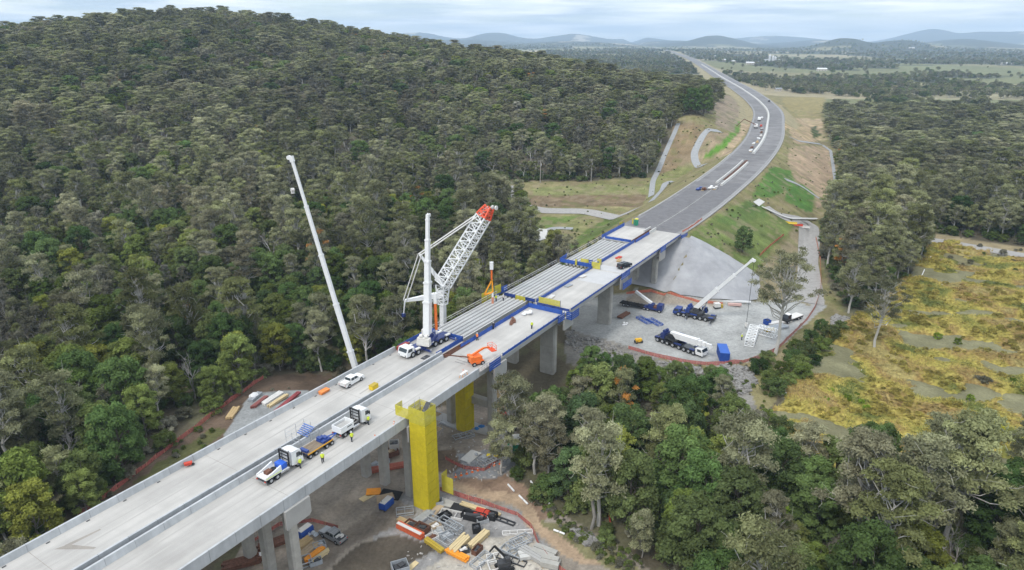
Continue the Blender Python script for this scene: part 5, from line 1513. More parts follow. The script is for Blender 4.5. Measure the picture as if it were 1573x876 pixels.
def make_truck(label, loc, rz, style):
    """prime mover with a ballast body; x forward"""
    t = thing('truck', label, 'truck', loc, rz)
    mb = MB()
    for y in (-.45, .45): mb.b3(-4.0, 3.2, y - .1, y + .1, .75, 1.02)
    for x in (-3.9, -2.0, 0, 2.8): mb.b3(x - .1, x + .1, -.35, .35, .78, 1.0)
    mb.b3(-4.2, -4.0, -1.2, 1.2, .5, .85)
    mb.build('chassis', M_dark, t)
    mb = MB()
    a = [(3.55, .6), (3.62, 1.2), (3.45, 2.2), (3.15, 3.05), (2.5, 3.35), (1.25, 3.45), (1.2, .9), (2.2, .6)]
    mb.prism([(y, z) for y, z in a], -1.2, 1.2, 'y')
    cab = mb.build('cab', M_white, t)
    mb = MB(); mb.poly([(3.50, -1.08, 2.0), (3.50, 1.08, 2.0), (3.19, 1.02, 2.95), (3.19, -1.02, 2.95)][::1]); mb.build('windscreen', M_glass, cab)
    for sd in (-1, 1):
        mb = MB(); p = [(3.25, sd * 1.206, 1.95), (2.95, sd * 1.206, 2.8), (2.25, sd * 1.206, 2.85), (2.2, sd * 1.206, 1.95)]; mb.poly(p if sd < 0 else p[::-1]); mb.build('side_window', M_glass, cab)
        mb = MB(); mb.b3(3.1, 3.25, sd * 1.38 - .1, sd * 1.38 + .1, 1.9, 2.6); mb.beam((3.15, sd * 1.2, 2.5), (3.15, sd * 1.36, 2.5), .05); mb.build('mirror', M_black, cab)
        mb = MB(); mb.b3(3.57, 3.66, sd * .85 - .22, sd * .85 + .22, .95, 1.2); mb.build('headlight', M_chrome, cab)
    mb = MB(); mb.b3(3.5, 3.8, -1.2, 1.2, .35, .75); mb.build('bull_bar', M_chrome, t)
    mb = MB(); mb.b3(3.615, 3.66, -.55, .55, 1.0, 1.75); mb.build('grille', M_dark, cab)
    # rack and air intakes behind the cab
    mb = MB()
    for y in (-1.1, 1.1): mb.b3(.55, .75, y - .1, y + .1, 1.0, 3.7)
    mb.b3(.55, .75, -1.2, 1.2, 3.5, 3.75)
    for zz in (1.6, 2.3, 3.0): mb.b3(.58, .70, -1.0, 1.0, zz - .06, zz + .06)
    mb.build('headboard_rack', M_black, t)
    mb = MB()
    for y in (-.95, .95): mb.tube((.98, y, 1.0), (.98, y, 3.85), .11, n=8)
    mb.build('exhaust_stack', M_chrome, t)
    mb = MB()
    for sd in (-1, 1): mb.tube((-1.2, sd * .98, .82), (.6, sd * .98, .82), .30, n=10)
    mb.build('fuel_tank', M_chrome, t)
    if style == 'low':
        mb = MB(); mb.prism([(-1.2, 1.05), (1.2, 1.05), (1.2, 1.35), (-1.2, 1.35)], -4.15, -.95, 'x')
        mb.prism([(-4.15, 1.351), (-4.15, 1.55), (-3.0, 1.75), (-1.0, 2.25), (-.95, 1.351)], -1.2, -1.0, 'y'); mb.prism([(-4.15, 1.351), (-4.15, 1.55), (-3.0, 1.75), (-1.0, 2.25), (-.95, 1.351)], 1.0, 1.2, 'y')
        mb.build('ballast_body', M_white, t)
        mb = MB(); mb.b3(-3.3, -2.2, -.45, .45, 1.36, 1.85); mb.build('load_block', M_rust, t)
        mb = MB(); mb.tube((-1.75, -.1, 1.4), (-1.75, -.1, 1.75), .5, n=14); mb.build('spare_wheel', M_black, t)
        mb = MB(); mb.b3(-.75, .45, -.85, .85, 1.03, 1.95); mb.build('hydraulic_tank', mat('tank_blue', (.03, .12, .55), .4, .1, 1), t)
        mb = MB(); mb.b3(-4.14, -1.0, -1.215, -1.202, 1.2, 1.32); mb.build('reflective_stripe', M_hivis, t)
    else:
        mb = MB()
        for sd in (-1, 1): mb.b3(-4.2, -.9, sd * 1.15 - .06, sd * 1.15 + .06, 1.35, 2.35)
        mb.b3(-4.2, -4.08, -1.09, 1.09, 1.35, 2.35); mb.b3(-1.02, -.9, -1.09, 1.09, 1.35, 2.55); mb.b3(-4.2, -.9, -1.2, 1.2, 1.1, 1.345)
        mb.build('ballast_body', M_white, t)
        mb = MB(); mb.b3(-3.6, -1.6, -.75, .75, 1.35, 2.0); mb.build('ballast_block', M_conc, t)
        for sd in (-1, 1):
            mb = MB(); mb.b3(-2.6, -1.4, sd * 1.212 - .004, sd * 1.212 + .004, 1.75, 1.95); mb.build('body_vent', M_dark, t)
    mb = MB(); mb.b3(-4.3, -4.2, -1.25, 1.25, .45, .7); mb.build('rear_bumper', M_chrome, t)
    for sd in (-1, 1):
        mb = MB(); mb.b3(-4.31, -4.22, sd * 1.0 - .15, sd * 1.0 + .15, .72, .9); mb.build('tail_light', M_red, t)
    wheels(t, (2.45,), 1.02, .52, .34); wheels(t, (-1.9, -3.2), .95, .52, .55)
    return t
sB = lambda s, n, z=ZD: B(s, n, z)
make_truck('white truck with a low body and rusty block, nearest on the bridge', sB(-16.4, -6.9), BROT, 'low').scale = (.92, .92, .92)
make_truck('white ballast truck towing the dolly along the bridge', sB(-1.3, -6.7), BROT, 'box').scale = (.9, .9, .9)
t = thing('dolly_trailer', 'navy four axle dolly trailer with timber deck between two white trucks', 'trailer', sB(-9.3, -6.9), BROT)
mb = MB()
for y in (-.6, .6): mb.b3(-2.9, 2.5, y - .12, y + .12, .75, 1.0)
for x in (-2.8, -1, 1, 2.4): mb.b3(x - .1, x + .1, -1.2, 1.2, .8, .96)
mb.build('frame', M_navy, t)
mb = MB(); mb.b3(-2.9, .6, -1.15, 1.15, 1.005, 1.1); mb.build('deck_boards', mat('oiled_boards', (.20, .155, .11), .85, .3, 2, stretch=(.3, 2, 2)), t)
mb = MB(); mb.b3(.5, 2.3, -.9, .6, 1.01, 1.4); mb.b3(.6, 1.2, -.2, .7, 1.4, 1.75); mb.tube((1.6, -.6, 1.4), (1.6, .6, 1.4), .3, n=10); mb.b3(-2.8, -2.3, -.8, .8, 1.11, 1.5); mb.build('winch_gear', M_blue2, t)
mb = MB(); mb.beam((2.5, -.5, .9), (4.6, 0, .85), .14); mb.beam((2.5, .5, .9), (4.6, 0, .85), .14); mb.build('drawbar', M_blue, t)
mb = MB(); mb.b3(-2.95, 2.5, -1.22, -1.16, .92, 1.12); mb.build('side_stripe', mat('amber', (.7, .35, .03), .5, .1, 1), t)
wheels(t, (-2.4, -1.2, 1.1, 2.2), .95, .42, .5)

def make_crane(label, loc, rz, L, axles, paint, slew, el, boom, sect, top, boomm=M_white, ctw=True, jib=None, outr=True, bw=1.15, cabm=None, name='mobile_crane'):
    """carrier faces +x. slew, el: boom direction relative to the carrier; sect: telescopic pieces; boom: length"""
    t = thing(name, label, 'crane', loc, rz)
    h = 1.35; W = 1.4
    mb = MB(); mb.b3(-L / 2, L / 2 - 2.2, -W + .15, W - .15, .75, h); mb.build('carrier_chassis', paint, t)
    mb = MB()
    for sd in (-1, 1):
        for x0, x1 in ((-L / 2 + .3, -L / 2 + 1.6), (-1.2, .9), (L / 2 - 4.0, L / 2 - 2.6)): mb.b3(x0, x1, sd * 1.2 - .3, sd * 1.2 + .3, h + .002, h + .25)
    mb.build('deck_locker', top, t)
    mb = MB()
    a = [(L / 2 - 2.25, .6), (L / 2 - 2.25, 2.3), (L / 2 - .45, 2.35), (L / 2 - .05, 1.5), (L / 2, .6)]
    mb.prism(a, -W + .05, W - .05, 'y'); cab = mb.build('driver_cab', cabm or top, t)
    mb = MB(); mb.poly([(L / 2 - .05, -1.15, 1.55), (L / 2 - .05, 1.15, 1.55), (L / 2 - .40, 1.15, 2.28), (L / 2 - .40, -1.15, 2.28)]); mb.build('windscreen', M_glass, cab)
    for sd in (-1, 1):
        mb = MB(); y = sd * (W - .045); p = [(L / 2 - .35, y, 1.5), (L / 2 - .6, y, 2.2), (L / 2 - 1.7, y, 2.2), (L / 2 - 1.7, y, 1.5)]; mb.poly(p if sd < 0 else p[::-1]); mb.build('side_window', M_glass, cab)
        mb = MB(); mb.b3(L / 2, L / 2 + .05, sd * .95 - .2, sd * .95 + .2, .7, .95); mb.build('headlight', mat('amber_lens', (.75, .42, .1), .3, .1, 1) if False else M_chrome, cab)
    wheels(t, axles, 1.22, .68, .48)
    if outr:
        for x in (-L / 2 + .6, 1.6):
            mb = MB()
            mb.b3(x - .22, x + .22, -3.4, 3.4, .55, .80)
            mb.build('outrigger_beam', paint, t)
            for sd in (-1, 1):
                mb = MB(); mb.tube((x, sd * 3.3, .08), (x, sd * 3.3, 1.2), .13, n=8); mb.tube((x, sd * 3.3, 0), (x, sd * 3.3, .1), .55, n=10); mb.build('outrigger_foot', M_steel, t)
    # superstructure
    px_ = -L * .12
    piv = Vector((px_, 0, h))
    R = Matrix.Rotation(slew, 3, 'Z')
    def up(o, p=piv): o.rotation_euler = (0, 0, slew); o.location = p; return o
    mb = MB(); mb.tube((0, 0, .003), (0, 0, .35), 1.15, n=18); mb.b3(-2.6, 1.3, -1.25, 1.25, .352, 1.0)
    for y in (-.6, .6): mb.prism([(-1.9, 1.002), (.6, 1.002), (-.5, 2.0), (-1.6, 2.0)], y - .12, y + .12, 'y')
    up(mb.build('turntable', paint if top is not M_white else top, t))
    mb = MB()
    if ctw:
        for k in range(3): mb.b3(-3.9 + .1 * k, -2.62, -1.45 + .03 * k, 1.45 - .03 * k, .2 + .55 * k, .72 + .55 * k)
        for sd in (-1, 1): mb.tube((-3.2, sd * .6 - .3, 2.2), (-3.2, sd * .6 + .3, 2.2), .42, n=10)
    else: mb.b3(-3.1, -2.62, -1.25, 1.25, .3, 1.3)
    up(mb.build('counterweight', top, t))
    mb = MB(); a = [(.0, .4), (1.7, .4), (1.9, 1.0), (1.45, 2.1), (.1, 2.1)]; mb.prism(a, 1.27, 2.1, 'y'); oc = up(mb.build('operator_cab', top, t))
    mb = MB(); mb.poly([(1.915, 1.33, 1.05), (1.915, 2.04, 1.05), (1.50, 2.04, 2.03), (1.50, 1.33, 2.03)]); mb.build('windscreen', M_glass, oc)
    bp = Vector((-1.3, 0, 1.75))
    d = Vector((math.cos(el), 0, math.sin(el)))
    upv = Vector((-math.sin(el), 0, math.cos(el)))
    n = len(sect); pos = 0; w = 1.0
    for i, f in enumerate(sect):
        l = boom * f; w0 = bw - (bw * .52) * i / max(1, n - 1) * (1 if n > 1 else 0)
        a_ = bp + d * (pos - (.0 if i == 0 else .3)); b_ = bp + d * (pos + l)
        mb = MB(); mb.beam(a_, b_, w0 * .85, w0 * 1.05, up=upv)
        mb.beam(b_ - d * .35, b_, w0 * .98, w0 * 1.2, up=upv)
        up(mb.build('boom_section', boomm, t)); 
        if boomm is not M_white or True:
            mb = MB(); mb.beam(a_ + upv * (-w0 * .53), b_ + upv * (-w0 * .53) - d * .4, w0 * .62, .06, up=upv); up(mb.build('boom_shade_strip', M_dark, t))  # dark strip along the boom: its shaded side put in as colour
        pos += l
    tip = bp + d * boom
    mb = MB(); mb.beam(tip - d * .2, tip + d * .9, .55, .8, up=upv)
    hd = tip + d * .7 - upv * .5
    for sd in (-1, 1): mb.tube(hd + Vector((0, sd * .22 - .06, 0)), hd + Vector((0, sd * .22 + .06, 0)), .42, n=12)
    up(mb.build('boom_head', boomm, t))
    mb = MB()
    a_ = Vector((.8, 0, .9)); b_ = bp + d * (boom * sect[0] * .55) - upv * .4
    mb.tube(a_, a_ + (b_ - a_) * .55, .24, n=10); mb.tube(a_ + (b_ - a_) * .5, b_, .15, n=8); up(mb.build('luffing_cylinder', M_chrome, t))
    return t, R @ (hd) + piv

def hoist(t, hd, drop, blockm=M_white, name='hook_block'):
    """rope, block and hook below the boom head, in the crane's own frame"""
    mb = MB()
    for y in (-.12, .12): mb.tube(hd + Vector((0, y, 0)), hd + Vector((0, y, -drop)), .035, n=4)
    mb.build('hoist_rope', M_dark, t)
    mb = MB(); c = hd + Vector((0, 0, -drop)); mb.box(c + Vector((0, 0, -.5)), (.5, .6, 1.0), taper=.8); mb.tube(c + Vector((0, -.3, -.3)), c + Vector((0, .3, -.3)), .4, n=10)
    b = mb.build(name, blockm, t)
    mb = MB(); k = c + Vector((0, 0, -1.0))
    pts = [k + Vector((.28 * math.sin(a), 0, -.35 + .28 * math.cos(a))) for a in np.linspace(0, 4.4, 8)]; mb.path(pts, .07, 6); mb.build('hook', M_dark, b)

def aim(base, tip, boomfoot_h=3.1, back=0):
    v = tip - base; v = np.array([v[0], v[1], v[2] - boomfoot_h])
    return math.atan2(v[1], v[0]), math.atan2(v[2], math.hypot(v[0], v[1])), float(np.linalg.norm(v))

# white crane on the deck, boom nearly upright
c0 = B(30.6, -16.6, ZD); rz = BROT + math.pi - .10
tip = on_ray(661, 331, 138.5)
pv = c0 + np.array([math.cos(rz) * -1.62, math.sin(rz) * -1.62, 0])
a_, e_, l_ = aim(pv, tip); e_ = max(e_, math.radians(84))
cr1, hd1 = make_crane('white crane with an upright telescopic boom standing on the bridge deck', c0, rz, 13.5, (5.0, 3.4, -1.8, -3.5, -5.2), M_navy, a_ - rz, e_, l_ - 0.4, (.30, .17, .18, .18, .17), mat('cream_paint', (.66, .64, .59), .5, .08, 1), outr=True, bw=1.6, cabm=M_white)
# orange and white luffing block hanging by its boom
mb = MB(); p0 = np.array(on_ray(668, 452, 136.2)); 
t = thing('hook_block', 'orange and white hook block hanging beside the upright white boom', 'hook block', p0)
mb = MB(); mb.tube((0, 0, 0), (0, 0, 18), .04, n=4); mb.build('rope', M_dark, t)
mb = MB(); mb.box((0, 0, -1), (.7, .6, 2.2)); mb.build('sheave_block', M_white, t)
mb = MB(); mb.tube((0, 0, -8.2), (0, 0, -2.1), .32, n=8); mb.build('weighted_link', M_orange, t)
mb = MB(); mb.tube((0, 0, -9.2), (0, 0, -8.2), .2, .32, n=8); mb.build('hook', M_white, t)

# lattice crane standing on the ground beyond the bridge
Yk = 157.5
foot = at(681, 556, 3.0); foot = B(50.5, -27.6, 3.0)
knee = on_ray(680, 437, Yk); jt = on_ray(752, 318, 161.0); m1 = on_ray(645, 391, 157.0); m2 = on_ray(622, 462, 156.5); hk = on_ray(620, 484, 156.5)
g0 = np.array([foot[0], foot[1], H(foot[0], foot[1])])
t2, _ = make_crane('tall white crane with lattice jib and red tip standing beyond the bridge', g0, BROT, 15, (5.6, 4.0, -1.5, -3.2, -4.9, -6.6), M_white, 0.0, math.radians(88), .5, (1.0,), M_white, outr=True, name='lattice_crane')
for ch in list(t2.children):
    if ch.name.startswith(('boom_', 'luffing')): bpy.data.objects.remove(ch)
M2 = Matrix.Translation(Vector(g0)) @ Matrix.Rotation(BROT, 4, 'Z')
inv = M2.inverted()
lo = lambda p: inv @ Vector([float(q) for q in p])
mb = MB(); f_ = g0 + np.array([0, 0, 3.0]); k_ = knee
mid = f_ + (k_ - f_) * .55; m80 = f_ + (k_ - f_) * .78
mb.beam(lo(f_), lo(mid), 1.5, 1.5); mb.build('boom_section', mat('grey_boom', (.42, .42, .44), .45, .1, 1), t2)
mb = MB(); mb.beam(lo(mid), lo(m80), 1.2, 1.2); mb.build('boom_section', M_white, t2)
def lattice(p, q, w0, w1, r, bays, taper_ends=True):
    mb = MB(); p = lo(p); q = lo(q); d = (q - p); L = d.length; d.normalize()
    x = d.cross(Vector((0, 1, 0)) if abs(d.y) < .9 else Vector((1, 0, 0))).normalized(); y = d.cross(x).normalized()
    def ring(f):
        w = w0 + (w1 - w0) * f
        if taper_ends: w *= min(1, .35 + f * 6, .55 + (1 - f) * 4)
        c = p + d * L * f
        return [c + x * (a * w / 2) + y * (b * w / 2) for a, b in ((-1, -1), (1, -1), (1, 1), (-1, 1))]
    rs = [ring(i / bays) for i in range(bays + 1)]
    for i in range(bays):
        for k in range(4):
            mb.tube(rs[i][k], rs[i + 1][k], r, n=5, cap=False)
            a, b = (k, (k + 1) % 4) if i % 2 else ((k + 1) % 4, k)
            mb.tube(rs[i][a], rs[i + 1][b], r * .55, n=4, cap=False)
            mb.tube(rs[i][k], rs[i][(k + 1) % 4], r * .5, n=4, cap=False)
    return mb
lattice(m80, knee, 1.6, 2.4, .20, 4, False).build('boom_head_lattice', M_white, t2)
red0 = knee + (jt - knee) * .87
lattice(knee, red0, 3.0, 2.7, .20, 15, False).build('lattice_jib', M_white, t2)
lattice(red0, jt, 2.7, 1.6, .24, 3, False).build('jib_tip', M_red if False else mat('signal_red', (.72, .10, .045), .5, .1, 1), t2)
mb = MB(); mb.taperbeam(lo(knee + np.array([.3, 0, -.6])), lo(m1), 1.2, 1.0, .55, .5); mb.build('luffing_mast', M_white, t2)
mb = MB(); mb.taperbeam(lo(knee + np.array([0, 0, -2.6])), lo(m2), 1.3, 1.6, .6, .6); mb.build('rear_mast', M_white, t2)
mb = MB()
for o_ in (-.45, .45): 
    mb.tube(lo(m1) + Vector((0, o_, 0)), lo(jt) + Vector((0, o_, 0)), .17, n=6)
mb.build('pendant_bar', M_offw, t2)
mb = MB()
for o_ in (-.5, .5): mb.tube(lo(m1) + Vector((0, o_, 0)), lo(m2) + Vector((0, o_, 0)), .14, n=6)
mb.build('pendant_bar', M_offw, t2)
mb = MB(); mb.tube(lo(m2), lo(hk), .22, .12, n=6); mb.build('guide_pulley', M_white, t2)
mb = MB(); mb.box(lo(hk), (.7, .7, .9)); mb.build('guide_weight', M_navy, t2)
mb = MB()
for o_ in (-.5, .5): mb.tube(lo(jt + np.array([1.2, 0, 0])) + Vector((0, o_ - .15, -.2)), lo(jt + np.array([1.2, 0, 0])) + Vector((0, o_ + .15, -.2)), .55, n=12)
mb.build('jib_sheave', M_offw, t2)
# lifting gear under the jib tip
lg = on_ray(755, 403, 161.2)
t = thing('lifting_gear', 'orange triangular lifting frame and white hook block hanging over the girders', 'lifting gear', lg)
mb = MB()
for o_ in (-.2, .2): mb.tube((o_, 0, 0), (.2 + o_, 0, jt[2] - lg[2] - .4), .03, n=4)
mb.build('rope', M_dark, t)
mb = MB(); mb.box((0, 0, -.9), (.9, .8, 1.9)); mb.build('hook_block', M_white, t)
mb = MB(); mb.tube((0, 0, -4.6), (0, 0, -1.8), .22, n=8); mb.build('link', M_orange, t)
mb = MB(); z1, z2 = -4.5, -8.6
mb.beam((.1, 0, z1), (-1.9, 0, z2), .42, .3); mb.beam((-1.9, 0, z2), (.25, 0, z2 + .7), .42, .3); mb.beam((.1, 0, z1), (.25, 0, z2 + .7), .42, .3)
mb.build('triangle_frame', mat('bright_orange', (.85, .33, .02), .5, .1, 1), t)
mb = MB(); mb.tube((.2, 0, -9.2), (.2, 0, -8.0), .25, n=8); mb.build('shackle', M_white, t)
mb = MB(); mb.tube((.2, 0, -12.6), (.2, 0, -9.2), .28, n=8); mb.build('lower_link', mat('salmon', (.62, .26, .16), .6, .1, 1), t)

# slim tall crane beyond the left barrier
bs = at(560, 640, 3.0); gb = np.array([bs[0], bs[1], H(bs[0], bs[1])])
tp = on_ray(449, 247, bs[1] + 2.0)
a_, e_, l_ = aim(gb, tp)
rz = BROT + 1.2
off = np.array([math.cos(rz) * -1.5, math.sin(rz) * -1.5, 0]); cpos = gb - off
pivw = gb
a_, e_, l_ = aim(pivw + np.array([-1.3 * math.cos(a_), -1.3 * math.sin(a_), 0]), tp)
tall, hd = make_crane('slim tall crane boom rising from the trees left of the bridge', cpos, rz, 12.5, (4.6, 3.0, -2.4, -4.2), M_navy, a_ - rz, e_, l_, (.28, .19, .19, .18, .16), M_white, outr=True, bw=1.02)
hoist(tall, hd, 6.0, M_offw)

# blue crane with raised white boom on the gravel pad
pc = hit(1066, 488); fr_ = hit(1036, 484); rr2 = hit(1094, 496)
rz = math.atan2(fr_[1] - rr2[1], fr_[0] - rr2[0])
gtip = hit(1144, 507); tp = on_ray(1154, 401, gtip[1])
c = np.array([pc[0], pc[1], H(pc[0], pc[1])])
pv = c + np.array([math.cos(rz) * -1.5, math.sin(rz) * -1.5, 0])
a_, e_, l_ = aim(pv, tp); pv2 = pv + np.array([-1.3 * math.cos(a_), -1.3 * math.sin(a_), 0]); a_, e_, l_ = aim(pv2, tp)
bc, hd = make_crane('blue crane with a raised white boom on the gravel pad', c, rz, 12.5, (4.4, 2.8, -.6, -2.2, -3.8), M_dark, a_ - rz, e_, l_, (.42, .3, .28), M_blue2, M_white, outr=True, bw=1.3)
hoist(bc, hd, float(tp[2] - 3.2), M_offw)
# long parked crane, boom stowed over the cab
fr_ = hit(1083, 549); rr2 = hit(1009, 521); pc = (fr_ + rr2) / 2
rz = math.atan2(fr_[1] - rr2[1], fr_[0] - rr2[0])
pk, hd = make_crane('long dark blue eight axle crane parked with its white boom lowered', np.array([pc[0], pc[1], 1.0]), rz, 15.5, (5.0, 3.5, 2.0, .4, -1.6, -3.4, -5.0, -6.6), M_blackp, 0.0, math.radians(3), 11.6, (.74, .1, .1, .06), M_navy, M_white, outr=False, bw=1.5, cabm=M_white)
# small truck crane and black low trailer
fr_ = hit(1018, 480); rr2 = hit(960, 470); pc = (fr_ * .62 + rr2 * .38)
rz = math.atan2(fr_[1] - rr2[1], fr_[0] - rr2[0])
ts = thing('crane_truck', 'small blue crane truck with a raised white arm and black trailer', 'truck', np.array([pc[0], pc[1], H(pc[0], pc[1])]), rz)
mb = MB(); mb.b3(-9, -1.2, -1.25, 1.25, .75, 1.0)
for x in np.arange(-8.5, -1.5, 1.2): mb.b3(x - .1, x + .1, -1.3, 1.3, 1.002, 1.12)
mb.build('flat_trailer', M_black, ts)
mb = MB(); mb.b3(-1.2, 4.6, -1.2, 1.2, .7, 1.15); mb.b3(.2, 1.8, -1.0, 1.0, 1.152, 2.2); mb.build('truck_body', M_navy, ts)
mb = MB(); mb.b3(3.0, 4.7, -1.2, 1.2, 1.152, 2.5); mb.build('cab', M_navy, ts)
mb = MB(); mb.b3(1.9, 2.9, -.9, .9, 1.152, 1.7); mb.build('load', M_rust, ts)
mb = MB(); mb.beam((1.0, 0, 2.3), (-4.6, .6, 5.0), .7, .8); mb.build('crane_arm', M_white, ts)
wheels(ts, (3.9, .2, -.9, -6.2, -7.6), 1.05, .5, .4)
# black truck at the pad edge
pc = hit(1211, 494); q_ = hit(1235, 484)
tb = thing('truck', 'black truck with white cab roof parked at the right pad edge', 'truck', pc, math.atan2((q_ - pc)[1], (q_ - pc)[0]) + 3.1)
mb = MB(); mb.b3(-5.5, 2.4, -1.2, 1.2, .7, 1.1); mb.build('chassis', M_black, tb)
mb = MB(); mb.prism([(.6, 1.102), (.6, 2.7), (2.0, 2.75), (2.45, 1.8), (2.5, 1.102)], -1.2, 1.2, 'y'); cb = mb.build('cab', M_blackp, tb)
mb = MB(); mb.b3(.6, 2.0, -1.15, 1.15, 2.755, 2.9); mb.build('cab_roof', M_white, cb)
mb = MB(); mb.b3(-5.5, .2, -1.25, 1.25, 1.102, 1.3); mb.build('tray', M_offw, tb)
wheels(tb, (1.7, -3.3, -4.6), 1.0, .5, .4)

# orange boom lift on the deck
bl_ = sB(30.2, -2.9); 
t = thing('boom_lift', 'orange boom lift with raised basket on the bridge deck', 'boom lift', bl_, BROT - .5)
mb = MB(); mb.b3(-1.3, 1.3, -1.1, 1.1, .45, 1.0); mb.build('base', M_orange, t)
mb = MB(); mb.b3(-1.4, 1.0, -.95, .95, 1.02, 1.9); mb.b3(-1.6, -.9, -1.0, 1.0, 1.2, 2.1); mb.build('turret', M_orange, t)
mb = MB(); mb.beam((-1.0, 0, 2.1), (1.8, .1, 3.1), .36); mb.beam((1.7, .1, 3.1), (3.2, .15, 3.0), .28); mb.build('arm', M_orange, t)
mb = MB()
for x in (3.2, 4.3):
    for y in (-.9, 1.1): mb.tube((x, y, 2.3), (x, y, 3.5), .04, n=5)
for zz in (2.35, 2.9, 3.5):
    for y in (-.9, 1.1): mb.tube((3.2, y, zz), (4.3, y, zz), .04, n=5)
    for x in (3.2, 4.3): mb.tube((x, -.9, zz), (x, 1.1, zz), .04, n=5)
mb.b3(3.2, 4.3, -.9, 1.1, 2.24, 2.3); mb.build('basket', mat('red_orange', (.75, .10, .03), .5, .1, 1), t)
wheels(t, (.95, -.95), 1.05, .45, .35)
mb = MB(); mb.beam((-1.2, .2, 1.6), (-6.0, 2.2, 2.5), .2); mb.build('folded_boom', M_rust, t)

# far machines on the motorway
def road_pt(yw, u): 
    i = int(np.searchsorted(RC[:, 1], yw)); p = RC[i] + RN[i] * u; t_ = _tan[i]
    return np.array([p[0], p[1], ZD - .09]), math.atan2(t_[1], t_[0])
def box_truck(label, yw, u, paint, body, flip=False, L=8.0):
    p, a = road_pt(yw, u); t = thing('truck', label, 'truck', p, a + (math.pi if flip else 0))
    mb = MB(); mb.b3(-L / 2, L / 2, -1.1, 1.1, .6, .95); mb.build('chassis', M_dark, t)
    mb = MB(); mb.prism([(L / 2 - 2, .952), (L / 2 - 2, 2.8), (L / 2 - .5, 2.8), (L / 2, 1.8), (L / 2, .952)], -1.2, 1.2, 'y'); c = mb.build('cab', paint, t)
    mb = MB(); mb.poly([(L / 2 + .01, -1.0, 1.85), (L / 2 + .01, 1.0, 1.85), (L / 2 - .45, 1.0, 2.7), (L / 2 - .45, -1.0, 2.7)]); mb.build('windscreen', M_glass, c)
    mb = MB(); mb.b3(-L / 2, L / 2 - 2.2, -1.2, 1.2, .952, 2.3); mb.build('body', body, t)
    wheels(t, (L / 2 - 1.2, -L / 2 + 1.2, -L / 2 + 2.4), 1.0, .5, .4)
    return t
pm = box_truck('white truck with a red brown pump arm on the far motorway', 521, -8.0, M_white, M_offw)
mb = MB(); mb.beam((-1, 0, 2.4), (1.5, 9, 6.0), .5); mb.beam((1.5, 9, 6.0), (-4, 17, -2.0), .4); mb.build('pump_arm', M_rust, pm)
box_truck('white van like truck behind the pump truck on the far motorway', 570, -7.0, M_white, M_white, L=6.5)
p, a = road_pt(530, -4.5); make_ute('small red vehicle beside the pump truck on the motorway', p, a, M_red, 'canopy')
p, a = road_pt(512, -3.6); make_ute('white ute in the lane beside the median works on the motorway', p, a, M_white, 'tray')
p, a = road_pt(752, 9.5); make_ute('dark car stopped on the right shoulder of the far motorway', p, a, M_blackp, 'canopy', kind='car')
p, a = road_pt(585, -5.2); make_ute('white ute behind the white trucks on the far motorway', p, a, M_white, 'canopy')
for i, (yw, u, m_, lab) in enumerate([(436, -4.2, M_white, 'white formwork stack beside the median barrier on the motorway'), (420, -3.5, M_rust, 'rusty steel stack near the start of the median barrier'), (446, -3.0, M_timber, 'pale timber stack beside the motorway median works'), (460, -3.4, M_white, 'white bag stack left of the median barrier on the motorway'), (476, -2.9, M_offw, 'dusty white pallet stack left of the median barrier'), (410, -2.6, M_white, 'white block stack in front of the median barrier end'), (302, -1.2, M_white, 'white slipform machine hopper at the near median walls'), (299, .8, M_offw, 'white tarp covered stack at the near median walls'), (298, -3.2, M_rust, 'rust red paving machine on the motorway before the walls'), (295, -5.0, M_blue2, 'blue pallet stack beside the rust red machine'), (491, -3.0, M_rust, 'dark rusty stack by the curve of the median barrier')]):
    p, a = road_pt(yw, u); t = thing('material_stack' if i not in (6, 8) else 'paving_machine', lab, 'stack' if i not in (6, 8) else 'machine', p, a)
    mb = MB()
    for k in range(3): mb.box((random.uniform(-1.2, 1.2), random.uniform(-.4, .4), .3 + .35 * k), (random.uniform(2, 4.4) / (1 + .3 * k), 1.6 - .3 * k, .34), random.uniform(-.15, .15))
    mb.build('load', m_, t)
    mb = MB(); mb.b3(-1.6, 1.6, -.6, .6, 0, .12); mb.build('pallet', M_timber, t)

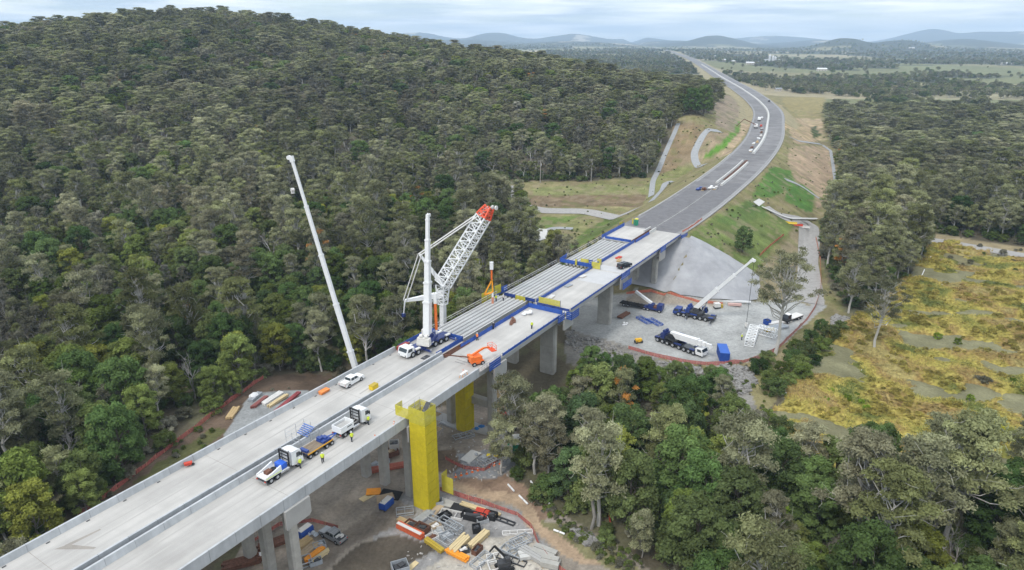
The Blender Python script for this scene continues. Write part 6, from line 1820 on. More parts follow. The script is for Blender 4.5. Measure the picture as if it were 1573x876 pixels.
# ---------------------------------------------------------------- people
M_skin = mat('skin', (.45, .28, .20), .7, .05, 2)
M_pants = mat('navy_trousers', (.03, .035, .055), .9, .1, 2)
def make_person(label, loc, rz, shirt=M_hivis, pose='stand', hat=M_white):
    t = thing('person', label, 'person', loc, rz)
    J = {'pelvis': (0, 0, .95), 'chest': (.02, 0, 1.32), 'neck': (.03, 0, 1.50), 'head': (.05, 0, 1.66), 'crown': (.04, 0, 1.78)}
    st = .14 if pose == 'stand' else .26
    ch = [(-1, st), (1, -st * .6)]
    V = [J['pelvis'], J['chest'], J['neck'], J['head'], J['crown']]; E = [(0, 1), (1, 2), (2, 3), (3, 4)]
    R = [.15, .17, .065, .105, .07]
    for sd, x in ch:
        i = len(V)
        V += [(0, sd * .11, .88), (x * .5 + .03, sd * .12, .49), (x, sd * .13, .09), (x + .17, sd * .14, .05)]
        R += [.105, .075, .055, .045]; E += [(0, i), (i, i + 1), (i + 1, i + 2), (i + 2, i + 3)]
    for sd, x in ch:
        i = len(V); bend = .22 if pose == 'reach' else .06
        V += [(.02, sd * .21, 1.42), (-x * .3, sd * .27, 1.14), (-x * .3 + bend, sd * .25, .90), (-x * .3 + bend + .05, sd * .25, .80)]
        R += [.07, .052, .04, .035]; E += [(1, i), (i, i + 1), (i + 1, i + 2), (i + 2, i + 3)]
        for f in range(4):
            k = len(V); y = sd * .25 + (f - 1.5) * .022
            V += [(V[i + 3][0] + .012, y, .755 - .008 * (f in (1, 2))), (V[i + 3][0] + .03, y, .725)]; R += [.011, .009]; E += [(i + 3, k), (k, k + 1)]
        k = len(V); V += [(V[i + 3][0] + .05, sd * .215, .785)]; R += [.012]; E += [(i + 3, k)]
    me = bpy.data.meshes.new('body'); me.from_pydata(V, E, []); me.materials.append(M_skin)
    o = link_mesh('body', me, t)
    sk = o.modifiers.new('skin', 'SKIN')
    for i, v in enumerate(me.skin_vertices[0].data if me.skin_vertices else []): v.radius = (R[i], R[i])
    if not me.skin_vertices:
        pass
    me.skin_vertices[0].data[0].use_root = True
    sub = o.modifiers.new('smooth', 'SUBSURF'); sub.levels = 1; sub.render_levels = 1
    mb = MB()
    for z0, z1, a0, a1, b0, b1 in ((.90, 1.15, .19, .20, .21, .21), (1.15, 1.46, .20, .15, .21, .25), (1.46, 1.54, .15, .07, .25, .09)):
        n = 10; vs = []
        for z, a, b in ((z0, a0, b0), (z1, a1, b1)): vs += [(.01 + a * math.cos(2 * math.pi * i / n), b * math.sin(2 * math.pi * i / n), z) for i in range(n)]
        mb.add(vs, [(i, (i + 1) % n, n + (i + 1) % n, n + i) for i in range(n)])
    for k, (sd, x) in enumerate(ch): mb.tube((.02, sd * .20, 1.45), (-x * .3, sd * .275, 1.12), .095, .075, 8)
    mb.build('shirt', shirt, t)
    mb = MB()
    for sd, x in ch:
        mb.tube((0, sd * .10, .95), (x * .5 + .03, sd * .12, .49), .135, .10, 8); mb.tube((x * .5 + .03, sd * .12, .50), (x, sd * .13, .10), .10, .08, 8)
    mb.build('trousers', M_pants, t)
    mb = MB()
    for sd, x in ch: mb.b3(x - .08, x + .22, sd * .135 - .055, sd * .135 + .055, 0, .11)
    mb.build('boots', M_black, t)
    mb = MB(); n = 12
    for z0, r0, z1, r1 in ((1.715, .155, 1.73, .135), (1.73, .135, 1.81, .115), (1.81, .115, 1.86, .04)):
        vs = [(.05 + r0 * math.cos(2 * math.pi * i / n), r0 * math.sin(2 * math.pi * i / n), z0) for i in range(n)] + [(.05 + r1 * math.cos(2 * math.pi * i / n), r1 * math.sin(2 * math.pi * i / n), z1) for i in range(n)]
        mb.add(vs, [(i, (i + 1) % n, n + (i + 1) % n, n + i) for i in range(n)])
    mb.build('hard_hat', hat, t)
    mb = MB(); mb.blob((.152, 0, 1.64), .018, 1, 0, (6, 4)); 
    mb.build('nose', M_skin, o)
    for sd in (-1, 1):
        mb = MB(); mb.blob((.145, sd * .036, 1.675), .012, 1, 0, (6, 4)); mb.build('eye', M_black, o)
        mb = MB(); mb.blob((.05, sd * .108, 1.65), .024, 1, 0, (6, 4)); mb.build('ear', M_skin, o)
    return t
def person_px(px, py, label, z=ZD, rz=0, **k): make_person(label, at(px, py, z), rz, **k)
person_px(496, 710, 'worker in yellow hi-vis shirt and white hard hat beside the navy dolly', rz=-1.2)
person_px(541, 678, 'worker in yellow hi-vis shirt beside the rear of the ballast truck', rz=2.4, pose='walk')
make_person('worker in yellow hi-vis shirt leaning at the cab of the nearest truck', B(-14.2, -5.3, ZD), BROT + 1.7, pose='reach')
make_person('worker in yellow hi-vis at the cab door of the ballast truck', B(.9, -5.2, ZD), BROT + 1.7, pose='reach')
person_px(733, 523, 'worker in orange clothing at the blue median screen', rz=1.0, shirt=M_hivo)
person_px(758, 506, 'worker in dark clothing with white hard hat at the median screen', rz=2.0, shirt=M_pants)
person_px(817, 505, 'worker in white hard hat standing at the right edge of the deck', rz=2.0, shirt=M_hivis)
person_px(762, 463, 'worker in yellow hi-vis by the lifting gear at the left edge', z=ZD, rz=-1.0)
person_px(773, 462, 'worker in pale shirt by the grey girder ends', z=ZD, rz=-1.0, shirt=M_offw)
p = hit(1139, 522); make_person('worker in yellow hi-vis standing on the gravel pad', p, -1.0)
# ---------------------------------------------------------------- loose things on the ground and deck
def pxdir(a, b):
    p, q = hit(*a), hit(*b); v = q - p
    return (p + q) / 2, math.atan2(v[1], v[0]), float(np.hypot(v[0], v[1]))
M_greyst = mat('grey_formwork', (.33, .35, .37), .6, .2, 2)
M_tank = mat('blue_plastic', (.02, .07, .30), .5, .15, 1)
M_green = mat('green_shed', (.03, .20, .11), .6, .12, 1)
M_bag = mat('white_bag', (.70, .70, .70), .8, .08, 2)
M_ochre = mat('ochre_beam', (.42, .30, .04), .7, .15, 2)
M_ltimber = mat('pale_timber', (.58, .46, .26), .8, .12, 2, stretch=(.3, 2, 2))
M_obeam = mat('orange_beam', (.80, .30, .03), .6, .1, 2)
def stack(name, cat, label, px, py, rz, dims, material, rows=(3, 2), mess=.06, bearers=True, seed=None, grp=None, z=None):
    rs = random.Random(seed if seed is not None else int(px * 31 + py * 17))
    p = hit(px, py) if z is None else at(px, py, z)
    t = thing(name, label, cat, p, rz, grp)
    L, W, Hh = dims; nx, nz = rows
    mb = MB(); o = .12 if bearers else 0
    for k in range(nz):
        for i in range(nx):
            w = W / nx
            mb.box((rs.uniform(-mess, mess) * L, -W / 2 + w * (i + .5), o + Hh / nz * (k + .5)), (L * rs.uniform(.92, 1.0), w * .88, Hh / nz * .9), rs.uniform(-mess, mess) * .4)
    mb.build('load', material, t)
    if bearers:
        mb = MB()
        for x in (-L * .32, L * .32): mb.b3(x - .06, x + .06, -W / 2 - .05, W / 2 + .05, -.05, .11)
        mb.build('bearer', M_timber, t)
    return t
def crate(label, px, py, rz, dims, material, kind='crate', cat='crate', z=None, openm=None):
    p = hit(px, py) if z is None else at(px, py, z)
    t = thing(kind, label, cat, p, rz)
    L, W, h = dims; mb = MB()
    mb.b3(-L / 2, L / 2, -W / 2, -W / 2 + .08, .1, h); mb.b3(-L / 2, L / 2, W / 2 - .08, W / 2, .1, h)
    mb.b3(-L / 2, -L / 2 + .08, -W / 2 + .081, W / 2 - .081, .1, h); mb.b3(L / 2 - .08, L / 2, -W / 2 + .081, W / 2 - .081, .1, h); mb.b3(-L / 2, L / 2, -W / 2, W / 2, 0, .098)
    mb.build('box', material, t)
    mb = MB(); mb.box((0, 0, h * .45), (L * .7, W * .6, h * .5), .1); mb.box((L * .1, W * .05, h * .75), (L * .4, W * .4, h * .3), .4); mb.build('contents', openm or M_dark, t)
    return t
def sheets(label, px, py, rz, L, W, material, n=3, cat='sheet stack', name='sheet_stack'):
    p = hit(px, py); rs = random.Random(int(px + 3 * py)); t = thing(name, label, cat, p, rz)
    mb = MB()
    for k in range(n): mb.box((rs.uniform(-.3, .3), rs.uniform(-.25, .25), .06 + .07 * k), (L, W, .06), rs.uniform(-.15, .15))
    mb.build('sheets', material, t); mb = MB(); mb.b3(-L * .3, L * .3, -.08, .08, -.1, .025); mb.build('bearer', M_timber, t)
    return t
def generator(label, px, py, rz):
    t = thing('generator', label, 'generator', hit(px, py), rz)
    mb = MB(); mb.prism([(-.75, .25), (.75, .25), (.75, 1.25), (.6, 1.5), (-.6, 1.5), (-.75, 1.25)], -1.3, 1.3, 'x'); mb.build('housing', M_tank, t)
    mb = MB(); mb.b3(-1.2, 1.2, -.55, .55, 1.502, 1.6); mb.build('lid', M_offw, t)
    mb = MB(); mb.b3(-1.4, 1.4, -.6, -.45, 0, .25); mb.b3(-1.4, 1.4, .45, .6, 0, .25); mb.build('skid', M_dark, t)
    mb = MB(); mb.tube((-.9, .3, 1.6), (-.9, .3, 2.0), .07, n=6); mb.build('exhaust', M_steel, t)
    return t
def bags(label, px, py, n, seed=1, m=None, r=.5):
    rs = random.Random(seed); t = thing('bag_pile', label, 'bag pile', hit(px, py))
    mb = MB()
    for i in range(n): mb.blob((rs.uniform(-1.1, 1.1), rs.uniform(-.8, .8), .3 + .35 * (i % 2)), rs.uniform(.4, .7) * r * 2, i + seed, .2, (8, 5), .6)
    mb.build('bags', m or M_bag, t); return t
def frame_pile(label, px, py, rz, L, W, h, material=None):
    """welded steel frames laid down"""
    t = thing('steel_truss', label, 'steel truss', hit(px, py), rz); mb = MB()
    for zz in (.12, h):
        for y in (-W / 2, W / 2): mb.beam((-L / 2, y, zz), (L / 2, y, zz), .14)
        for x in np.linspace(-L / 2, L / 2, max(3, int(L / 1.0))): mb.beam((x, -W / 2, zz), (x, W / 2, zz), .10)
    for x in np.linspace(-L / 2, L / 2, max(3, int(L / 1.5))):
        for y in (-W / 2, W / 2): mb.beam((x, y, .1), (x, y, h), .1)
    mb.build('frame', material or M_steel, t); return t
R0 = BROT
# laydown yard
c, a, L = pxdir((610, 809), (650, 829)); t = stack('steel_beam_stack', 'beam stack', 'long stack of orange red steel beams beside the dark damp ground', 630, 819, a, (L, 1.1, 1.0), mat('orange_steel', (.58, .12, .05), .6, .2, 1.5), (2, 2), .01)
mb = MB(); mb.b3(-L * .45, L * .45, -.5, .1, 1.13, 1.2); mb.build('white_strip', M_offw, t)
stack('timber_stack', 'timber stack', 'small ochre timber stack behind the orange red beams', 620, 804, a, (2.6, 1.0, .6), M_timber)
crate('rust brown steel box behind the red beams, left of two', 633, 811, a, (2.4, 1.5, 1.1), M_rust)
crate('rust brown steel box behind the red beams, right of two', 648, 816, a, (2.4, 1.6, 1.2), M_rust)
stack('steel_tube_stack', 'tube stack', 'sheaf of grey steel tubes behind the rust boxes', 645, 801, a + 1.5, (6.5, 1.6, .5), M_steel, (8, 2), .05)
c, a2, L = pxdir((676, 803), (706, 820)); frame_pile('long grey steel truss lying in the middle of the yard', 692, 811, a2, L, 1.5, 1.1, M_greyst)
frame_pile('grey steel frame beside the long truss in the yard', 680, 806, a2 + .1, 6.0, .9, .8)
stack('timber_beam_stack', 'beam stack', 'long ochre beam stack lying past the red beams', 667, 841, pxdir((654, 831), (681, 850))[1], (pxdir((654, 831), (681, 850))[2], .9, .7), M_ochre, (2, 2), .01)
stack('timber_stack', 'timber stack', 'pale timber stack, left of two in the yard middle', 706, 839, 1.0, (4.4, 1.7, .8), M_ltimber, (4, 2))
stack('timber_stack', 'timber stack', 'pale timber stack, right of two in the yard middle', 736, 832, .95, (4.8, 1.2, .9), M_ltimber, (3, 2))
stack('formwork_stack', 'formwork stack', 'bright orange beam stack at the bottom of the yard', 703, 855, pxdir((694, 850), (712, 859))[1], (4.2, 1.2, .6), M_obeam, (3, 2), .05)
crate('dark open crate between the pale timber and orange beams', 712, 848, .4, (1.8, 1.2, .8), M_dark, openm=M_offw)
crate('small rust red bin right of the orange beams', 733, 848, 1.0, (2.0, 1.0, .9), M_rust)
crate('black box standing on pale dusty ground in the yard', 732, 816, .2, (1.4, 1.4, 1.1), M_black)
crate('pale open crate with white fittings in the yard', 673, 819, .3, (2.0, 1.6, .7), M_offw, openm=M_steel)
crate('pale crate of fittings beside the ochre beam stack', 664, 828, .6, (2.0, 1.5, .7), M_offw, openm=M_rust)
crate('dusty brown bin beside the white fittings crate', 669, 811, .6, (1.8, 1.4, .8), M_ply, openm=M_offw)
crate('grey cage of clamps beside the pale timber', 686, 825, .5, (2.2, 1.4, .7), M_greyst, openm=M_steel)
frame_pile('small grey frame right of the ochre beams', 682, 833, a2, 3.0, 1.2, .5)
sheets('two plywood sheets near the foot of the yellow tower', 666, 783, 1.0, 3.2, 2.4, M_ply)
sheets('plywood sheets beside the blue generator', 592, 766, .4, 3.0, 2.0, M_ply)
sheets('orange brown plywood sheets at the foot of the twin column', 575, 757, .2, 2.6, 2.0, M_obeam, 2)
sheets('large black plastic sheet behind the blue generator', 601, 761, -.2, 4.0, 2.6, M_black, 2)
sheets('black rubber mat sheets by the red fence', 708, 782, -.3, 3.4, 2.2, M_black, 3)
sheets('pale board sheets on the ground left of the generator', 566, 764, .8, 3.2, 1.4, M_ltimber, 1)
sheets('pale concrete board sheets behind the tower foot', 690, 774, -.4, 4.0, 1.6, M_conc_old, 2)
generator('blue generator with pale lid standing in the yard before the tower', 594, 779, 1.1)
generator('blue generator with pale lid beside the near pier', 469, 822, 1.0)
bags('pile of white wrapped fittings beside the near blue generator', 479, 823, 7, 3, mat('wrapped', (.50, .54, .58), .4, .25, 3), .42)
frame_pile('low grey cage in front of the yellow tower', 622, 788, .2, 3.0, 1.8, .6)
crate('grey open bin right of the tower foot', 671, 774, .3, (2.2, 1.5, .8), M_greyst)
frame_pile('white frame between plywood and the black boxes', 694, 792, -.3, 4.4, 1.8, .4, M_offw)
crate('black box in the yard behind the long truss, left of two', 683, 797, .7, (2.2, 1.5, 1.0), M_black)
crate('long black bin right of the long truss', 727, 797, -.35, (4.2, 1.6, 1.1), M_black)
stack('pallet_stack', 'pallet stack', 'red pallet stack beside the red fence', 740, 792, -.4, (2.6, 1.8, .8), M_red, (4, 3))
stack('timber_stack', 'timber stack', 'long pale plank stack lying along the red fence', 736, 784, -.45, (8.0, 1.0, .4), M_ltimber, (3, 1))
crate('black box on timber at the end of the plank stack', 753, 795, -.4, (2.4, 1.6, 1.0), M_black)
frame_pile('dark ladder frame at the edge of the yard', 774, 801, -.5, 4.2, .8, .3, M_dark)
crate('grey crate left of the truss tip near the dusty ground', 741, 802, .4, (2.0, 1.4, .8), M_steel)
frame_pile('pale frame lying on the bare gravel by the fence bend', 795, 820, .1, 5.2, .8, .4, M_offw)
frame_pile('grey formwork frame at the lower yard, upper of the group', 800, 834, .6, 3.4, 1.8, .8, M_greyst)
frame_pile('grey formwork frame at the lower yard, middle of the group', 793, 841, .5, 3.2, 1.8, .9)
frame_pile('flat grey formwork frame at the lower yard, lowest of the group', 788, 850, -.6, 4.4, 1.5, .4, M_greyst)
stack('concrete_block_stack', 'block stack', 'pale concrete beam stack at the lower fence', 822, 858, -.7, (6.0, 1.6, .8), M_conc, (3, 1), .04)
stack('concrete_block_stack', 'block stack', 'grey slab stack beside the lower red fence', 836, 852, -.5, (4.2, 2.2, .8), M_conc_old, (2, 2), .05)
stack('concrete_block_stack', 'block stack', 'square grey block stack at the bottom of the red fence', 845, 868, -.3, (3.0, 2.2, 1.0), M_conc_old, (2, 2), .05)
stack('concrete_block_stack', 'block stack', 'pale concrete stack left of the lower beam stack', 808, 856, .2, (2.6, 1.8, .7), M_conc_new, (2, 1), .05)
frame_pile('grey steel frame at the bottom edge left of the white frames', 739, 863, .9, 3.8, 1.6, .6, M_greyst)
frame_pile('white square frame at the bottom edge of the yard', 751, 873, .3, 2.8, 2.2, .5, M_offw)
frame_pile('white square frame above the black machine', 760, 860, .3, 2.4, 1.8, .5, M_offw)
frame_pile('dark mesh panel lying above the black machine', 786, 861, -.45, 5.0, 1.2, .2, M_dark)
crate('grey tarped box at the bottom edge below the dark ground', 615, 876, .4, (2.6, 2.2, 1.2), M_greyst)
sheets('pale plank sheets at the bottom beside the tarped box', 632, 872, 1.0, 3.0, .9, M_ltimber, 2)
t = thing('compact_crane', 'small black tracked machine with raised arm at the bottom edge', 'machine', hit(775, 874), .3)
mb = MB()
for y in (-.7, .7): mb.prism([(-1.3, .1), (1.3, .1), (1.5, .4), (1.2, .7), (-1.2, .7), (-1.5, .4)], y - .2, y + .2, 'y')
mb.build('tracks', M_black, t)
mb = MB(); mb.b3(-1.1, .9, -.6, .6, .702, 1.6); mb.b3(.1, .9, -.5, .2, 1.602, 2.3); mb.build('body', M_dark, t)
mb = MB(); mb.beam((.6, .4, 1.5), (-1.4, .8, 4.2), .3); mb.beam((-1.4, .8, 4.2), (-2.2, .9, 3.2), .22); mb.build('arm', M_black, t)
# beside the near pier
for lab, px, py, m_, rz_, d in [('ochre yellow beam stack below the near pier', 462, 842, M_timber, 1.0, (4.2, 1.5, .8)), ('brown board stack, second from the near pier', 474, 848, M_ply, 1.05, (3.8, 1.5, .6)), ('orange beam stack, third from the near pier', 483, 855, M_obeam, 1.0, (4.0, 1.0, .6)), ('pale yellow beam stack, farthest from the near pier', 492, 857, M_ltimber, .95, (3.6, .8, .5))]:
    stack('timber_stack', 'timber stack', lab, px, py, rz_, d, m_, (3, 2), .06)
crate('grey bin of clamps above the timber near the pier', 491, 841, .5, (2.0, 1.4, .8), M_greyst, openm=M_steel)
crate('dark grey bin below the timber near the pier', 485, 866, .5, (2.0, 1.2, .8), M_greyst)
frame_pile('rusty steel cage on the ground at the near pier', 462, 868, .5, 3.4, 2.0, .8, M_steel)
stack('steel_tube_stack', 'tube stack', 'dark red steel stack between the near columns', 420, 838, .6, (5, 1.8, .7), M_rust, (5, 2), .06)
bags('white plastic bag pile between the near columns', 408, 852, 6, 8)
stack('steel_tube_stack', 'tube stack', 'rusty tube stack under the deck at the bottom edge', 372, 868, .4, (6, 2.0, .8), M_rust, (5, 2), .05)
# clutter behind the columns
crate('brown pile of boxed fittings under the deck by the columns', 598, 700, .6, (3.6, 2, 1.2), M_rust, openm=M_ply)
stack('steel_tube_stack', 'tube stack', 'rust red beams lying behind the columns under the deck', 600, 720, .3, (10, 1.6, .6), mat('rust_red', (.30, .09, .06), .8, .25, 2), (3, 1), .02)
bags('grey tarpaulin pile under the deck', 585, 715, 6, 5, M_greyst, .7)
crate('white tank beside the scaffold under the deck', 606, 692, .2, (2.0, 2.0, 2.0), M_offw)
bags('blue tarpaulin bundle between the twin columns', 738, 660, 4, 12, mat('tarp_blue', (.02, .16, .45), .6, .15, 1), .6)
bags('yellow tarpaulin heap beside the column base', 757, 703, 3, 14, mat('tarp_yellow', (.65, .50, .04), .7, .1, 1), .42)
bags('grey tarp heap at the pier base', 737, 705, 3, 15, M_greyst, .5)
t = thing('excavator', 'red tracked machine with raised arm behind the twin columns', 'excavator', hit(766, 643), 2.4)
mb = MB()
for y in (-.9, .9): mb.prism([(-1.6, .1), (1.6, .1), (1.8, .45), (1.5, .8), (-1.5, .8), (-1.8, .45)], y - .28, y + .28, 'y')
mb.build('tracks', M_black, t)
mb = MB(); mb.b3(-1.8, 1.2, -1.1, 1.1, .85, 1.9); mb.build('body', mat('machine_red', (.65, .05, .03), .5, .1, 1), t)
mb = MB(); mb.b3(.2, 1.3, .2, 1.1, 1.902, 2.9); mb.build('cab', M_glass, t)
mb = MB(); mb.beam((1.0, -.3, 1.8), (3.4, -.4, 3.8), .45); mb.beam((3.4, -.4, 3.8), (5.0, -.4, 2.2), .35); mb.build('arm', mat('arm_red', (.65, .07, .03), .5, .1, 1), t)
t = thing('site_shed', 'green corrugated site shed beside the slender gums', 'shed', hit(792, 692), R0 + .2)
mb = MB(); mb.b3(-1.6, 1.6, -1.2, 1.2, 0, 2.6); mb.build('wall', M_green, t)
mb = MB(); mb.prism([(-1.35, 2.605), (1.35, 2.605), (0, 3.0)], -1.75, 1.75, 'x'); mb.build('roof', M_conc_new, t)
mb = MB(); mb.b3(-.45, .45, -1.235, -1.202, .05, 2.1); mb.build('door', M_green, t)
stack('fence_panel_stack', 'panel stack', 'stack of white and red barrier panels leaning by the rubble', 778, 668, 1.2, (6, 2, 1.2), M_offw, (6, 1), .08)
for i in range(9):
    u = i / 8
    p = hit(700 + 68 * u, 733 - 20 * u)
    t = thing('traffic_cone', 'orange and white cone in the row on the grey track by the columns', 'traffic cone', p, 0, 'cones on the grey track')
    mb = MB(); mb.b3(-.25, .25, -.25, .25, 0, .05); mb.tube((0, 0, .05), (0, 0, .85), .19, .04, 8); mb.build('cone', M_orange, t)
    mb = MB(); mb.tube((0, 0, .4), (0, 0, .58), .135, .105, 8); mb.build('band', M_white, t)
for k, (px, py, kk, lab) in enumerate([(712, 672, 0, 'grey scaffold frames lying left of the twin column base'), (770, 655, 1, 'silver scaffold frame pile behind the right twin column'), (779, 650, 2, 'pale bundle of tubes near the red tracked machine'), (768, 676, 0, 'grey frame lying on rubble right of the right twin column'), (757, 668, 3, 'rust brown crate on rubble right of the right twin column'), (776, 640, 4, 'white and grey formwork sheets behind the red machine'), (752, 712, 1, 'silver frame beside the yellow heap on the grey track'), (724, 702, 4, 'pale concrete slab sheets at the foot of the twin columns'), (690, 655, 2, 'grey tube bundle left of the rear yellow tower'), (786, 660, 3, 'dark crate between the rubble and the slender gums')]):
    if kk == 0: frame_pile(lab, px, py, .5 + k, 4.5, 1.8, .6, M_greyst)
    elif kk == 1: frame_pile(lab, px, py, 1.0 + k, 5.0, 2.0, .9)
    elif kk == 2: stack('steel_tube_stack', 'tube stack', lab, px, py, .8 + k, (5, 1.2, .5), M_offw if 'pale' in lab else M_steel, (5, 2), .06)
    elif kk == 3: crate(lab, px, py, .3 + k, (2.2, 1.5, 1.0), M_rust if 'rust' in lab else M_dark)
    else: sheets(lab, px, py, .4 + k, 3.8, 2.4, M_offw if 'white' in lab else M_conc_new, 3)
# left gravel pad
for lab, px, py, m_, a_, b_, w in [('dark red beam bundle at the left gravel pad, farthest left', 400, 622, mat('dark_red', (.25, .09, .08), .7, .2, 2), (388, 628), (410, 612), 1.0), ('pale plank bundle in the middle of the left gravel pad', 418, 616, M_offw, (404, 622), (434, 606), 1.6),
        ('second pale plank bundle on the left gravel pad', 428, 618, M_ltimber, (412, 626), (442, 610), 1.0), ('long dark red beam bundle beside the left barrier', 446, 620, mat('dark_red2', (.28, .06, .065), .7, .2, 2), (424, 632), (462, 606), 1.0), ('brown timber bundle at the left end of the gravel pad', 358, 637, M_timber, (352, 645), (364, 628), 1.6), ('grey sheet bundle on the left gravel pad', 392, 614, M_greyst, (384, 618), (400, 606), 1.4)]:
    c, a, L = pxdir(a_, b_); stack('beam_bundle', 'beam bundle', lab, (a_[0] + b_[0]) / 2, (a_[1] + b_[1]) / 2, a, (L, w, .6), m_, (3, 1), .04)
bags('white wrapped bale on the left gravel pad', 385, 611, 2, 20, None, .9)
# on the deck
t = thing('scaffold_trestle', 'small scaffold trestle with blue ladder over the median gap', 'scaffold', B(-8.2, -10.9, ZD), BROT)
mb = MB()
for x in (-2.6, -.4, 1.4):
    for y in (-1.8, 0, 1.6): mb.tube((x, y, 0), (x, y, 2.6), .04, n=5)
for zz in (1.2, 1.9, 2.6):
    for y in (-1.8, 1.6): mb.tube((-2.6, y, zz), (1.4, y, zz), .035, n=4)
    for x in (-2.6, 1.4): mb.tube((x, -1.8, zz), (x, 1.6, zz), .035, n=4)
mb.build('frame', M_steel, t)
mb = MB(); 
for k in range(6): mb.b3(-.6 + .3 * k, -.4 + .3 * k, -1.3, 1.2, 1.15 + .18 * k, 1.25 + .18 * k)
mb.build('stair', mat('trestle_blue', (.10, .17, .42), .6, .15, 1), t)
t = thing('crate', 'yellow box standing beside the median barrier', 'crate', B(10.9, -13.3, ZD), BROT); mb = MB(); mb.b3(-.8, .8, -.5, .5, .12, .9); mb.build('box', mat('box_yellow', (.75, .52, .03), .6, .1, 1), t); mb = MB(); mb.b3(-.82, .82, -.52, .52, .902, 1.0); mb.build('lid', M_ochre, t); mb = MB(); mb.b3(-.7, .7, -.4, .4, 0, .118); mb.build('skid', M_timber, t)
t = thing('crate', 'orange trough on the deck below the left barrier', 'trough', B(4.8, -20.2, ZD), BROT); mb = MB(); mb.prism([(-.35, .05), (.35, .05), (.55, .6), (-.55, .6)], -1.0, 1.0, 'x'); mb.build('trough', mat('box_orange', (.75, .24, .06), .6, .1, 1), t); mb = MB(); mb.b3(-.9, .9, -.3, .3, 0, .048); mb.build('skid', M_dark, t)
t = thing('wheelbarrow', 'small red machine beside the left barrier', 'machine', B(-23.3, -20.4, ZD), .5); mb = MB(); mb.prism([(-.5, .35), (.4, .35), (.6, .75), (-.6, .75)], -.3, .3, 'y'); mb.build('tub', M_red, t); mb = MB(); mb.tube((.65, -.06, .25), (.65, .06, .25), .25, n=10); mb.beam((.65, .15, .25), (-1.1, .3, .6), .05); mb.beam((.65, -.15, .25), (-1.1, -.3, .6), .05); mb.build('handle', M_dark, t)
def cone(s, n, lab, grp=None):
    t = thing('traffic_cone', lab, 'traffic cone', B(s, n, ZD), 0, grp); mb = MB(); mb.b3(-.25, .25, -.25, .25, 0, .05); mb.tube((0, 0, .05), (0, 0, .95), .2, .04, 8); mb.build('cone', M_orange, t); mb = MB(); mb.tube((0, 0, .45), (0, 0, .65), .14, .11, 8); mb.build('band', M_white, t)
cone(3.0, -1.2, 'orange cone near the barrier just before the tall yellow tower'); cone(-2.0, -1.0, 'orange cone at the right barrier near the trucks'); cone(25.2, -2.6, 'orange cone before the orange boom lift'); 
t = thing('trestle_table', 'pale red sawhorse trestle at the right edge before the boom lift', 'trestle', B(24.0, -1.6, ZD), BROT); mb = MB()
for x in (-.8, .8):
    for y in (-.5, .5): mb.beam((x, y, 0), (x * .9, y * .4, .9), .07)
mb.build('leg_frame', M_obeam, t); mb = MB(); mb.b3(-1.1, 1.1, -.3, .3, .9, 1.0); mb.build('top', M_offw, t)
bags_t = bags('white plastic sheeting heap at the blue corner screen', 812, 489, 5, 31, M_bag, .6); bags_t.location = Vector(B(59.0, -7.6, ZD))
t = thing('steel_plate_stack', 'rust brown steel plates on the deck near the white sheeting', 'plate stack', B(53.0, -8.0, ZD), BROT + .2); mb = MB(); 
for k in range(4): mb.box((k * .7 - 1, (k % 2) * .5, .1 + .08 * k), (2.4, .6, .08), .2 * k)
mb.build('plates', M_rust, t); mb = MB(); mb.b3(-1.4, 1.4, -.1, .1, 0, .06); mb.build('bearer', M_timber, t)
for s_, n_, m_, lab in [(72, -8.4, M_offw, 'white roll near the blue screen of the middle deck'), (82, -8.6, M_greyst, 'grey bundle beside the long median screen'), (91, -8.8, M_offw, 'white roll bundle at the far end of the middle deck'), (112.5, -7.4, M_red, 'red and white box on the far deck behind the car'), (110, -6.2, M_timber, 'long timber plank on the far deck')]:
    t = thing('deck_bundle', lab, 'bundle', B(s_, n_, ZD), BROT + random.uniform(-.4, .4)); mb = MB()
    for k in range(3): mb.tube((-1.2, (k - 1) * .4, .22), (1.2, (k - 1) * .4, .22), .2, n=8)
    mb.build('roll', m_, t); mb = MB(); mb.b3(-.8, .8, -.7, .7, -.0, .03); mb.build('base_sheet', M_ply, t)
t = thing('portable_toilet', 'green portable toilet with yellow roof beside the far deck corner', 'toilet', B(152.5, -18.2, ZD - .1), BROT); mb = MB(); mb.b3(-.6, .6, -.6, .6, 0, 2.2); mb.build('cabin', mat('toilet_green', (.02, .30, .17), .5, .1, 1), t); mb = MB(); mb.prism([(-.65, 2.202), (.65, 2.202), (.4, 2.5), (-.4, 2.5)], -.65, .65, 'x'); mb.build('roof', mat('toilet_roof', (.62, .55, .08), .5, .1, 1), t); mb = MB(); mb.b3(-.62, -.602, -.45, .45, .1, 2.05); mb.build('door', M_green, t)
t = thing('storage_box', 'red storage bin at the left front of the white crane', 'bin', B(27.6, -20.2, ZD), BROT); mb = MB(); mb.b3(-1.5, 1.5, -.6, .6, .1, 1.1); mb.build('bin', mat('bin_red', (.30, .05, .04), .6, .2, 1), t); mb = MB(); mb.b3(-1.3, 1.3, -.5, .5, 0, .098); mb.build('skid', M_dark, t)
t = thing('outrigger_mat', 'dark timber mat on the deck beside the white crane', 'mat', B(26.9, -13.6, ZD), BROT); mb = MB(); mb.b3(-1, 1, -.5, .5, .0, .12); mb.build('mat', M_dark, t); mb = MB(); mb.tube((-.4, -.3, .1), (-.4, .3, .1), .04, n=5); mb.build('handle', M_steel, t)

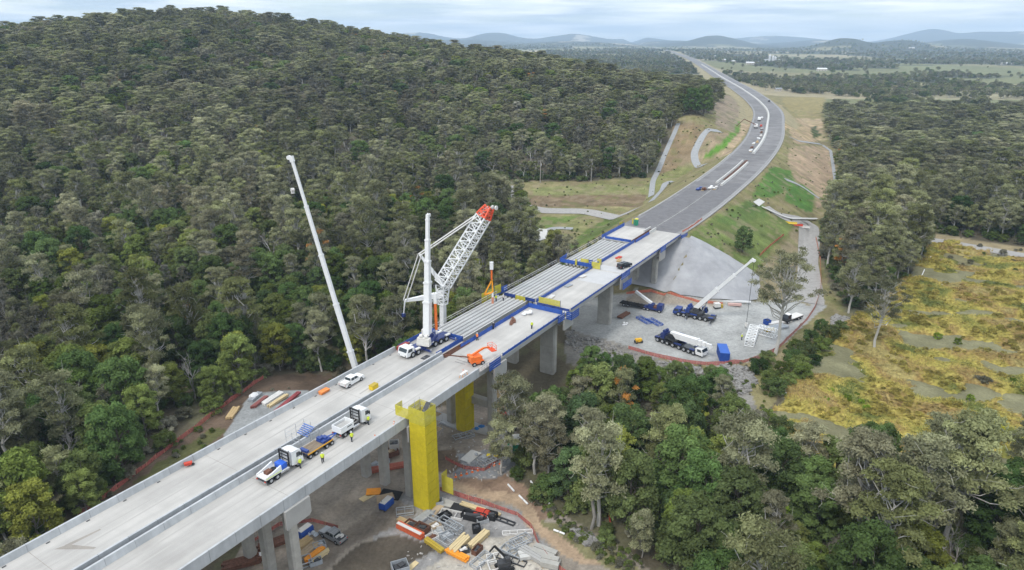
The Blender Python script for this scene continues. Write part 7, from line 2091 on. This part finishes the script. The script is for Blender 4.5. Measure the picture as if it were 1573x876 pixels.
# ---- crane pad
c = hit(1110, 549); t = thing('shipping_container', 'blue shipping container at the front edge of the gravel pad', 'container', c, math.atan2(*(hit(1114, 552) - hit(1108, 535))[1::-1]))
mb = MB(); x = -3.0
for k in range(20):
    mb.b3(x + .3 * k + .15, x + .3 * k + .3, -1.22, 1.22, .15, 2.5); mb.b3(x + .3 * k, x + .3 * k + .15, -1.17, 1.17, .15, 2.5)
mb.build('corrugated_wall', M_tank, t)
mb = MB(); mb.b3(-3.02, 3.02, -1.24, 1.24, 2.502, 2.6); mb.build('roof', mat('container_roof', (.03, .11, .42), .5, .12, 1), t)
mb = MB(); mb.b3(3.002, 3.06, -1.15, -.03, .2, 2.45); mb.build('door', M_tank, t); mb = MB(); mb.b3(3.002, 3.06, .03, 1.15, .2, 2.45); mb.build('door', M_tank, t)
for px, py, lab in [(989, 493, 'blue steel lifting frame lying on the pad, left of two'), (1006, 496, 'blue steel lifting frame lying on the pad, right of two')]:
    frame_pile(lab, px, py, pxdir((984, 488), (1000, 497))[1], 5.4, 1.8, .5, M_blue)
def lattice_piece(lab, a, b, w):
    p, q = hit(*a), hit(*b); c = (p + q) / 2; L = float(np.hypot(*(q - p)[:2])); t = thing('lattice_section', lab, 'crane lattice', c, math.atan2(q[1] - p[1], q[0] - p[0]))
    mb = MB(); nb = 6
    for zz in (.2, w * .8):
        for y in (-w / 2, w / 2):
            mb.tube((-L / 2, y, zz), (L / 2, y, zz), .12, n=6)
        for i in range(nb): 
            x0, x1 = -L / 2 + L * i / nb, -L / 2 + L * (i + 1) / nb
            mb.tube((x0, -w / 2, zz), (x1, w / 2, zz), .08, n=5); mb.tube((x1, -w / 2, zz), (x0, w / 2, zz), .08, n=5)
    for i in range(nb + 1):
        x0 = -L / 2 + L * i / nb
        for y in (-w / 2, w / 2): mb.tube((x0, y, .2), (x0, y, w * .8), .07, n=5)
        for zz in (.2, w * .8): mb.tube((x0, -w / 2, zz), (x0, w / 2, zz), .07, n=5)
    mb.build('lattice', M_white, t); mb = MB(); mb.b3(-L * .3, -L * .3 + .15, -w / 2, w / 2, -.05, .07); mb.b3(L * .3, L * .3 + .15, -w / 2, w / 2, -.05, .07); mb.build('bearer', M_timber, t)
lattice_piece('white crane lattice section lying lengthwise on the pad', (1158, 509), (1150, 533), 2.4)
lattice_piece('white crane lattice section lying crosswise by the tall gum', (1163, 511), (1192, 519), 2.6)
stack('steel_frame_stack', 'steel stack', 'grey steel sections beside the right pad fence', 1192, 505, .4, (7, 2.6, .6), M_greyst, (5, 1), .06)
stack('steel_frame_stack', 'steel stack', 'pale steel beams behind the tall gum on the pad', 1196, 497, .35, (8, 1.6, .5), M_offw, (3, 1), .05)
crate('small blue box left of the pale steel beams', 1178, 498, .4, (1.6, 1.6, 1.4), M_tank)
stack('yellow_skid', 'skid', 'yellow skid frame beside the white lattice', 1183, 509, .3, (3.2, 1.2, .7), M_ochre, (2, 2), .03)
stack('rubble_bin', 'bin', 'pale red block pile beside the sheet foot', 1128, 470, -.1, (4.2, 1.0, .7), mat('pink_block', (.55, .36, .32), .8, .1, 1), (3, 1), .03)
stack('pipe_bundle', 'pipe bundle', 'long white pipe bundle at the foot of the grey sheet', 1131, 465, -.05, (9, .6, .5), M_white, (2, 1), .01)
t = thing('water_pump', 'white pump unit with yellow drum on the back of the pad', 'pump', hit(1101, 473), .2); mb = MB(); mb.b3(-.9, .9, -.7, .7, .4, 1.6); mb.build('housing', M_offw, t); mb = MB(); mb.tube((1.5, -.2, 0), (1.5, -.2, 1.1), .4, n=10); mb.build('drum', M_ochre, t); mb = MB(); mb.b3(-1, 1, -.7, .7, 0, .398); mb.build('skid', M_dark, t)
stack('formwork_stack', 'formwork stack', 'rust brown formwork stack behind the black trailer', 958, 486, .9, (5.5, 1.6, .6), M_rust, (4, 2), .08)
bags('white bag pile by the blue frames on the pad', 958, 500, 5, 41, None, .35)
t = thing('road_roller', 'small yellow machine at the front left pad corner', 'machine', hit(981, 527), .3); mb = MB(); mb.b3(-1.0, .8, -.5, .5, .5, 1.3); mb.build('body', mat('machine_yellow', (.75, .42, .03), .5, .1, 1), t); mb = MB(); mb.tube((.7, -.5, .45), (.7, .5, .45), .45, n=12); mb.tube((-.8, -.5, .45), (-.8, .5, .45), .45, n=12); mb.build('drum', M_dark, t)
for i, (px, py, m_, lab) in enumerate([(1222, 347, M_red, 'red water filled barrier on the haul road, right of two'), (1213, 344, mat('barrier_yellow', (.72, .50, .05), .6, .1, 1), 'yellow and red barrier on the haul road, left of two'), (1233, 350, M_offw, 'white barrier block group by the haul road gate')]):
    p = hit(px, py); t = thing('road_barrier', lab, 'road barrier', p, -.3); mb = MB()
    for k in range(3): mb.prism([(-.3, 0), (.3, 0), (.12, .5), (.1, .95), (-.1, .95), (-.12, .5)], -3 + 2 * k, -1.05 + 2 * k, 'x')
    mb.build('barrier', m_, t)
    mb = MB(); mb.b3(-3, 2.9, -.32, .32, -.02, .0 + .04); mb.build('foot', M_dark, t)

# ---- net fences
def net_fence(label, pts, h=1.1, m=None):
    W = [hit(*p)[:2] for p in pts]; P = []
    for a, b in zip(W, W[1:]):
        k = max(1, int(np.linalg.norm(b - a) / 2.2))
        for i in range(k): P.append(a + (b - a) * i / k)
    P.append(W[-1]); P = np.array(P); z = H(P[:, 0], P[:, 1]); rs = random.Random(len(P))
    o0 = np.array([P[0][0], P[0][1], z[0]])
    t = thing('net_fence', label, 'net fence', o0)
    mb = MB(); hs = [h * rs.uniform(.6, 1.0) for _ in P]
    for i in range(len(P) - 1):
        a, b = P[i] - o0[:2], P[i + 1] - o0[:2]; za, zb = z[i] - o0[2], z[i + 1] - o0[2]
        d = (b - a); d = d / (np.linalg.norm(d) + 1e-9); q = np.array([d[1], -d[0]]) * .015
        v = [(*(a + q), za + .05), (*(b + q), zb + .05), (*(b + q), zb + hs[i + 1]), (*(a + q), za + hs[i]), (*(a - q), za + .05), (*(b - q), zb + .05), (*(b - q), zb + hs[i + 1]), (*(a - q), za + hs[i])]
        mb.add(v, [(0, 1, 2, 3), (7, 6, 5, 4), (3, 2, 6, 7), (1, 0, 4, 5)])
    mb.build('net', m or M_net, t)
    mb = MB()
    for i in range(len(P)): mb.tube((P[i][0] - o0[0], P[i][1] - o0[1], z[i] - o0[2] - .1), (P[i][0] - o0[0], P[i][1] - o0[1], z[i] - o0[2] + hs[i] + .2), .035, n=5)
    mb.build('stakes', M_timber, t); return t
net_fence('orange red net fence along the forest edge left of the bridge', [(120, 795), (180, 752), (240, 705), (300, 660), (335, 632), (375, 603), (405, 582)], 1.2, M_netred)
net_fence('red net fence along the front and right edge of the gravel pad', [(965, 536), (1005, 548), (1040, 556), (1070, 560), (1100, 562), (1140, 558), (1170, 550), (1192, 540), (1216, 516), (1240, 492), (1252, 474), (1258, 455)], 1.4, M_netred)
net_fence('orange net fence between the grey sheet and the gravel pad', [(962, 452), (1000, 449), (1040, 456), (1075, 466), (1110, 468)], 1.1)
net_fence('red net fence along the track at the bottom of the yard', [(676, 754), (720, 769), (760, 781), (795, 793), (815, 810), (828, 840), (846, 866), (880, 890)], 1.3, M_netred)
net_fence('red net fence on the dirt near the twin columns', [(684, 706), (712, 721), (744, 724), (762, 712), (775, 690)], 1.1, M_netred)
net_fence('red net fence under the deck behind the near columns', [(385, 836), (430, 808), (480, 802), (520, 812)], 1.0, M_netred)
net_fence('orange net fence on the grassy batter above the haul road', [(1204, 362), (1185, 377), (1167, 394)], 1.2)
net_fence('orange net fence along the right side of the haul road', [(1253, 366), (1260, 400), (1261, 440), (1258, 453)], 1.1)
net_fence('orange net fence at the top right corner of the abutment', [(1048, 358), (1062, 350), (1078, 338)], 1.1)
net_fence('short red net fence at the dark tree foot right of the dirt', [(935, 795), (938, 812)], 1.2, M_red)
# ---- silt boom sections in the swamp and by the dirt
def boom(lab, a, b, r=.18, grp=None):
    p, q = hit(*a), hit(*b); n = max(2, int(np.hypot(*(q - p)[:2]) / 2.0)); o = p
    t = thing('silt_boom', lab, 'silt boom', o, 0, grp); mb = MB(); v = q - p
    for i in range(n): mb.tube(v * (i + .06) / n + np.array([0, 0, r]), v * (i + .94) / n + np.array([0, 0, r]), r, n=7)
    mb.build('float', M_white, t)
    mb = MB(); mb.tube((0, 0, r), v + np.array([0, 0, r]), .04, n=4); mb.build('cord', M_dark, t)
boom('long white silt boom lying in the near left of the swamp', (1200, 608), (1262, 593), .28)
for i, (a, b, lab) in enumerate([((1431, 392), (1424, 408), 'white silt boom section at the far swamp edge'), ((1420, 415), (1414, 428), 'second white silt boom section from the far swamp edge'), ((1411, 434), (1404, 448), 'red and white silt boom section in the middle swamp edge'), ((1368, 488), (1358, 507), 'white silt boom section behind the lone swamp gum'), ((1352, 516), (1347, 526), 'short white silt boom section beside the lone swamp gum'), ((1330, 560), (1323, 571), 'white silt boom section in front of the lone swamp gum')]): boom(lab, a, b)
for i, (a, b, lab) in enumerate([((815, 740), (822, 750), 'upper white silt boom on the leaf litter by the slender gums'), ((823, 752), (834, 763), 'middle white silt boom on the leaf litter by the slender gums'), ((841, 772), (853, 784), 'lower white silt boom on the leaf litter by the slender gums'), ((780, 745), (790, 756), 'grey white silt boom at the tan dirt, upper'), ((797, 762), (811, 776), 'grey white silt boom at the tan dirt, lower'), ((788, 722), (817, 709), 'pale silt boom beside the slender gum trunks'), ((850, 815), (868, 822), 'broken pale boom on the dirt below the trees')]): boom(lab, a, b)
bags('white bag lying in the golden swamp grass', 1441, 441, 2, 51, None, .8)

# ---- power poles
for i, (px, py, lab) in enumerate([(830, 281, 'left timber power pole at the forest edge beyond the left road'), (908, 279, 'right timber power pole at the forest edge beyond the left road')]):
    t = thing('power_pole', lab, 'power pole', hit(px, py), .2); mb = MB(); mb.tube((0, 0, -.5), (0, 0, 13), .30, .22, 8); mb.build('pole', M_greybark, t)
    mb = MB(); mb.beam((-1.3, 0, 12.2), (1.3, 0, 12.2), .14); mb.beam((-.9, 0, 11.2), (.9, 0, 11.2), .12); mb.build('crossarm', M_greybark, t)
    mb = MB()
    for x in (-1.2, -.5, .5, 1.2): mb.tube((x, 0, 12.27), (x, 0, 12.55), .07, n=6)
    mb.build('insulator', M_white, t)
    mb = MB(); mb.tube((.35, 0, 9.6), (.35, 0, 10.8), .32, n=10); mb.build('transformer', M_steel, t)
# guard fence along the right local road
pts = [hit(*p) for p in [(1450, 379), (1500, 388), (1573, 401), (1650, 416)]]
t = thing('post_fence', 'low dark post fence along the right local road', 'fence', pts[0]); mb = MB(); mb2 = MB()
for a, b in zip(pts, pts[1:]):
    k = int(np.hypot(*(b - a)[:2]) / 2.5); 
    for i in range(k):
        q = a + (b - a) * i / k - pts[0]; q2 = a + (b - a) * (i + 1) / k - pts[0]; mb.tube(q, q + np.array([0, 0, 1.1]), .06, n=5)
        for zz in (.5, 1.0): mb2.tube(q + np.array([0, 0, zz]), q2 + np.array([0, 0, zz]), .03, n=4)
mb.build('post', M_greybark, t); mb2.build('rail', M_steel, t)

# ---- riprap: loose rock nobody could count
def rocks(name, polys, n, r0, r1, label):
    mb = MB(); rs = random.Random(5)
    for poly in polys:
        xs = [p[0] for p in poly]; ys = [p[1] for p in poly]; k = 0
        while k < n:
            px, py = rs.uniform(min(xs), max(xs)), rs.uniform(min(ys), max(ys))
            if not inpoly(np.array([px]), np.array([py]), poly)[0]: continue
            p = hit(px, py); r = rs.uniform(r0, r1); mb.blob((p[0], p[1], p[2] + r * .25), r, rs.randint(0, 9999), .35, (6, 4), .7); k += 1
    return tag(mb.build(name, M_rock, None), label, None, kind='stuff')
rocks('riprap', [[(870, 505), (960, 535), (990, 550), (960, 556), (900, 548), (868, 530)], [(1000, 552), (1100, 568), (1140, 575), (1160, 600), (1135, 610), (1080, 585), (1010, 566)], [(1105, 560), (1150, 565), (1165, 590), (1140, 600)], [(1280, 485), (1305, 490), (1300, 502), (1275, 500)], [(875, 815), (905, 822), (930, 840), (900, 838)]], 170, .3, .75, 'grey rock riprap along the creek bank below the gravel pad')
mb = MB(); rs = random.Random(9)
for k in range(170):
    px, py = rs.uniform(560, 850), rs.uniform(735, 880)
    if not inpoly(np.array([px]), np.array([py]), [(640, 742), (700, 752), (800, 790), (850, 850), (865, 900), (640, 960), (600, 800)])[0]: continue
    p = hit(px, py); mb.box((p[0], p[1], p[2] + .06), (rs.uniform(.15, .6), rs.uniform(.1, .3), rs.uniform(.06, .2)), rs.uniform(0, 3))
for k in range(110):
    px, py = rs.uniform(690, 800), rs.uniform(640, 740)
    p = hit(px, py); mb.box((p[0], p[1], p[2] + .06), (rs.uniform(.2, .8), rs.uniform(.12, .35), rs.uniform(.08, .25)), rs.uniform(0, 3))
tag(mb.build('site_litter', mat('litter', (.20, .17, .14), .8, .1, .35, second=(.55, .53, .50))), 'small scraps and offcuts scattered on the site ground', None, kind='stuff')

# ---- golden swamp grass
def swamp_grass():
    gx, gy = np.meshgrid(np.arange(55, 330, .62), np.arange(95, 300, .62))
    gx = gx + rng.uniform(-.2, .2, gx.shape); gy = gy + rng.uniform(-.2, .2, gy.shape)
    zz = H(gx, gy).reshape(gx.shape)
    px, py, d = proj(gx, gy, zz)
    ins = inpoly(px + (fbm(gx / 6, gy / 6, 5) - .5) * 40, py + (fbm(gx / 6, gy / 6, 6) - .5) * 25, CLEAR['swamp'])
    wx = gx + 5 * fbm(gx / 12, gy / 12, 15); wy = gy * 1.5 + 5 * fbm(gx / 12, gy / 12, 16)
    m = fbm(wx / 15, wy / 15, 85, 5)
    near = sstep(140, 200, gy + gx * .3)
    m = m + .05 * near + .03
    cover = sstep(.42, .52, m) * ins
    hh = cover * (.35 + .9 * fbm(gx / 2.6, gy / 2.6, 88, 3) + .5 * sstep(.5, .7, m))
    hh = hh - .25 * (cover < .02)
    idx = np.arange(gx.size).reshape(gx.shape)
    f = np.stack([idx[:-1, :-1], idx[:-1, 1:], idx[1:, 1:], idx[1:, :-1]], -1).reshape(-1, 4)
    keepf = (cover.ravel()[f] > .01).any(1); f = f[keepf]
    V = np.stack([gx.ravel(), gy.ravel(), (zz + hh).ravel()], 1)
    used, invx = np.unique(f, return_inverse=True)
    Vm = V[used]; f = invx.reshape(f.shape)
    # tufts of blades on the mounds
    cv = cover.ravel(); cand_ = np.where(cv > .06)[0]
    pick = rng.choice(cand_, 95000)
    P = V[pick] + np.column_stack([rng.uniform(-.4, .4, (len(pick), 2)), rng.uniform(-.02, .14, len(pick))])
    n_ = len(P)
    ang = fbm(P[:, 0] / 8, P[:, 1] / 8, 95) * 12 + rng.normal(size=n_) * .6
    dirv = np.stack([np.cos(ang) * .8, np.sin(ang) * .8, rng.uniform(.1, .7, n_)], 1); dirv /= np.linalg.norm(dirv, axis=1)[:, None]
    sdv = np.cross(dirv, [0, 0, 1.0]); sdv /= np.linalg.norm(sdv, axis=1)[:, None] + 1e-9
    L = rng.uniform(.25, .85, n_)[:, None]; w = .09
    Q = np.stack([P - sdv * w, P + sdv * w, P + dirv * L + sdv * w * .3, P + dirv * L - sdv * w * .3], 1).reshape(-1, 3)
    hue = np.concatenate([fbm(Vm[:, 0] / 9, Vm[:, 1] / 9, 97, 4), np.repeat(np.clip(fbm(P[:, 0] / 9, P[:, 1] / 9, 97, 4) + rng.normal(size=n_) * .07, 0, 1), 4)])
    nv = len(Vm); AV = np.concatenate([Vm, Q]); AF = np.concatenate([f, nv + np.arange(n_ * 4).reshape(-1, 4)])
    me = bpy.data.meshes.new('swamp_grass'); me.vertices.add(len(AV)); me.vertices.foreach_set('co', AV.ravel())
    me.loops.add(AF.size); me.polygons.add(len(AF)); me.loops.foreach_set('vertex_index', AF.ravel().astype(np.int32)); me.polygons.foreach_set('loop_start', np.arange(0, AF.size, 4, dtype=np.int32)); me.update(calc_edges=True)
    a = me.attributes.new('hue', 'FLOAT', 'POINT'); a.data.foreach_set('value', hue.astype(np.float32))
    m_ = bpy.data.materials.new('golden_grass'); m_.use_nodes = True; N = m_.node_tree.nodes; Lk = m_.node_tree.links; p = N['Principled BSDF']; p.inputs['Roughness'].default_value = .9; p.inputs['Specular IOR Level'].default_value = .1
    at_ = N.new('ShaderNodeAttribute'); at_.attribute_name = 'hue'; cr = N.new('ShaderNodeValToRGB'); e = cr.color_ramp.elements
    cols = [(.30, (.12, .135, .035)), (.40, (.285, .25, .06)), (.50, (.37, .305, .078)), (.62, (.245, .165, .062)), (.75, (.32, .265, .10))]
    while len(e) < 5: e.new(.5)
    for i, (q, c) in enumerate(cols): e[i].position = q; e[i].color = (*c, 1)
    nz = N.new('ShaderNodeTexNoise'); nz.inputs['Scale'].default_value = 1.1; nz.inputs['Detail'].default_value = 8; tcc = N.new('ShaderNodeTexCoord'); Lk.new(tcc.outputs['Object'], nz.inputs['Vector'])
    mr = N.new('ShaderNodeMapRange'); mr.inputs[1].default_value = .3; mr.inputs[2].default_value = .7; mr.inputs[3].default_value = .6; mr.inputs[4].default_value = 1.35
    vm = N.new('ShaderNodeVectorMath'); vm.operation = 'SCALE'
    Lk.new(at_.outputs['Fac'], cr.inputs['Fac']); Lk.new(nz.outputs['Fac'], mr.inputs[0]); Lk.new(cr.outputs['Color'], vm.inputs[0]); Lk.new(mr.outputs[0], vm.inputs['Scale']); Lk.new(vm.outputs[0], p.inputs['Base Color'])
    me.materials.append(m_)
    sel = rng.choice(np.where(cv > .12)[0], 1500); T_ = V[sel]; tk = (np.abs(fbm(T_[:, 0] / 16, T_[:, 1] / 16, 501) - .5) < .09); swamp_grass.T = T_[tk]
    return tag(link_mesh('swamp_grass', me), 'golden matted grass covering the swamp in mounds', None, kind='stuff')
swamp_grass()
p = swamp_grass.T[len(swamp_grass.T) // 2]; plant(17, p[0], p[1], 'golden grass clump standing up in the middle of the swamp', scale=1.2)
T_ = swamp_grass.T; scatter('grass_clumps', T_[:, 0], T_[:, 1], T_[:, 2] + .1, np.full(len(T_), 17), rng.uniform(.4, .95, len(T_)), 'golden grass clumps scattered over the swamp')
# bright green-yellow weeds at the swamp edge
for i, (px, py) in enumerate([(1275, 605), (1290, 612), (1300, 618), (1315, 610), (1322, 622), (1285, 630), (1330, 632), (1268, 620), (1340, 570), (1555, 590), (1560, 598), (1490, 615), (1440, 520), (1470, 528)]):
    t = plant_px(12, px, py, 'low lime green weed clump in the near swamp grass', group='lime weed clumps in the swamp', scale=random.uniform(.35, .6), own=True, name='weed_clump')
    for c in t.children:
        if c.name.startswith('crown'): c.data = c.data.copy(); c.data.materials[0] = M_limeleaf
for i, (px, py) in enumerate([(1500, 585), (1512, 590), (1505, 380), (1540, 392), (1490, 405), (1555, 405), (1460, 398)]):
    plant_px(13, px, py, 'low olive shrub in the swamp grass', group='olive shrubs in the swamp', scale=random.uniform(.6, 1.0))

# ---- houses and sheds on the plain and on the hill
M_roof = mat('pale_roof', (.62, .62, .62), .5, .1, .5); M_roof2 = mat('grey_roof', (.25, .26, .28), .6, .1, .5); M_wallh = mat('house_wall', (.50, .46, .40), .8, .1, .5)
HS = [(1110, 94, 18, 'pale roofed house right of the far motorway'), (1128, 96, 16, 'white roofed house in the far village'), (1146, 93, 14, 'small white roofed house behind the far village'), (1152, 99, 22, 'long white roofed shed in the far village'), (1166, 97, 14, 'grey roofed house in the far village'), (1098, 88, 16, 'white house by the far motorway bend'), (1065, 77, 18, 'white house on the tan slope near the horizon'), (1090, 80, 20, 'tan roofed shed near the horizon'),
      (1315, 96, 26, 'large pale roofed farm shed among the right paddocks'), (1262, 109, 22, 'pale roofed shed beside the pale farm road'), (1195, 140, 10, 'grey shed behind the trees right of the motorway'), (1135, 115, 14, 'pale roofed house in trees right of the motorway'), (1425, 92, 20, 'pale farm house on the right plain'), (1400, 75, 30, 'pale shed near the right horizon'), (1545, 100, 24, 'pale roofed house at the far right plain')]
for px, py, L, lab in HS:
    p = hit(px, py); t = thing('house', lab, 'house', p, random.uniform(-.3, .3)); w = L * .5; h = 3.2 + L * .05
    mb = MB(); mb.b3(-L / 2, L / 2, -w / 2, w / 2, -1, h); mb.build('wall', M_wallh, t)
    mb = MB(); mb.prism([(-w / 2 - .6, h + .01), (w / 2 + .6, h + .01), (0, h + w * .25)], -L / 2 - .6, L / 2 + .6, 'x'); mb.build('roof', M_roof if 'grey' not in lab else M_roof2, t)
    for k in range(3):
        mb = MB(); mb.b3(-L * .35 + L * .3 * k, -L * .25 + L * .3 * k, -w / 2 - .05, -w / 2 - .005, 1.0, 2.3); mb.build('window', M_glass, t)
for px, py, L, lab in [(578, 47, 22, 'pale roofed house on the hill skyline'), (868, 98, 20, 'dark house among trees on the hill shoulder')]:
    p = hit(px, py); t = thing('house', lab, 'house', p + np.array([0, 0, 12 if px < 700 else 8]), .2); w = 10; h = 4
    mb = MB(); mb.b3(-L / 2, L / 2, -w / 2, w / 2, -14, h); mb.build('wall', M_wallh if px < 700 else M_roof2, t)
    mb = MB(); mb.prism([(-w / 2 - .8, h + .01), (w / 2 + .8, h + .01), (0, h + 2.6)], -L / 2 - .8, L / 2 + .8, 'x'); mb.build('roof', M_roof if px < 700 else M_roof2, t)
    for k in range(3):
        mb = MB(); mb.b3(-L * .35 + L * .3 * k, -L * .25 + L * .3 * k, -w / 2 - .05, -w / 2 - .005, 1.2, 3.0); mb.build('window', M_glass, t)
p = hit(1186, 95); t = thing('factory', 'white factory with tall silos among the far trees', 'factory', p, .1)
mb = MB(); mb.b3(-25, 40, -10, 10, -2, 8); mb.build('shed', M_roof, t)
for i, x in enumerate((-22, -6, 6)):
    mb = MB(); mb.tube((x * .7, -12, -1), (x * .7, -12, 20 - 3 * i), 3.6, n=14); mb.tube((x * .7, -12, 20 - 3 * i), (x * .7, -12, 23 - 3 * i), 3.6, 1.0, n=14); mb.build('silo', M_roof, t)

# ---- the air: far hills fade to blue
me = MB(); me.b3(-16800, 16800, -16800, 16800, -40, 380)
hz = me.build('haze', bpy.data.materials.new('air'))
hm = hz.data.materials[0]; hm.use_nodes = True; N = hm.node_tree.nodes; Lk = hm.node_tree.links; N.clear()
ho = N.new('ShaderNodeOutputMaterial'); pv = N.new('ShaderNodeVolumePrincipled'); pv.inputs['Color'].default_value = (.62, .79, 1.0, 1); pv.inputs['Density'].default_value = 1.05e-4; pv.inputs['Anisotropy'].default_value = 0.0
Lk.new(pv.outputs[0], ho.inputs['Volume'])
tag(hz, 'thin blue haze over the plain', None, kind='stuff')
